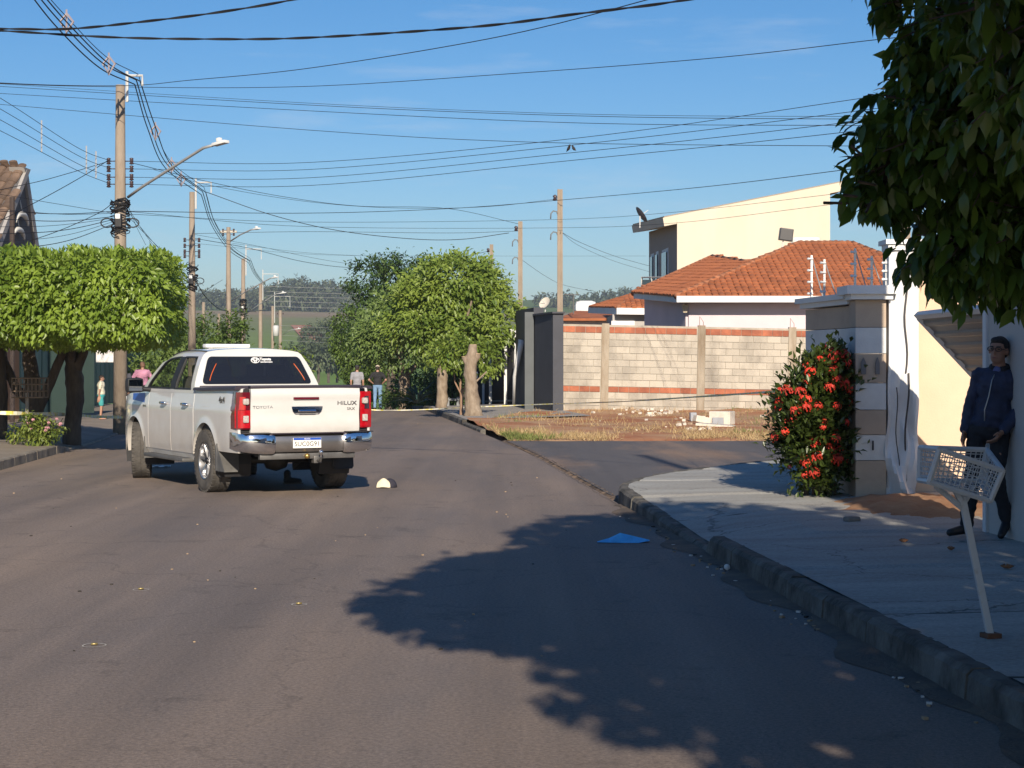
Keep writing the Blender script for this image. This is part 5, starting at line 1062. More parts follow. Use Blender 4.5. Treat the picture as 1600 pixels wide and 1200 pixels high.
limb_tree(T, b_, [([(.07, 0, -.1), (.04, 0, .2), (.0, 0, .8), (-.03, 0, 1.3), (.02, 0, 1.62), (.05, 0, 1.95)], [.30, .23, .18, .17, .17, .10]), ([(-.02, 0, 1.3), (-.13, 0, 1.52), (-.17, 0, 1.62)], [.12, .11, .10]), ([(.02, 0, 1.4), (.15, 0, 1.62), (.18, 0, 1.70)], [.11, .10, .09]), ([(.1, 0, .9), (.42, 0, 1.2)], [.03, .02])], barkl)
mb = MB()
for p, r_ in (((-.17, 0, 1.62), .098), ((.18, 0, 1.70), .088), ((.05, 0, 1.95), .10)): mb.lathe([(r_, -.01), (r_*.98, .004), (.001, .006)], b_+Vector(p), 'Z', 12)
mb.build('sawn_face', M('sawn_wood', (.46, .33, .20), .9), T)
crown('shoots', T, [((-1.7, 50.0, 1.85), (.65, .5, .42), 2), ((-.65, 50.0, 1.7), (.38, .4, .5), 1), ((-1.2, 50.2, 2.0), (.5, .4, .35), 1)], 1700, .15, lime, seed=31, clumps=70, spread=.09)
b_ = Vector((-1.42, 50.3, .14)); T = thing('sapling', 'bare forked young sapling left of the cut trunk', 'tree', b_); limb_tree(T, b_, [([(0, 0, -.1), (0, 0, .55), (-.04, 0, 1.0)], [.06, .045, .03]), ([(0, 0, .5), (.16, 0, .95), (.2, 0, 1.3)], [.03, .02, .012]), ([(0, 0, .55), (-.18, 0, .9), (-.22, 0, 1.3)], [.03, .02, .012])], M('sapling_bark', (.27, .17, .11), .9))
mb = MB(); mb.lathe([(.05, -.004), (.05, .006), (.001, .008)], b_+Vector((.06, -.05, .52)), 'Y', 10); mb.build('sawn_face', M('sawn_wood', (.46, .33, .20), .9), T)
rtree('dark street tree with short pale trunk behind the two men', 'street_tree', Vector((-4.35, 72, -.2)), [([(0, 0, -.1), (.03, 0, .7), (0, 0, 1.4), (-.2, 0, 2.4)], [.26, .22, .2, .1]), ([(0, 0, 1.2), (.5, 0, 1.7), (1.0, 0, 2.3)], [.12, .1, .05])], [((-3.8, 71, 2.6), (1.9, 1.8, 1.2), 3), ((-5.2, 72, 2.4), (1.3, 1.6, 1.1), 2), ((-2.9, 69.5, 2.7), (1.2, 1.2, 1.0), 1.5), ((-4.6, 73, 3.4), (1.5, 1.5, 1.0), 2)], 14000, .17, olive, barkl, 22, clumps=200, spread=.18, shell=.35, face=(0, -.8, .3))
rtree('tall dark tree rising behind the round street tree', 'dark_tree', Vector((-6.0, 88, tz(88))), [([(0, 0, 0), (.1, 0, 2.5), (0, 0, 5)], [.3, .22, .1])], [((-6.6, 88, 5.4), (1.5, 1.6, 1.2), 2), ((-5.4, 88.5, 5.9), (1.3, 1.5, 1.1), 2), ((-7.2, 88, 3.6), (1.2, 1.4, 1.4), 2), ((-5.6, 88, 3.6), (1.5, 1.5, 1.6), 2), ((-7.0, 88, 2.0), (1.3, 1.4, 1.3), 1.5)], 10000, .22, darkl, bark, 23, clumps=130, spread=.22, shell=.35)
rtree('rounded mid green tree at the left of the dark tree cluster', 'round_tree', Vector((-7.4, 82, tz(82))), [([(0, 0, 0), (0, 0, 1.5)], [.2, .1])], [((-7.4, 82, 2.6), (.95, 1.2, 1.3), 2), ((-6.9, 82, 1.5), (1.0, 1.1, 1.2), 1.5), ((-6.7, 81, .6), (.9, .9, .9), 1)], 5500, .17, midl, bark, 24, clumps=110, spread=.15)
# low plants by the far pavement
def rosette(T, base, n, L, mat, seed, w=.05):
    g = np.random.RandomState(seed); a = g.rand(n)*6.28; el = .35+.9*g.rand(n); d_ = np.stack([np.cos(a)*np.cos(el), np.sin(a)*np.cos(el), np.sin(el)], 1); pos = np.tile(np.array([[0., 0, .05]]), (n, 1)); V = leaf_verts(pos, d_, np.tile(np.array([[0, 0, 1.]]), (n, 1)), L*(.7+.4*g.rand(n)), np.full(n, w), .15, .35)
    o = bpy.data.objects.new('leaves', quads_mesh('leaves', V, 5, LEAFQ, mat, g.rand(n)*.8)); link(o, T); return o
T = thing('agave_plant', 'dark spiky agave between the street trees', 'plant', (-3.2, 60.5, .15)); rosette(T, None, 60, 1.0, leafmat('agave_leaf', (.015, .035, .03), (.05, .10, .09), .4, .1), 3, .09)
T = thing('yellow_shrub', 'yellow green shrub between agave and pale trunk', 'shrub', (-3.9, 68, -.1)); rosette(T, None, 110, .9, leafmat('yellow_leaf', (.16, .20, .02), (.42, .40, .05), .5, .3), 5, .06)
T = thing('ground_plants', 'low green bed at the foot of the pale trunk', 'plant', (-4.3, 69, -.1)); crown('foliage', T, [((-4.2, 68.5, .2), (.9, 1.2, .22), 1)], 1200, .12, midl, seed=8, clumps=60, spread=.1)
# garden shrubs behind the green wall and the bottom of the street
for lab, c, r_, n_, m_, s_ in (('leafy garden shrub beside the second utility pole', (-14.2, 72, 1.6), (1.6, 1.6, 1.2), 4200, midl, 41), ('tall garden shrub at the third utility pole', (-12.6, 76, 2.2), (1.3, 1.4, 1.4), 3600, midl, 42), ('yellow green shrub above the pickup cab', (-10.8, 82, .9), (1.3, 1.4, 1.1), 3000, lime, 43), ('feathery palm like shrub behind the end of the green wall', (-12.6, 66, 1.3), (1.2, 1.3, 1.2), 3000, olive, 44), ('dark bush on the far pavement behind the agave', (-3.7, 79, .3), (1.5, 1.5, 1.3), 3600, darkl, 47), ('dark bush beside the far railing', (-2.5, 75, .5), (1.0, 1.4, 1.2), 3000, darkl, 48), ('low bush in the field beside the two men', (-10.5, 104, -1.6), (1.5, 1.5, .9), 2600, midl, 45), ('straw coloured bush left of the two men', (-8.9, 100, -1.3), (1.3, 1.4, 1.0), 2400, leafmat('straw_leaf', (.12, .12, .04), (.34, .32, .13), .6, .25), 46)):
    T = thing('garden_shrub', lab, 'shrub', (c[0], c[1], tz(c[1])), 0, 'shrubs beyond the street'); mb = MB(); mb.tube([(c[0], c[1], tz(c[1])), (c[0], c[1], c[2])], .06, 6); mb.build('stem', bark, T)
    crown('foliage', T, [(c, r_, 2), ((c[0]+r_[0]*.5, c[1], c[2]+r_[2]*.4), tuple(q*.6 for q in r_), 1), ((c[0]-r_[0]*.6, c[1], c[2]-.2), tuple(q*.6 for q in r_), 1)], n_, .20, m_, seed=s_, clumps=70, spread=.2, shell=.5)
# wood on the ridge and dark clumps in the fields
g = np.random.RandomState(12); bl = []
for k in range(150):
    px_ = g.uniform(-300, 2000) if k >= 70 else g.uniform(318, 556); d_ = 1180+250*g.rand(); x_ = (px_-800)/F*d_
    big = .62+.55*math.exp(-((px_-505)/62)**2)+.25*math.exp(-((px_-440)/30)**2)
    if k >= 70: big = .5
    z_ = tz(d_)+hill(x_, d_); h_ = (11+7*g.rand())*big; bl.append(((x_, d_, z_+h_*.55), (9+6*g.rand(), 8, h_*.5), 1))
o = bpy.data.objects.new('distant_wood', quads_mesh('distant_wood', *(lambda V, rv: (V, 5, LEAFQ, leafmat('wood_leaf', (.03, .05, .022), (.12, .145, .07), .7, .15), rv))(*crown_mesh('w', bl, 42000, 3.2, None, seed=5, clumps=2400, spread=1.5, shell=.4)))); link(o); tag(o, 'wood of tall trees along the distant ridge', 'wood', kind='stuff')
for lab, px_, py_, d_, w_, h_, s_ in (('dark clump of trees in the field below the red track', 508, 548, 560, 8, 9, 51), ('rounded field trees above the far side of the pickup', 482, 579, 430, 8, 6.0, 52), ('bluish field trees left of the dark street trees', 540, 579, 440, 7, 6.5, 53)):
    c = P(px_, py_, d_); T = thing('field_trees', lab, 'trees', (c.x, d_, c.z-1), 0, 'tree clumps in the fields'); mb = MB()
    for k in range(5): mb.tube([(c.x-w_*.6+k*w_*.3, d_, c.z-3), (c.x-w_*.6+k*w_*.3, d_, c.z+h_*.4)], .35, 6)
    mb.build('trunks', bark, T); crown('crown', T, [((c.x-w_*.45, d_, c.z+h_*.45), (w_*.5, 5, h_*.40), 1), ((c.x+w_*.4, d_, c.z+h_*.5), (w_*.55, 5, h_*.45), 1), ((c.x, d_+3, c.z+h_*.6), (w_*.5, 5, h_*.42), 1)], 3500, 1.1, leafmat('field_leaf', (.035, .06, .028), (.12, .15, .075), .7, .15), seed=s_, clumps=160, spread=.6, shell=.4)
# red track in the far field
mb = MB(); rows = []
for t in np.linspace(0, 1, 14): d_ = 900-330*t; x_ = -.118*d_+12*t; rows.append([(x_-5, d_, tz(d_)+hill(x_-5, d_)+.5), (x_+5, d_, tz(d_)+hill(x_+5, d_)+.5)])
mb.grid(rows); tag(mb.build('field_track', M('track_red', (.40, .15, .075), .95, var=.15, scale=.1)), kind='structure')

# ---------------------------------------------------------------- big overhanging tree at the right edge
T = thing('overhanging_tree', 'large glossy leaved tree overhanging the right side of the street', 'tree', (3.75, 4.6, .19))
tb_ = Vector((3.75, 4.6, .19)); limb_tree(T, tb_, [([(0, 0, -.1), (-.03, .02, .8), (-.1, .05, 1.6), (-.3, .3, 2.6), (-.6, .6, 4.0)], [.17, .14, .13, .10, .05]), ([(-.08, .05, 1.5), (.1, .9, 2.2), (.0, 2.2, 2.7), (-.3, 3.2, 3.0)], [.09, .07, .05, .02]), ([(-.1, .05, 1.6), (-1.0, -.3, 2.8), (-2.2, -.6, 3.6)], [.08, .06, .03]), ([(-.2, .2, 2.2), (.9, .6, 3.2), (1.4, .8, 4.2)], [.08, .05, .02])], bark)
CL = [((2.08, 8.0, 2.16), (.32, .25, .24), .5), ((1.75, 8.0, 2.55), (.22, .25, .22), .3), ((2.9, .4, 3.9), (1.9, 1.9, .9), 4), ((1.2, 4.2, 4.0), (1.0, 1.6, .6), 2), ((2.38, 7.8, 3.3), (.78, .6, .75), 2.6), ((2.36, 7.9, 2.72), (.74, .5, .5), 2.4), ((2.58, 7.9, 2.22), (.56, .45, .38), 1.8), ((1.66, 8.0, 2.38), (.13, .12, .09), .10), ((2.5, 6.9, 3.2), (.85, .7, .95), 2.2), ((2.5, 6.0, 4.4), (1.5, 2.0, 1.1), 4), ((.95, 3.0, 4.0), (1.05, 1.3, .7), 2), ((2.2, 3.6, 4.2), (1.6, 2.0, 1.0), 4), ((3.6, 4.8, 4.3), (1.5, 2.4, 1.2), 2.5), ((2.6, 2.0, 3.6), (1.5, 1.6, .9), 2.5), ((3.2, 6.8, 3.2), (1.2, 1.3, 1.2), 2)]
CL_ = [((2.9, 7.5, 2.95), (.85, .75, .85), 2.6), ((3.2, 6.7, 3.3), (1.35, 1.3, 1.2), 3), ((2.75, 6.1, 3.9), (1.35, 1.7, 1.0), 3), ((1.9, 4.2, 4.0), (1.6, 1.9, .85), 3), ((.95, 3.5, 4.15), (.85, 1.2, .55), 1.2), ((2.6, 3.0, 3.9), (1.6, 1.8, 1.0), 3), ((3.6, 4.8, 4.3), (1.5, 2.4, 1.2), 2.5), ((2.3, 8.1, 3.35), (.50, .45, .50), 1.0), ((1.95, 8.0, 3.75), (.36, .5, .5), .7), ((2.75, 8.15, 2.25), (.34, .28, .38), .8), ((2.2, 8.15, 2.62), (.20, .2, .13), .16), ((3.1, 8.0, 2.3), (.55, .45, .5), 1.3), ((2.95, 7.7, 3.9), (.9, .8, .7), 1.4), ((1.6, 2.6, 3.6), (1.0, 1.2, .6), 1.2)]
gl = leafmat('glossy_leaf', (.020, .052, .011), (.125, .215, .032), .27, .33)
g = np.random.RandomState(77); C_, N_ = [], []
for c, r_, w_ in CL:
    k = int(400*w_); v = g.normal(size=(k, 3)); v /= np.linalg.norm(v, axis=1, keepdims=True); C_.append(np.array(c)+v*np.array(r_)*(1-.55*g.rand(k, 1)**1.6)); N_.append(v)
C_ = np.concatenate(C_); N_ = np.concatenate(N_); nt_ = len(C_); per = 6      # twig ends, each carrying a spray of drooping leaves
ids = np.repeat(np.arange(nt_), per); m_ = len(ids); tw = N_*.5+g.normal(size=(nt_, 3))*.5; tw[:, 2] -= .25; tw /= np.linalg.norm(tw, axis=1, keepdims=True)
fr_ = (np.tile(np.arange(per), nt_)/per); pos = C_[ids]+tw[ids]*(fr_[:, None]*.16-.05); out = tw[ids]*.6+g.normal(size=(m_, 3))*.5; out[:, 2] -= .8
L_ = (.078+.045*g.rand(m_))*np.where((pos[:, 1] > 6.6) & (pos[:, 2] < 3.7), 1.0, 1.5); V = leaf_verts(pos, out, np.array([[0, 0, 1.]])+g.normal(size=(m_, 3))*.35, L_, L_*.42, .12, .22); rv = np.clip(.5*g.rand(nt_)[ids]+.5*g.rand(m_), 0, 1)*.8
# wider leaf outline: 8 vertices
def leaf8(pos, dirv, up, L, Wd, fold=.10, curl=.22):
    d = dirv/np.linalg.norm(dirv, axis=1, keepdims=True); s = np.cross(d, up); s /= (np.linalg.norm(s, axis=1, keepdims=True)+1e-9); u = np.cross(s, d); L = L[:, None]; Wd = Wd[:, None]
    at = lambda t, w, f: pos+d*L*t-u*L*curl*t*t+s*Wd*w+u*Wd*f
    return np.stack([at(0, 0, 0), at(.28, .42, fold), at(.62, .44, fold), at(1, 0, 0), at(.62, -.44, fold), at(.28, -.42, fold), at(.28, 0, 0), at(.62, 0, 0)], 1)
L8 = [(0, 6, 1, 0), (6, 7, 2, 1), (7, 3, 2, 7)]
L8T = [(0, 6, 1), (6, 7, 2), (6, 2, 1), (7, 3, 2), (0, 5, 6), (5, 4, 7), (5, 7, 6), (4, 3, 7)]
upv = np.array([[0, 0, 1.]])+g.normal(size=(m_, 3))*.35; V8 = leaf8(pos, out, upv, L_, L_*.46)
# the 300 leaves that show largest stand alone, the rest are one joined part
pxs = 800+F*pos[:, 0]/np.maximum(pos[:, 1], .1); pys = HZ-F*(pos[:, 2]-CAMZ)/np.maximum(pos[:, 1], .1); vis = (pxs < 1600) & (pxs > 1290) & (pys > 0) & (pys < 520) & (pos[:, 1] > 4)
dens = np.where(vis, pos[:, 1]+.012*(pxs-1290)/10, 1e9); order = np.argsort(dens)[:300]; solo = np.zeros(m_, bool); solo[order] = True
me = quads_mesh('crown', V8[~solo]-np.array(tb_), 8, L8T, gl, rv[~solo]); o = bpy.data.objects.new('crown', me); link(o, T); o['kind'] = 'stuff'; W[o] = W[T]
unit = leaf8(np.zeros((1, 3)), np.array([[0, 1., 0]]), np.array([[0, 0, 1.]]), np.array([1.]), np.array([.46])); lme = quads_mesh('leaf', unit, 8, L8T, gl, np.array([.35]))
for k in order:
    d_ = Vector(out[k]).normalized(); s_ = d_.cross(Vector(upv[k])).normalized(); u_ = s_.cross(d_)
    inst('leaf', lme, T, Matrix.Translation(Vector(pos[k])-tb_) @ Matrix((s_, d_, u_)).transposed().to_4x4() @ Matrix.Scale(float(L_[k]), 4))
tw_mb = MB()
for k in range(0, nt_, 3):
    p = Vector(C_[k]); q = p-Vector(N_[k])*.35-Vector((0, 0, -.02)); tw_mb.tube([q, p+Vector(tw[k])*.1], [.007, .003], 4, False)
tw_mb.build('twigs', bark, T)
# ---------------------------------------------------------------- utility poles
cpole = M('pole_concrete', (.20, .155, .115), .9, col2=(.31, .255, .20), scale=2.5, bump=.4, bscale=30, stretch=(1, 1, .3)); stel = M('lamp_steel', (.48, .48, .47), .45, .5, var=.1); insm = M('insulator_brown', (.05, .03, .035), .35); cable = M('cable_black', (.012, .012, .014), .6); lampm = M('lamp_head', (.66, .67, .66), .45, var=.05)
def upole(lab, px_, d_, ytop, ybase, w0, w1, lamp=None, bracket=True, ins=None, splice=None, square=False, name='utility_pole', group='utility poles on the left'):
    t, b = P(px_, ytop, d_), P(px_, ybase, d_); T = thing(name, lab, 'utility pole', b, 0, group)
    mb = MB(); n_ = 4 if square else 14
    mb.tube([b-Vector((0, 0, .3)), b.lerp(t, .5), t], [w0/2, (w0+w1)/4, w1/2], n_)
    if square: mb = MB(); mb.rings([[Vector((p.x+sx_*w/2, p.y+sy_*w/2, p.z)) for sx_, sy_ in ((-1, -1), (-.35, -1), (-.35, -.72), (.35, -.72), (.35, -1), (1, -1), (1, 1), (-1, 1))] for p, w in ((b-Vector((0, 0, .3)), w0), (t, w1))])
    mb.build('shaft', cpole, T, not square)
    if bracket:
        mb = MB(); h = 24/F*d_; r = 30/F*d_; x = w1*.75; mb.tube([t+Vector((x, 0, -h*1.1)), t+Vector((x, 0, h*.9))], .035, 6); mb.tube([t+Vector((x, 0, h*.62)), t+Vector((x+r*.8, 0, h*.62)), t+Vector((x+r*.8, 0, -.05*h))], .03, 6); mb.build('bracket', M('bracket_white', (.62, .62, .60), .5, .3), T)
    if ins:
        for sx_ in (-1, 1):
            for y in ins:
                c = P(px_, y, d_)+Vector((sx_*(w0/2+.09), -.02, 0)); mb = MB(); mb.lathe([(.02, -.075), (.055, -.06), (.03, -.02), (.055, .0), (.03, .03), (.055, .05), (.02, .075)], c, 'Z', 10); mb.tube([c, c-Vector((sx_*.15, 0, 0))], .012, 5); mb.build('insulator', insm, T, True)
    if lamp:
        pts = [P(a, y, d_-q) for a, y, q in lamp]; mb = MB(); mb.tube(pts, .032, 8); ar = mb.build('lamp_arm', stel, T, True)
        e = pts[-1]; dr = (pts[-1]-pts[-2]).normalized(); k = .75 if d_ < 60 else .8
        mb = MB(); q = dr.to_track_quat('X', 'Z').to_matrix(); mb.box(e+dr*.16, (.38, .17, .07), q, 0, .025); mb.box(e+dr*.12+Vector((0, 0, .08)), (.10, .10, .08), q, 0, .02); mb.build('lamp_head', lampm, T, True, angle=40)
    if splice:
        mb = MB(); g = random.Random(int(px_)); c = P(px_, splice, d_)
        for k in range(26):
            z = g.uniform(-.45, .45); a0 = g.uniform(0, 6); r = w0/2+g.uniform(.01, .06); mb.tube([c+Vector((math.cos(a0+t)*r, math.sin(a0+t)*r, z+.05*math.sin(t*2+k))) for t in np.linspace(0, g.uniform(2, 5), 8)], g.uniform(.008, .02), 5)
        for sx_ in (-1, 1): mb.tube([c+Vector((sx_*(w0/2+.12)+.14*math.cos(t), -.05, -.15+.10*math.sin(t))) for t in np.linspace(0, 6.28, 14)], .016, 5)
        mb.box(c+Vector((0, -w0/2-.05, -.12)), (.16, .12, .30), None, 0, .03); mb.build('cable_bundle', cable, T)
        mb = MB(); mb.box(c+Vector((.0, -w0/2-.10, -.02)), (.11, .06, .12), None, 0, .02); mb.build('junction_box', lampm, T)
    return T
upole('large concrete utility pole rising through the hedge tree crown', 188, 40, 133, 671, .33, .20, lamp=[(200, 308, 0), (222, 292, .4), (275, 258, 1.4), (318, 231, 2.1), (336, 226, 2.3)], ins=[252, 264, 277, 288], splice=338)
upole('second concrete utility pole just above the pickup cab', 300, 60, 300, 640, .30, .17, lamp=[(303, 411, 0), (345, 383, 1), (390, 362, 2)] if 0 else None, ins=[375, 384, 393, 400], splice=432)
upole('third utility pole with crossarm and lamp near the field', 357, 80, 355, 640, .30, .18, lamp=[(360, 377, 0), (375, 367, .8), (392, 359, 1.4), (398, 358, 1.6)], bracket=False, ins=[360, 366], splice=None)
T3 = P(357, 362, 80); mb = MB(); mb.box(T3, (.75, .09, .09)); tag(mb.build('pole_crossarm', M('crossarm', (.45, .42, .36), .8), origin=T3), 'short crossarm bolted to the third utility pole', 'crossarm')
upole('fourth utility pole standing left of the lamp pair', 380, 98, 404, 620, .30, .20, lamp=[(362, 470, 0), (385, 455, 1), (422, 435, 2), (427, 434, 2.2)], bracket=True, splice=480)
upole('fifth brown utility pole before the far field', 407, 125, 443, 610, .34, .22, lamp=[(383, 491, 0), (405, 476, 1), (432, 459, 2), (440, 458, 2.2)], bracket=True, splice=565)
upole('slim far utility pole with white transformer beside it', 426, 165, 478, 600, .32, .24, bracket=True)
upole('pale far utility pole right of the transformer', 438, 175, 485, 600, .38, .30, lamp=[(442, 523, 0), (455, 515, 1), (465, 514, 1.4)], bracket=False, ins=[490])
mb = MB(); c = P(431, 517, 164); mb.lathe([(.02, -.5), (.26, -.47), (.28, .4), (.2, .5), (.02, .52)], c, 'Z', 14); tag(mb.build('transformer', M('transformer_grey', (.5, .5, .5), .6), None, True, origin=c), 'white pole mounted transformer between the far utility poles', 'transformer')
upole('lone weathered post in the green field on the left', 318, 210, 472, 520, .45, .35, bracket=False, name='field_post', group='posts in the field')
upole('short white post in the green field near the third pole', 342, 190, 490, 520, .35, .3, bracket=False, name='field_post', group='posts in the field')
for lab, px_, d_, yt in (('tallest concrete service post rising behind the block wall', 875, 53.2, 296), ('concrete service post behind the charcoal wall', 813, 63, 346), ('short service post behind the round street tree', 768, 78, 382)):
    T = upole(lab, px_, d_, yt, 630, .17, .155, bracket=False, square=True, name='service_post', group='concrete service posts on the right')
    t = P(px_, yt, d_); mb = MB(); mb.lathe([(.02, -.09), (.07, -.07), (.04, 0), (.07, .05), (.02, .09)], t+Vector((-.15, -.02, -.25)), 'Z', 10); mb.tube([t+Vector((-.15, 0, -.25)), t+Vector((0, 0, -.25))], .012, 5); mb.build('insulator', insm, T, True)
    mb = MB()
    for dz in (-.70, -1.32): mb.tube([t+Vector((-.06, -.03, dz-.06)), t+Vector((-.10, -.03, dz+.04)), t+Vector((-.2, -.03, dz+.06)), t+Vector((-.27, -.03, dz-.02)), t+Vector((-.28, -.03, dz-.18))], .022, 6)
    mb.build('conduit', M('conduit_grey', (.14, .15, .16), .6), T, True)
b_ = Vector((4.42, 19.3, .2)); T = thing('service_post', 'concrete service post above the white gate column', 'post', b_, 0); mb = MB(); mb.box(b_+Vector((-.22, .0, 1.45)), (.15, .15, 2.9)); mb.build('shaft', cpole, T)
b_ = Vector((4.70, 6.5, .15)); T = thing('utility_pole', 'concrete pole behind the tall wall casting a thin shadow down the street', 'utility pole', b_); mb = MB(); mb.tube([b_, b_+Vector((0, 0, 10.6))], [.15, .09], 10); mb.build('shaft', cpole, T, True)

# ---------------------------------------------------------------- wires
def catmull(pts, n=10):
    pts = [Vector(p) for p in pts]; 
    if len(pts) == 2: return [pts[0].lerp(pts[1], i/n) for i in range(n+1)]
    q = [pts[0]*2-pts[1]]+pts+[pts[-1]*2-pts[-2]]; out_ = []
    for i in range(1, len(q)-2):
        a, b, c, d_ = q[i-1], q[i], q[i+1], q[i+2]
        for k in range(n):
            t = k/n; out_.append(.5*((2*b)+(c-a)*t+(2*a-5*b+4*c-d_)*t*t+(3*b-a-3*c+d_)*t**3))
    return out_+[q[-2]]
def wire(lab, pts, r=.008, name='overhead_wire', mat=cable, group='overhead wires', twist=False):
    w3 = [P(*p) for p in pts]                 # wires that leave the picture run on beyond it
    if pts[0][0] < 0: w3 = [w3[0]*3-w3[1]*2+Vector((0, 0, .3))]+w3
    if pts[-1][0] < 0 or pts[-1][0] > 1500 or pts[-1][1] < 0: w3 = w3+[w3[-1]*3-w3[-2]*2+Vector((0, 0, .3))]
    p3 = catmull(w3, 10); mb = MB(); r = r if twist else r*.72
    if twist:
        for ph in (0, math.pi):
            c = []; s_ = 0
            dense = catmull(p3[::2] if len(p3) > 20 else p3, 14)
            for i, p in enumerate(dense): c.append(p+Vector((0, math.cos(s_+ph), math.sin(s_+ph)))*r*.9); s_ += (dense[min(i+1, len(dense)-1)]-p).length*5.5
            mb.tube(c, r, 5)
    else: mb.tube(p3, r, 5)
    o = mb.build(name, mat, None, True, origin=p3[0]); return tag(o, lab, 'wire', group)
wire('thick twisted cable rising to the right at the top left corner', [(-120, 44, 24), (0, 45, 23.5), (110, 45, 23), (240, 32, 22), (350, 18, 21.5), (470, -3, 21), (620, -40, 20)], .0095, twist=True)
wire('thick twisted cable sagging across the top of the sky', [(-120, 43, 24), (0, 48, 23.5), (170, 58, 23), (320, 61, 22.6), (480, 59, 22), (740, 42, 20.5), (900, 22, 19.5), (1070, 0, 18.5), (1250, -40, 17)], .0092, twist=True)
wire('wire sweeping up right from the pole top to the sky edge', [(-60, 126, 38), (180, 134, 39.7), (300, 125, 37), (480, 107, 33), (767, 60, 27), (1010, 0, 22.5), (1130, -40, 20)], .010)
wire('long wire from the pole top towards the overhanging tree', [(-60, 127, 41), (205, 136, 40), (480, 135, 37), (800, 115, 33), (1100, 92, 29), (1335, 66, 26), (1560, 35, 23)], .009)
wire('upper of two close wires crossing the middle sky', [(-60, 131, 44), (0, 135, 43), (480, 164, 38), (900, 181, 34), (1325, 186, 31), (1600, 184, 29)], .008)
wire('lower of two close wires crossing the middle sky', [(-60, 142, 44), (0, 146, 43), (480, 173, 38), (900, 192, 34), (1325, 196, 31), (1600, 195, 29)], .008)
wire('thin wire just above the two close wires', [(-60, 128, 45), (0, 131, 44), (480, 161, 39), (900, 178, 35), (1325, 182, 32), (1600, 180, 30)], .006)
wire('single wire dipping below the two close wires', [(-60, 158, 42), (0, 163, 41.5), (480, 203, 37), (830, 222, 34), (1320, 228, 30), (1600, 228, 28)], .008)
for k, (y0, y1, y2, y3) in enumerate(((252, 254, 216, 153), (264, 265, 226, 172), (277, 278, 238, 188), (288, 290, 250, 203))):
    wire(['topmost', 'second', 'third', 'lowest'][k]+' of four fanned wires from the large pole to the right', [(203, y0, 39.8), (480, y1, 36.5), (900, y2, 31.5), (1350, y3, 27), (1620, y3-42, 24.5)], .0075)
    wire(['topmost', 'second', 'third', 'lowest'][k]+' of four parallel wires from the large pole to the left edge', [(174, y0, 39.8), (120, y0-22, 38), (0, 153+k*17, 34.5), (-120, 88+k*20, 31)], .0085)
for k, (a, b) in enumerate(((65, 0), (135, 1), (150, 2))):
    t = (174-a)/174; y = lambda q: (252+12*q)*(1-t)+(153+17*q)*t; d_ = 39.8-5.3*t; mb = MB(); p, q = P(a, y(0)-2, d_), P(a, y(3)+2, d_); mb.tube([p, q], .016, 5); tag(mb.build('wire_spacer', M('spacer_grey', (.35, .36, .38), .6), origin=q), ['leftmost spacer rod holding the four parallel wires', 'middle spacer rod holding the four parallel wires', 'spacer rod of the four wires nearest the large pole'][k], 'spacer', 'spacer rods')
# compact high line with spacers
T = thing('spacer_cable', 'bundle of high voltage cables with spacers stepping down from pole to pole', 'cable', P(215, 130, 40))
for ox, oy in ((0, 0), (-5, 9), (5, 11), (-9, 16)):
    k = 1 if (ox, oy) != (0, 0) else .6
    for pts in ([(45+ox, -40+oy, 33), (100+ox*1.2, 22+oy*1.3, 35), (165+ox*1.1, 88+oy*1.1, 38), (216+ox*.6, 116+oy, 40)], [(216+ox*.6, 116+oy, 40), (238+ox*.8, 185+oy, 46), (265+ox*.7, 250+oy*.8, 53), (319+ox*.5, 293+oy*.7, 60)], [(319+ox*.5, 293+oy*.7, 60), (335+ox*.4, 345+oy*.5, 72), (362+ox*.3, 384+oy*.5, 86), (391+ox*.3, 404+oy*.4, 98)], [(391+ox*.3, 404+oy*.4, 98), (400+ox*.2, 425+oy*.3, 112), (414+ox*.2, 443+oy*.2, 125)]):
        mb = MB(); mb.tube(catmull([P(*p) for p in pts], 8), .014*k, 5); mb.build('cable', cable, T, True)
for px_, py_, d_ in ((104, 34, 35.2), (170, 100, 38.2), (243, 205, 47), (268, 258, 53.6), (283, 280, 56)):
    c = P(px_, py_, d_); mb = MB(); w_ = .22; mb.tube([c+Vector((0, 0, .16)), c+Vector((-w_*.6, 0, 0)), c+Vector((0, 0, -.2)), c+Vector((w_*.6, 0, 0)), c+Vector((0, 0, .16))], .025, 5); mb.tube([c+Vector((0, 0, .24)), c+Vector((0, 0, -.24))], .02, 5); mb.build('spacer', M('spacer_mauve', (.30, .26, .28), .6), T)
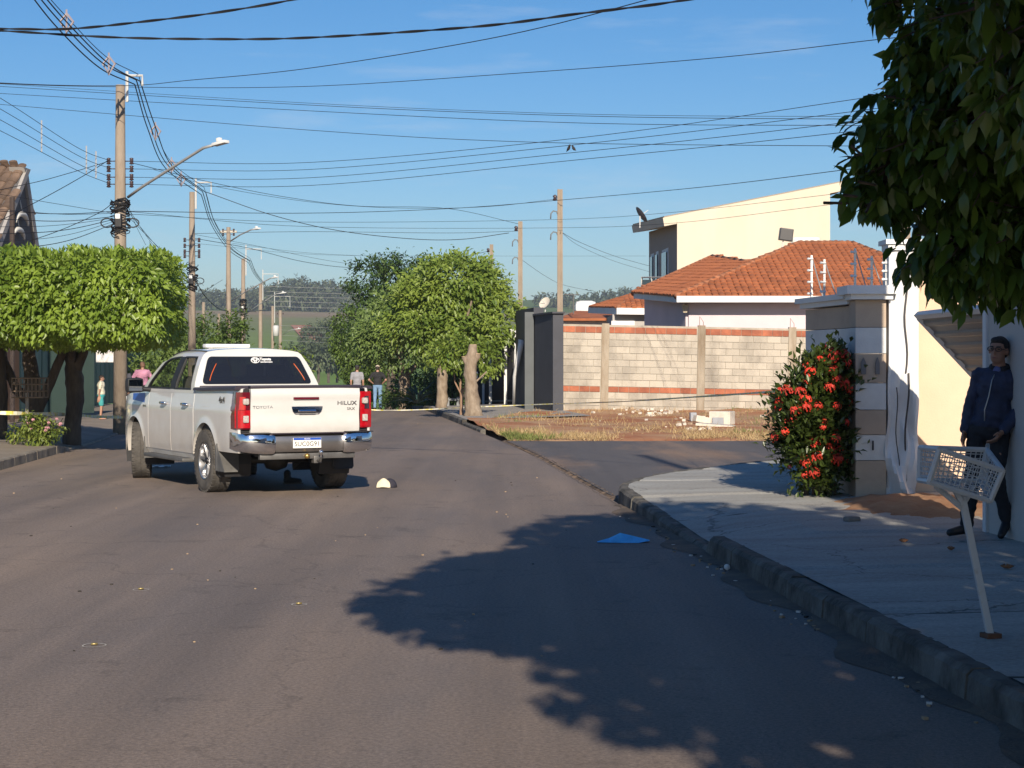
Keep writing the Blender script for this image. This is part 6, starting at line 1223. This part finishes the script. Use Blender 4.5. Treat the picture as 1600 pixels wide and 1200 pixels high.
# service wires right
for lab, pts, r_ in (
    ('service wire passing the top of the tallest service post', [(190, 330, 40), (480, 333, 46), (700, 326, 50), (871, 313, 53), (1100, 292, 44), (1330, 264, 36), (1600, 228, 30)], .011),
    ('sagging wire joining the service wire left of the tallest post', [(240, 265, 41), (330, 290, 43), (480, 315, 46), (620, 325, 49), (760, 323, 51), (869, 311, 53)], .007),
    ('wire below the service wire running over the yellow house', [(190, 334, 40), (480, 347, 46), (870, 343, 53), (1060, 331, 47), (1330, 300, 38), (1600, 270, 32)], .007),
    ('second wire below the service wire over the yellow house', [(195, 330, 40), (480, 354, 46), (870, 356, 53), (1060, 348, 47), (1330, 316, 38), (1600, 290, 32)], .007),
    ('wire from the second pole to the middle service post', [(302, 365, 60), (480, 362, 61), (700, 364, 62.5), (811, 361, 63)], .010),
    ('thick sagging cable from the second pole to the right', [(322, 300, 60), (425, 336, 60), (527, 360, 61), (640, 373, 62), (720, 374, 62.5), (795, 364, 63)], .016),
    ('wavy cable sagging from the large pole across to the right posts', [(208, 255, 40), (330, 285, 46), (447, 308, 52), (560, 322, 56), (700, 326, 60), (811, 350, 63)], .010),
    ('low cable from the second pole towards the round tree', [(302, 372, 60), (390, 388, 64), (480, 410, 68), (570, 418, 72), (700, 405, 76), (766, 392, 78)], .013),
    ('thin low wire under the cable towards the round tree', [(302, 366, 60), (400, 384, 64), (500, 405, 70), (600, 420, 76)], .008),
    ('drop wire from the tallest service post to the yellow house', [(876, 362, 53), (905, 378, 60), (960, 400, 68), (1016, 416, 78)], .010),
    ('second drop wire from the tallest post to the yellow house', [(876, 362, 53), (905, 384, 60), (960, 408, 68), (1016, 425, 78)], .008),
    ('drop wire from the middle service post to the roofs', [(814, 405, 63), (850, 430, 68), (880, 445, 74), (925, 455, 84)], .009),
    ('upper faint wire above the distant wood', [(302, 380, 60), (500, 398, 70), (760, 400, 78), (1010, 400, 78)], .006),
    ('lower faint wire above the distant wood', [(362, 380, 80), (480, 395, 84), (620, 402, 90), (760, 410, 96)], .008)):
    wire(lab, pts, r_)
for k, y in enumerate((447, 455, 462, 470, 478)): wire(['first', 'second', 'third', 'fourth', 'fifth'][k]+' pale far wire from the top crossing before the ridge', [(412, y, 125), (500, y+3, 120), (640, y+5, 112)], .016, mat=M('wire_pale', (.45, .45, .43), .5), group='pale far wires')
for k, y in enumerate((508, 515, 523, 531)): wire(['first', 'second', 'third', 'fourth'][k]+' pale wire from the top before the red track', [(432, y, 165), (480, y+3, 160), (560, y+6, 150)], .016, mat=MATS['wire_pale'], group='pale far wires')
# drops on the left
for k, (y0, y1, ym, b) in enumerate(((330, 322, 334, 0), (333, 318, 335, 0), (338, 335, 345, 0), (340, 350, 350, 0), (342, 362, 358, 0), (345, 376, 366, 0), (348, 390, 375, 0), (334, 290, 322, 0))):
    wire(['first', 'second', 'third', 'fourth', 'fifth', 'sixth', 'seventh', 'highest'][k]+' drop wire fanning left from the cable bundle of the large pole', [(182, y0, 39.8), (110, ym, 38), (40, (ym+y1)/2+4, 36.5), (-60, y1, 34)], .007 if k % 2 else .011)
wire('dark straight cable crossing above the gabled house', [(170, 250, 39.8), (130, 275, 39), (52, 318, 37), (-60, 372, 35)], .012)
wire('second dark cable crossing above the gabled house', [(170, 252, 39.8), (110, 270, 38.5), (45, 287, 37), (-60, 305, 35)], .010)
wire('long cable rising from the hedge top to the pole', [(182, 312, 39.8), (150, 335, 39), (60, 372, 37), (-60, 400, 35)], .011)
for k, (x_, y_) in enumerate(((228, 383), (262, 410), (300, 440), (318, 446))): wire(['first', 'second', 'third', 'fourth'][k]+' drop wire from the large pole down towards the second pole', [(196, 310+k*8, 40), ((196+x_)/2, (310+k*8+y_)/2+5, 48), (x_, y_, 57)], .008)
wire('slack cable from the second pole to the third pole', [(302, 432, 60), (320, 462, 66), (340, 481, 72), (357, 486, 80), (400, 487, 100)], .022)
wire('thin guy wire between second and third poles', [(302, 472, 60), (325, 452, 68), (348, 437, 79)], .010)
for k, (px_, d_) in enumerate(((888, 31.6), (897, 31.5))):
    c = P(px_, 233.5, d_); T = thing('small_bird', ['left of the two small birds perched on the wire', 'right of the two small birds perched on the wire'][k], 'bird', c, R(20 if k else 200), 'birds on the wire')
    mb = MB(); mb.rings([[Vector((math.cos(a)*r_, y, math.sin(a)*r_*1.1+z)) for a in np.linspace(0, 6.283, 9)[:-1]] for y, r_, z in ((-.09, .004, -.03), (-.05, .012, -.01), (0, .026, .01), (.035, .026, .03), (.05, .016, .05), (.065, .019, .062), (.082, .014, .064), (.098, .002, .06))]); mb.build('body', M('bird_dark', (.04, .035, .035), .8), T, True, local=True)
# ---------------------------------------------------------------- barrier tape
tapem = M('barrier_tape', (.72, .62, .12), .5, col2=(.72, .70, .60), scale=6, thr=(.45, .55))
def tape2(lab, pts): tape(lab, pts, .016)
def tape(lab, pts, hw=.034):
    p3 = catmull([P(*p) for p in pts], 12); mb = MB(); rows = []
    for i, p in enumerate(p3): a = .8*math.sin(i*.35); rows.append([p+Vector((0, math.sin(a), math.cos(a)))*hw, p-Vector((0, math.sin(a), math.cos(a)))*hw])
    mb.grid(rows); o = mb.build('barrier_tape', tapem, origin=p3[0]); m = o.modifiers.new('s', 'SOLIDIFY'); m.thickness = .002; tag(o, lab, 'tape', 'barrier tape')
tape('yellow barrier tape strung between the left trees and the large pole', [(-60, 644, 31), (42, 646, 31.55), (112, 648, 34.8), (150, 651, 37.5), (192, 652, 39.8)])
tape2('barrier tape strung across the street behind the pickup to the charcoal wall', [(560, 639, 56), (600, 641, 56), (660, 640, 55.5), (740, 636, 54.5), (815, 633, 53.6), (864, 631, 51.3)])
tape2('barrier tape running from the charcoal wall to the red bush', [(864, 631, 51.3), (960, 628, 42), (1090, 620, 30), (1222, 611, 20.4)])

# ---------------------------------------------------------------- refuse basket on the near pavement
base = Vector(((1548-800)/F*9.42, 9.42, surfR(2.52, 9.42)))
T = thing('refuse_basket', 'white wire refuse basket on a leaning post on the near pavement', 'refuse basket', base)
wm = M('basket_white', (.52, .53, .53), .5, col2=(.36, .30, .25), scale=9, thr=(.55, .78)); topc = P(1503, 776, 9.42)
mb = MB(); dr = (topc-base).normalized(); q = dr.to_track_quat('Z', 'Y').to_matrix(); mb.box((base+topc)/2, (.036, .036, (topc-base).length), q, 0, .004); mb.build('post', wm, T)
mb = MB(); mb.box(base+Vector((0, 0, .012)), (.085, .085, .03), .3, 0, .006); mb.build('post_foot', M('foot_rust', (.13, .06, .035), .9, var=.3), T)
fd, bd = 9.27, 9.56
FTL, FTR, FBR, FBL = P(1468, 702, fd), P(1567, 736, fd), P(1547, 783, fd), P(1452, 753, fd); BTL, BTR, BBR, BBL = P(1438, 699, bd), P(1542, 703, bd), P(1532, 752, bd), P(1436, 750, bd)
mb = MB()
for a, b in ((FTL, FTR), (FTR, FBR), (FBR, FBL), (FBL, FTL), (BTL, BTR), (BTR, BBR), (BBR, BBL), (BBL, BTL), (FTL, BTL), (FTR, BTR), (FBR, BBR), (FBL, BBL)):
    mb.tube([a, b], .0155, 6)
mb.build('frame', wm, T)
mb = MB(); c = (FBL+FBR+BBL+BBR)/4; mb.tube([topc-dr*0+Vector((0, 0, -.06)), c+Vector((-.10, 0, .0))], .016, 6); mb.tube([topc+Vector((0, 0, -.05)), c+Vector((.10, 0, 0))], .016, 6); mb.tube([topc+Vector((0, 0, -.02)), c], .024, 6); mb.build('brace', wm, T)
def netting(A_, B_, C__, D_, nu, nv, nm='mesh_panel'):
    mb = MB()
    for i in range(1, nu): mb.tube([A_.lerp(B_, i/nu), D_.lerp(C__, i/nu)], .0028, 4, False)
    for i in range(1, nv): mb.tube([A_.lerp(D_, i/nv), B_.lerp(C__, i/nv)], .0028, 4, False)
    mb.build(nm, wm, T)
netting(FTL, FTR, FBR, FBL, 13, 7); netting(BTL, BTR, BBR, BBL, 13, 7); netting(FTL, BTL, BBL, FBL, 8, 7); netting(FTR, BTR, BBR, FBR, 8, 7); netting(FBL, FBR, BBR, BBL, 13, 8)

# ---------------------------------------------------------------- people
skin = M('skin', (.40, .22, .15), .6, var=.08, scale=20); skin2 = M('skin_tan', (.32, .17, .11), .6, var=.08, scale=20)
def sphere(mb, c, r, n=12, m=8):
    c = Vector(c); r = Vector(r) if hasattr(r, '__len__') else Vector((r, r, r)); rings = []
    for i in range(m+1):
        ph = -math.pi/2+math.pi*i/m; k = max(.02, math.cos(ph)); rings.append([c+Vector((r.x*k*math.cos(2*math.pi*j/n), r.y*k*math.sin(2*math.pi*j/n), r.z*math.sin(ph))) for j in range(n)])
    mb.rings(rings)
def caps(mb, pts, rad):
    pts = [Vector(p) for p in pts]
    for i in range(len(pts)-1): mb.tube([pts[i], pts[i+1]], [rad[i], rad[i+1]], 12)
    for p, r in zip(pts, rad): sphere(mb, p, r)
def blob(name, mb, mat, parent, vox=.014, sm=3):
    o = mb.build(name, mat, parent, local=True); modded(o, [('REMESH', dict(mode='VOXEL', voxel_size=vox)), ('SMOOTH', dict(factor=.5, iterations=sm))])
    o.data.polygons.foreach_set('use_smooth', [True]*len(o.data.polygons)); 
    if not o.data.materials: o.data.materials.append(mat)
    if name in ('jacket', 'shirt', 'trousers', 'shorts'):      # cloth folds
        from mathutils import noise
        nn = [v.normal.copy() for v in o.data.vertices]
        for v, q in zip(o.data.vertices, nn):
            p = v.co; v.co = p+q*(.011*noise.noise(Vector((p.x*7+p.z*5, p.y*7, p.z*19-p.x*8)))+.006*noise.noise(p*31))
    return o
def hand(mb, wrist, d, side, curl=.5):
    """palm with four unequal bent fingers and a thumb from the side"""
    d = Vector(d).normalized(); w = Vector(wrist); s = Vector((0, 1, 0)) if abs(d.y) < .8 else Vector((1, 0, 0)); s = (s-d*s.dot(d)).normalized(); n = d.cross(s)*side
    for t in (-.026, -.009, .009, .026): caps(mb, [w+s*t*.6, w+d*.085+s*t], [.016, .014])
    for t, L in ((-.030, .060), (-.010, .076), (.011, .080), (.031, .070)):
        a = w+d*.085+s*t; b = a+(d*(1-curl*.5)-n*curl*.6).normalized()*L*.55; c = b+(d*(1-curl)-n*curl).normalized()*L*.5; caps(mb, [a, b, c], [.0095, .009, .0075])
    a = w+d*.025+s*.032; b = a+(d*.6+s*.7-n*.2).normalized()*.045; c = b+(d*.9+s*.15-n*.25).normalized()*.035; caps(mb, [a, b, c], [.012, .011, .009])
def person(lab, loc, rz, H, J, shirt, legs, shoes, hair=(.02, .015, .012), skinm=skin, sleeve=.55, shorts=None, build=1.0, vox=.015, cap=None, glasses=False, group=None, jacket=False, headturn=0):
    """J: joints in metres for a 1.72 m figure facing +y; a continuous skinned body, clothes as children"""
    T = thing('person', lab, 'person', loc, rz, group); k = H/1.72; D0 = dict(hipL=(-.095, 0, .90), hipR=(.095, 0, .90), kneeL=(-.105, .02, .49), kneeR=(.105, .02, .49), ankL=(-.11, -.01, .085), ankR=(.11, -.01, .085), toeL=(-.13, .17, .03), toeR=(.13, .17, .03), pel=(0, 0, .95), waist=(0, .005, 1.10), chest=(0, 0, 1.30), neck=(0, -.01, 1.47), head=(0, .012, 1.61), shL=(-.185, -.01, 1.40), shR=(.185, -.01, 1.40), elL=(-.235, -.03, 1.12), elR=(.235, -.03, 1.12), wrL=(-.235, .05, .88), wrR=(.235, .05, .88)); D0.update(J)
    q = {a: Vector(b)*k for a, b in D0.items()}; f = k*build
    mb = MB(); hd = q['head']; hr = Matrix.Rotation(headturn, 3, 'Z')
    sphere(mb, hd+Vector((0, -.006, .025))*k, Vector((.074, .092, .090))*k, 16, 12); sphere(mb, hd+hr @ Vector((0, .022, -.05))*k, Vector((.058, .066, .068))*k, 14, 10)
    caps(mb, [hd+hr @ Vector((0, .088, .012))*k, hd+hr @ Vector((0, .108, -.022))*k], [.010*k, .014*k])
    for sx_ in (-1, 1): sphere(mb, hd+hr @ Vector((sx_*.076, -.005, -.005))*k, Vector((.012, .022, .032))*k)
    caps(mb, [q['neck']-Vector((0, 0, .04)), hd-Vector((0, .01, .05))*k], [.060*k, .052*k])
    sphere(mb, q['chest'], Vector((.165*f, .105*f, .19*k))); sphere(mb, q['waist'], Vector((.145*f, .10*f, .17*k))); sphere(mb, q['pel'], Vector((.155*f, .11*f, .13*k)))
    for s_ in 'LR':
        caps(mb, [q['sh'+s_], q['el'+s_], q['wr'+s_]], [.055*f, .042*k, .028*k]); caps(mb, [q['hip'+s_], q['knee'+s_], q['ank'+s_]], [.085*f, .058*k, .038*k]); caps(mb, [q['ank'+s_]-Vector((0, .02, .03)), q['toe'+s_]], [.036*k, .026*k])
        hand(mb, q['wr'+s_], q['wr'+s_]-q['el'+s_], 1 if s_ == 'R' else -1)
    blob('body', mb, skinm, T, vox*.8, 2)
    mb = MB(); g = .016
    sphere(mb, q['chest'], Vector((.172*f+g, .112*f+g, .19*k))); sphere(mb, q['waist'], Vector((.152*f+g, .108*f+g, .18*k))); sphere(mb, q['pel']+Vector((0, 0, .03)), Vector((.160*f+g, .115*f+g, .10*k))); caps(mb, [q['shL'], q['chest']+Vector((0, 0, .08*k)), q['shR']], [.062*f, .10*f, .062*f])
    for s_ in 'LR':
        e = q['el'+s_] if sleeve >= 1 else q['sh'+s_].lerp(q['el'+s_], sleeve/.55*.75)
        if sleeve >= 1: caps(mb, [q['sh'+s_], e, e.lerp(q['wr'+s_], .92)], [.068*f, .056*k, .044*k])
        else: caps(mb, [q['sh'+s_], e], [.066*f, .056*k])
    sh = blob('jacket' if jacket else 'shirt', mb, shirt, T, vox)
    mb = MB(); sphere(mb, q['pel']-Vector((0, 0, .02)), Vector((.158*f+g, .114*f+g, .11*k)))
    for s_ in 'LR':
        e = q['knee'+s_].lerp(q['ank'+s_], .97) if shorts is None else q['hip'+s_].lerp(q['knee'+s_], shorts)
        caps(mb, [q['hip'+s_], q['knee'+s_] if shorts is None else e, e], [.094*f, .070*k if shorts is None else .085*f, .056*k if shorts is None else .08*f])
    blob('shorts' if shorts else 'trousers', mb, legs, T, vox)
    if shoes:
        for s_ in 'LR': mb = MB(); a, t_ = q['ank'+s_], q['toe'+s_]; caps(mb, [a-Vector((0, .035, .035)), a+Vector((0, .01, -.02)), t_], [.042*k, .045*k, .032*k]); blob('shoe', mb, shoes, T, vox*.8)
    mb = MB(); sphere(mb, hd+hr @ Vector((0, -.018, .038))*k, Vector((.082, .092, .088))*k, 16, 12); sphere(mb, hd+hr @ Vector((0, -.045, -.0))*k, Vector((.076, .062, .075))*k)
    if cap is None: sphere(mb, hd+hr @ Vector((0, .03, .085))*k, Vector((.064, .055, .035))*k)
    blob('hair', mb, M('hair_%02d' % int(hair[0]*1000), hair, .7, var=.3, scale=40), T, vox*.7, 2)
    if cap is not None:
        mb = MB(); sphere(mb, hd+Vector((0, -.004, .055))*k, Vector((.088, .102, .078))*k); c = hd+hr @ Vector((0, .13, .04))*k; sphere(mb, c, Vector((.065, .075, .012))*k); blob('cap', mb, cap, T, vox*.7, 2)
    dark = M('feature_dark', (.03, .018, .015), .4)
    for sx_ in (-1, 1):
        mb = MB(); sphere(mb, hd+hr @ Vector((sx_*.031, .078, .012))*k, Vector((.012, .012, .007))*k); mb.build('eye', dark, T, True, local=True)
        mb = MB(); caps(mb, [hd+hr @ Vector((sx_*.016, .089, .034))*k, hd+hr @ Vector((sx_*.046, .076, .036))*k], [.004*k, .003*k]); mb.build('eyebrow', dark, T, True, local=True)
    mb = MB(); caps(mb, [hd+hr @ Vector((-.024, .076, -.062))*k, hd+hr @ Vector((0, .086, -.060))*k, hd+hr @ Vector((.024, .076, -.062))*k], [.004*k, .006*k, .004*k]); mb.build('mouth', M('lips', (.25, .09, .07), .6), T, True, local=True)
    if glasses:
        mb = MB()
        for sx_ in (-1, 1):
            c = hd+hr @ Vector((sx_*.034, .096, .012))*k; mb.tube([c+(hr @ Vector((math.cos(a)*.027, 0, math.sin(a)*.018)))*k for a in np.linspace(0, 6.283, 15)], .0035*k, 5); mb.tube([c+hr @ Vector((sx_*.027, 0, .004))*k, hd+hr @ Vector((sx_*.082, 0, .006))*k], .003*k, 5)
        mb.tube([hd+hr @ Vector((-.008, .098, .014))*k, hd+hr @ Vector((.008, .098, .014))*k], .003*k, 5); mb.build('glasses', M('frame_black', (.01, .01, .012), .3), T, True, local=True)
    return T, q, k
navy = M('jacket_navy', (.022, .030, .065), .75, var=.25, scale=9, bump=.3, bscale=14); trs = M('trousers_dark', (.016, .017, .022), .85, var=.2, scale=8)
T, q, k = person('man in navy zip jacket and glasses leaning on the wall', (3.775, 14.42, surfR(3.77, 14.42)), R(150), 1.62, dict(hipL=(-.10, .0, .90), hipR=(.09, .02, .90), kneeL=(-.13, .13, .52), kneeR=(.10, .04, .48), ankL=(-.20, -.04, .17), ankR=(.13, .02, .085), toeL=(-.19, .09, .05), toeR=(.23, .15, .03), pel=(-.01, 0, .95), waist=(-.03, .01, 1.10), chest=(-.05, .0, 1.30), neck=(-.055, 0, 1.47), head=(-.045, .03, 1.605), shL=(-.215, -.02, 1.37), shR=(.115, .0, 1.39), elL=(-.265, .02, 1.12), elR=(.175, -.02, 1.13), wrL=(-.15, .12, .93), wrR=(.19, .05, .90)), navy, trs, M('shoe_black', (.012, .012, .013), .5), skinm=skin2, sleeve=1, vox=.011, glasses=True, jacket=True, headturn=R(-6), build=.92)
T.rotation_euler = (0, R(-4), R(150))
mb = MB(); c = q['neck']; mb.tube([c+Vector((.066*math.cos(a), .062*math.sin(a)-.002, -.012-.018*math.sin(a))) for a in np.linspace(-4.35, 1.21, 18)], .021, 8, flat=1.5); mb.build('collar', M('collar_black', (.012, .012, .014), .8), T, True, local=True)
mb = MB(); mb.tube([q['neck']+Vector((.01, .085, -.06)), q['chest']+Vector((.015, .128, .05)), q['chest']+Vector((.03, .132, -.08)), q['waist']+Vector((.035, .128, 0)), q['waist']+Vector((.03, .128, -.09))], .005, 6); mb.build('zip', M('zip_pale', (.45, .44, .42), .4, .6), T, True, local=True)
mb = MB(); sphere(mb, q['neck']+Vector((.005, .052, -.055)), (.05, .03, .06)); mb.build('tee_shirt', M('tee_blue', (.10, .12, .26), .85), T, True, local=True)
ak = dict(elL=(-.33, -.06, 1.15), elR=(.33, -.06, 1.15), wrL=(-.19, .10, 1.02), wrR=(.19, .10, 1.02))
fm_ = lambda px_, d_: ((px_-800)/F*d_, d_, tz(d_))
person('man in grey shirt and dark cap standing with his back turned', fm_(558, 70), R(0), 1.72, {}, M('cloth_grey', (.26, .26, .28), .9, var=.1), M('cloth_tan', (.22, .16, .11), .9), M('shoe_brown', (.06, .035, .02), .6), cap=M('cap_dark', (.03, .03, .04), .8), vox=.018)
person('man in black top, blue jeans and beige cap standing in the street', fm_(590, 70), R(0), 1.72, ak, M('cloth_black', (.018, .018, .02), .9, var=.2), M('denim_blue', (.16, .27, .42), .9, var=.15), M('shoe_brown', (.06, .035, .02), .6), cap=M('cap_beige', (.52, .44, .34), .85), vox=.018)
T2, q2, k2 = None, None, None
person('child in white shirt and teal shorts standing by the large pole', (-10.32, 45, surfL(-10.32, 45)), R(-82), 1.13, dict(wrL=(-.2, -.06, .86), wrR=(.2, -.06, .86), head=(0, .02, 1.57)), M('cloth_cream', (.70, .66, .50), .9, var=.06), M('teal_shorts', (.05, .30, .30), .85), None, hair=(.03, .018, .01), shorts=.75, vox=.016, build=1.12)
person('person in pink shirt with back turned beyond the pickup hood', (-10.35, 50.2, .14), R(0), 1.47, ak, M('cloth_pink', (.52, .24, .34), .9, var=.08), trs, MATS['shoe_black'], hair=(.20, .11, .07), sleeve=1, vox=.018, build=1.12)
person('boy in dark clothes standing between pole and pink shirt', (-10.7, 49.6, .14), R(150), 1.36, {}, M('cloth_slate', (.06, .06, .075), .9), trs, MATS['shoe_black'], vox=.018, skinm=skin2)

# ---------------------------------------------------------------- things on the ground
def road(px_, py_): d_ = F*CAMZ/(py_-HZ); return Vector(((px_-800)/F*d_, d_, 0))
c = road(601, 762); T = thing('baseball_cap', 'cream fronted black cap lying on the street right of the pickup', 'cap', c)
mb = MB(); rings = []
for i in range(7): ph = math.pi/2*i/6; rings.append([(math.cos(a)*.098*math.cos(ph)+.06, math.sin(a)*.095*math.cos(ph)+.05, .118*math.sin(ph)**.9) for a in np.linspace(0, 6.283, 17)[:-1]])
mb.rings(rings); mb.build('crown', M('cap_black', (.028, .026, .04), .85, var=.2, scale=30), T, True, local=True)
mb = MB(); rows = []
for u in np.linspace(-1, 1, 11): rows.append([(-.012+.088*u*math.cos(t*.9), -.055-.03*math.cos(u*1.3)+.06*t, .006+.118*(math.sin(t*1.45))*(1-.28*u*u)) for t in np.linspace(0, 1, 8)])
mb.grid(rows); mb.build('front_panel', M('cap_cream', (.72, .64, .46), .85), T, True, local=True)
mb = MB(); mb.grid([[(-.012+.09*u, -.085-.075*t*(1-.55*u*u), .010+.010*(1-u*u)*t) for t in np.linspace(0, 1, 5)] for u in np.linspace(-1, 1, 11)]); mb.build('visor', M('cap_visor', (.12, .03, .03), .85), T, True, local=True)
c = road(975, 848); T = thing('blue_sheet', 'folded bright blue plastic sheet on the shaded street', 'sheet', c)
mb = MB(); 
front = [(-.24, -.02, .008), (-.14, -.03, .006), (0, -.035, .004), (.13, -.04, .004), (.23, .0, .02)]; ridge = [(-.24, .0, .012), (-.13, .05, .038), (-.03, .07, .082), (.09, .06, .055), (.23, .02, .024)]; back = [(-.23, .06, .004), (-.12, .16, .004), (0, .2, .004), (.12, .17, .004), (.22, .08, .004)]
mb.grid([front, ridge, back]); o = mb.build('sheet', M('blue_plastic', (.10, .48, .90), .35, var=.12, scale=9), T, False, local=True); m = o.modifiers.new('s', 'SOLIDIFY'); m.thickness = .003
for k, (px_, py_, r_) in enumerate(((220, 922, .05), (467, 945, .045), (147, 1009, .06))):
    c = road(px_, py_); mb = MB(); g = random.Random(k); rows = []
    for a in np.linspace(0, 6.283, 29): w_ = r_*(1+.06*math.sin(a*3+k)); rows.append([c+Vector((math.cos(a)*w_, math.sin(a)*w_*1.1, .004)), c+Vector((math.cos(a)*(w_+.008), math.sin(a)*(w_+.008)*1.1, .0042))])
    mb.grid(rows); tag(mb.build('chalk_ring', M('chalk', (.50, .47, .42), .95, var=.25, scale=60), origin=c), ['chalk circle farthest from the viewer on the left half of the street', 'chalk circle nearest the middle of the street', 'chalk circle nearest the viewer at the left'][k], 'chalk mark', 'chalk circles on the street')
    mb = MB(); mb.tube([c+Vector((-.018, .0, .010)), c+Vector((.018, .01, .010))], .007, 8); tag(mb.build('spent_casing', M('casing_brass', (.40, .32, .14), .45, .7), None, True, origin=c), ['small brass casing inside the farthest chalk circle', 'small brass casing inside the middle chalk circle', 'small brass casing inside the nearest chalk circle'][k], 'casing', 'casings in the chalk circles')
c = road(456, 756); T = thing('dark_boot', 'dark ankle boot lying under the rear of the pickup', 'boot', c); mb = MB(); caps(mb, [(-.07, 0, .045), (.0, 0, .04), (.10, 0, .035)], [.045, .045, .038]); caps(mb, [(-.06, 0, .05), (-.06, 0, .14)], [.045, .05]); blob('upper', mb, M('boot_dark', (.02, .025, .03), .7), T, .01); mb = MB(); mb.box((.02, 0, .008), (.27, .09, .016), None, 0, .006); mb.build('sole', M('boot_sole', (.10, .10, .09), .8), T, local=True)
c = road(252, 731); mb = MB(); mb.grid([[c+Vector((-.13+.26*i/6, -.1+.2*j/4, .012+.025*math.sin(i*.9+j*1.3)**2)) for j in range(5)] for i in range(7)]); o = mb.build('white_paper', M('paper_white', (.74, .73, .72), .8), None, True, origin=c); m = o.modifiers.new('s', 'SOLIDIFY'); m.thickness = .003; tag(o, 'crumpled white paper under the pickup running board', 'paper')
c = Vector((2.9, 13.0, 0)); 
def pave(px_, py_, z=.19): d_ = F*(CAMZ-z)/(py_-HZ); x_ = (px_-800)/F*d_; return Vector((x_, d_, surfR(x_, d_)))
for lab, px_, py_, s_ in (('dry brown leaf on the pavement right of the basket post', 1574, 891, .05), ('dry reddish leaf on the pavement left of the man', 1412, 849, .04), ('small dry leaf on the pavement below the soil', 1486, 862, .03)):
    c = pave(px_, py_); mb = MB(); mb.grid([[c+Vector((s_*u*(1-.9*abs(t)**2), s_*1.0*t*.8, .010+.018*u*u+.012*t*t)) for u in (-1, -.4, 0, .4, 1)] for t in np.linspace(-1, 1, 7)]); o = mb.build('dry_leaf', M('leaf_dry', (.28, .13, .06), .8, var=.3, scale=30), None, True, origin=c); m = o.modifiers.new('s', 'SOLIDIFY'); m.thickness = .0015; tag(o, lab, 'leaf', 'dry leaves on the pavement')
c = pave(1331, 815); mb = MB(); mb.box(c+Vector((0, 0, .02)), (.14, .09, .05), .4, 0, .02); tag(mb.build('stone', M('stone_grey', (.22, .19, .16), .9, var=.2), None, True, origin=c), 'loose grey stone on the pavement near the bush', 'stone')
c = road(1136, 891); mb = MB(); mb.lathe([(.002, -.02), (.022, -.02), (.022, .02), (.018, .022), (.012, .015), (.002, .015)], c+Vector((0, 0, .024)), 'Y', 14); tag(mb.build('bottle_cap', lampm, None, True, origin=c), 'small white cap lying in the gutter below the pavement step', 'cap')
g = random.Random(55); mb = MB()
for k in range(215):
    if k < 150: d_ = g.uniform(8, 19); c = Vector((kerbR(d_)-abs(g.gauss(0, .10))-.02, d_, 0))
    else: c = road(g.uniform(20, 1000), 640+abs(g.gauss(0, 1))*170); c.z = 0
    s_ = g.uniform(.006, .022) if k < 150 else g.uniform(.005, .016); mb.box(c+Vector((0, 0, s_*.3)), (s_*1.5, s_, s_*.7), Matrix.Rotation(g.uniform(0, 3), 3, 'Z'), g.choice((0, 1, 1, 2)) if k < 150 else g.choice((1, 2)))
tag(mb.build('street_grit', [M('grit_white', (.6, .58, .54), .9), M('grit_tan', (.36, .26, .16), .95), M('grit_dark', (.04, .035, .03), .9)]), 'grit and small debris along the gutter and over the street', 'debris', kind='stuff')
# sand washed along the right gutter
mb = MB(); rows = []
for d_ in interp_rows(6, 20.2, .2): w_ = .16+.08*math.sin(d_*2.1)+.05*math.sin(d_*5.3); rows.append([(kerbR(d_)-w_, d_, .0035), (kerbR(d_)-w_*.5, d_, .012), (kerbR(d_)+.01, d_, .02)])
mb.grid(rows); tag(mb.build('gutter_sand', M('sand_gutter', (.16, .115, .08), .98, col2=(.08, .065, .055), scale=3, bump=.5, bscale=40), None, True), 'sand washed along the foot of the right kerb', 'sand', kind='stuff')

# ---------------------------------------------------------------- air: a thin even haze round the whole place
hz = bpy.data.materials.new('haze'); hz.use_nodes = True; n = hz.node_tree.nodes; n.remove(n['Principled BSDF']); pv = n.new('ShaderNodeVolumePrincipled'); pv.inputs['Color'].default_value = (.80, .88, 1.0, 1); pv.inputs['Density'].default_value = .00026; pv.inputs['Anisotropy'].default_value = .2; hz.node_tree.links.new(pv.outputs[0], n['Material Output'].inputs['Volume'])
mb = MB(); mb.box((0, 2250, 34), (7200, 4800, 94)); tag(mb.build('haze', hz), 'thin morning haze over street and fields', 'haze', kind='stuff')
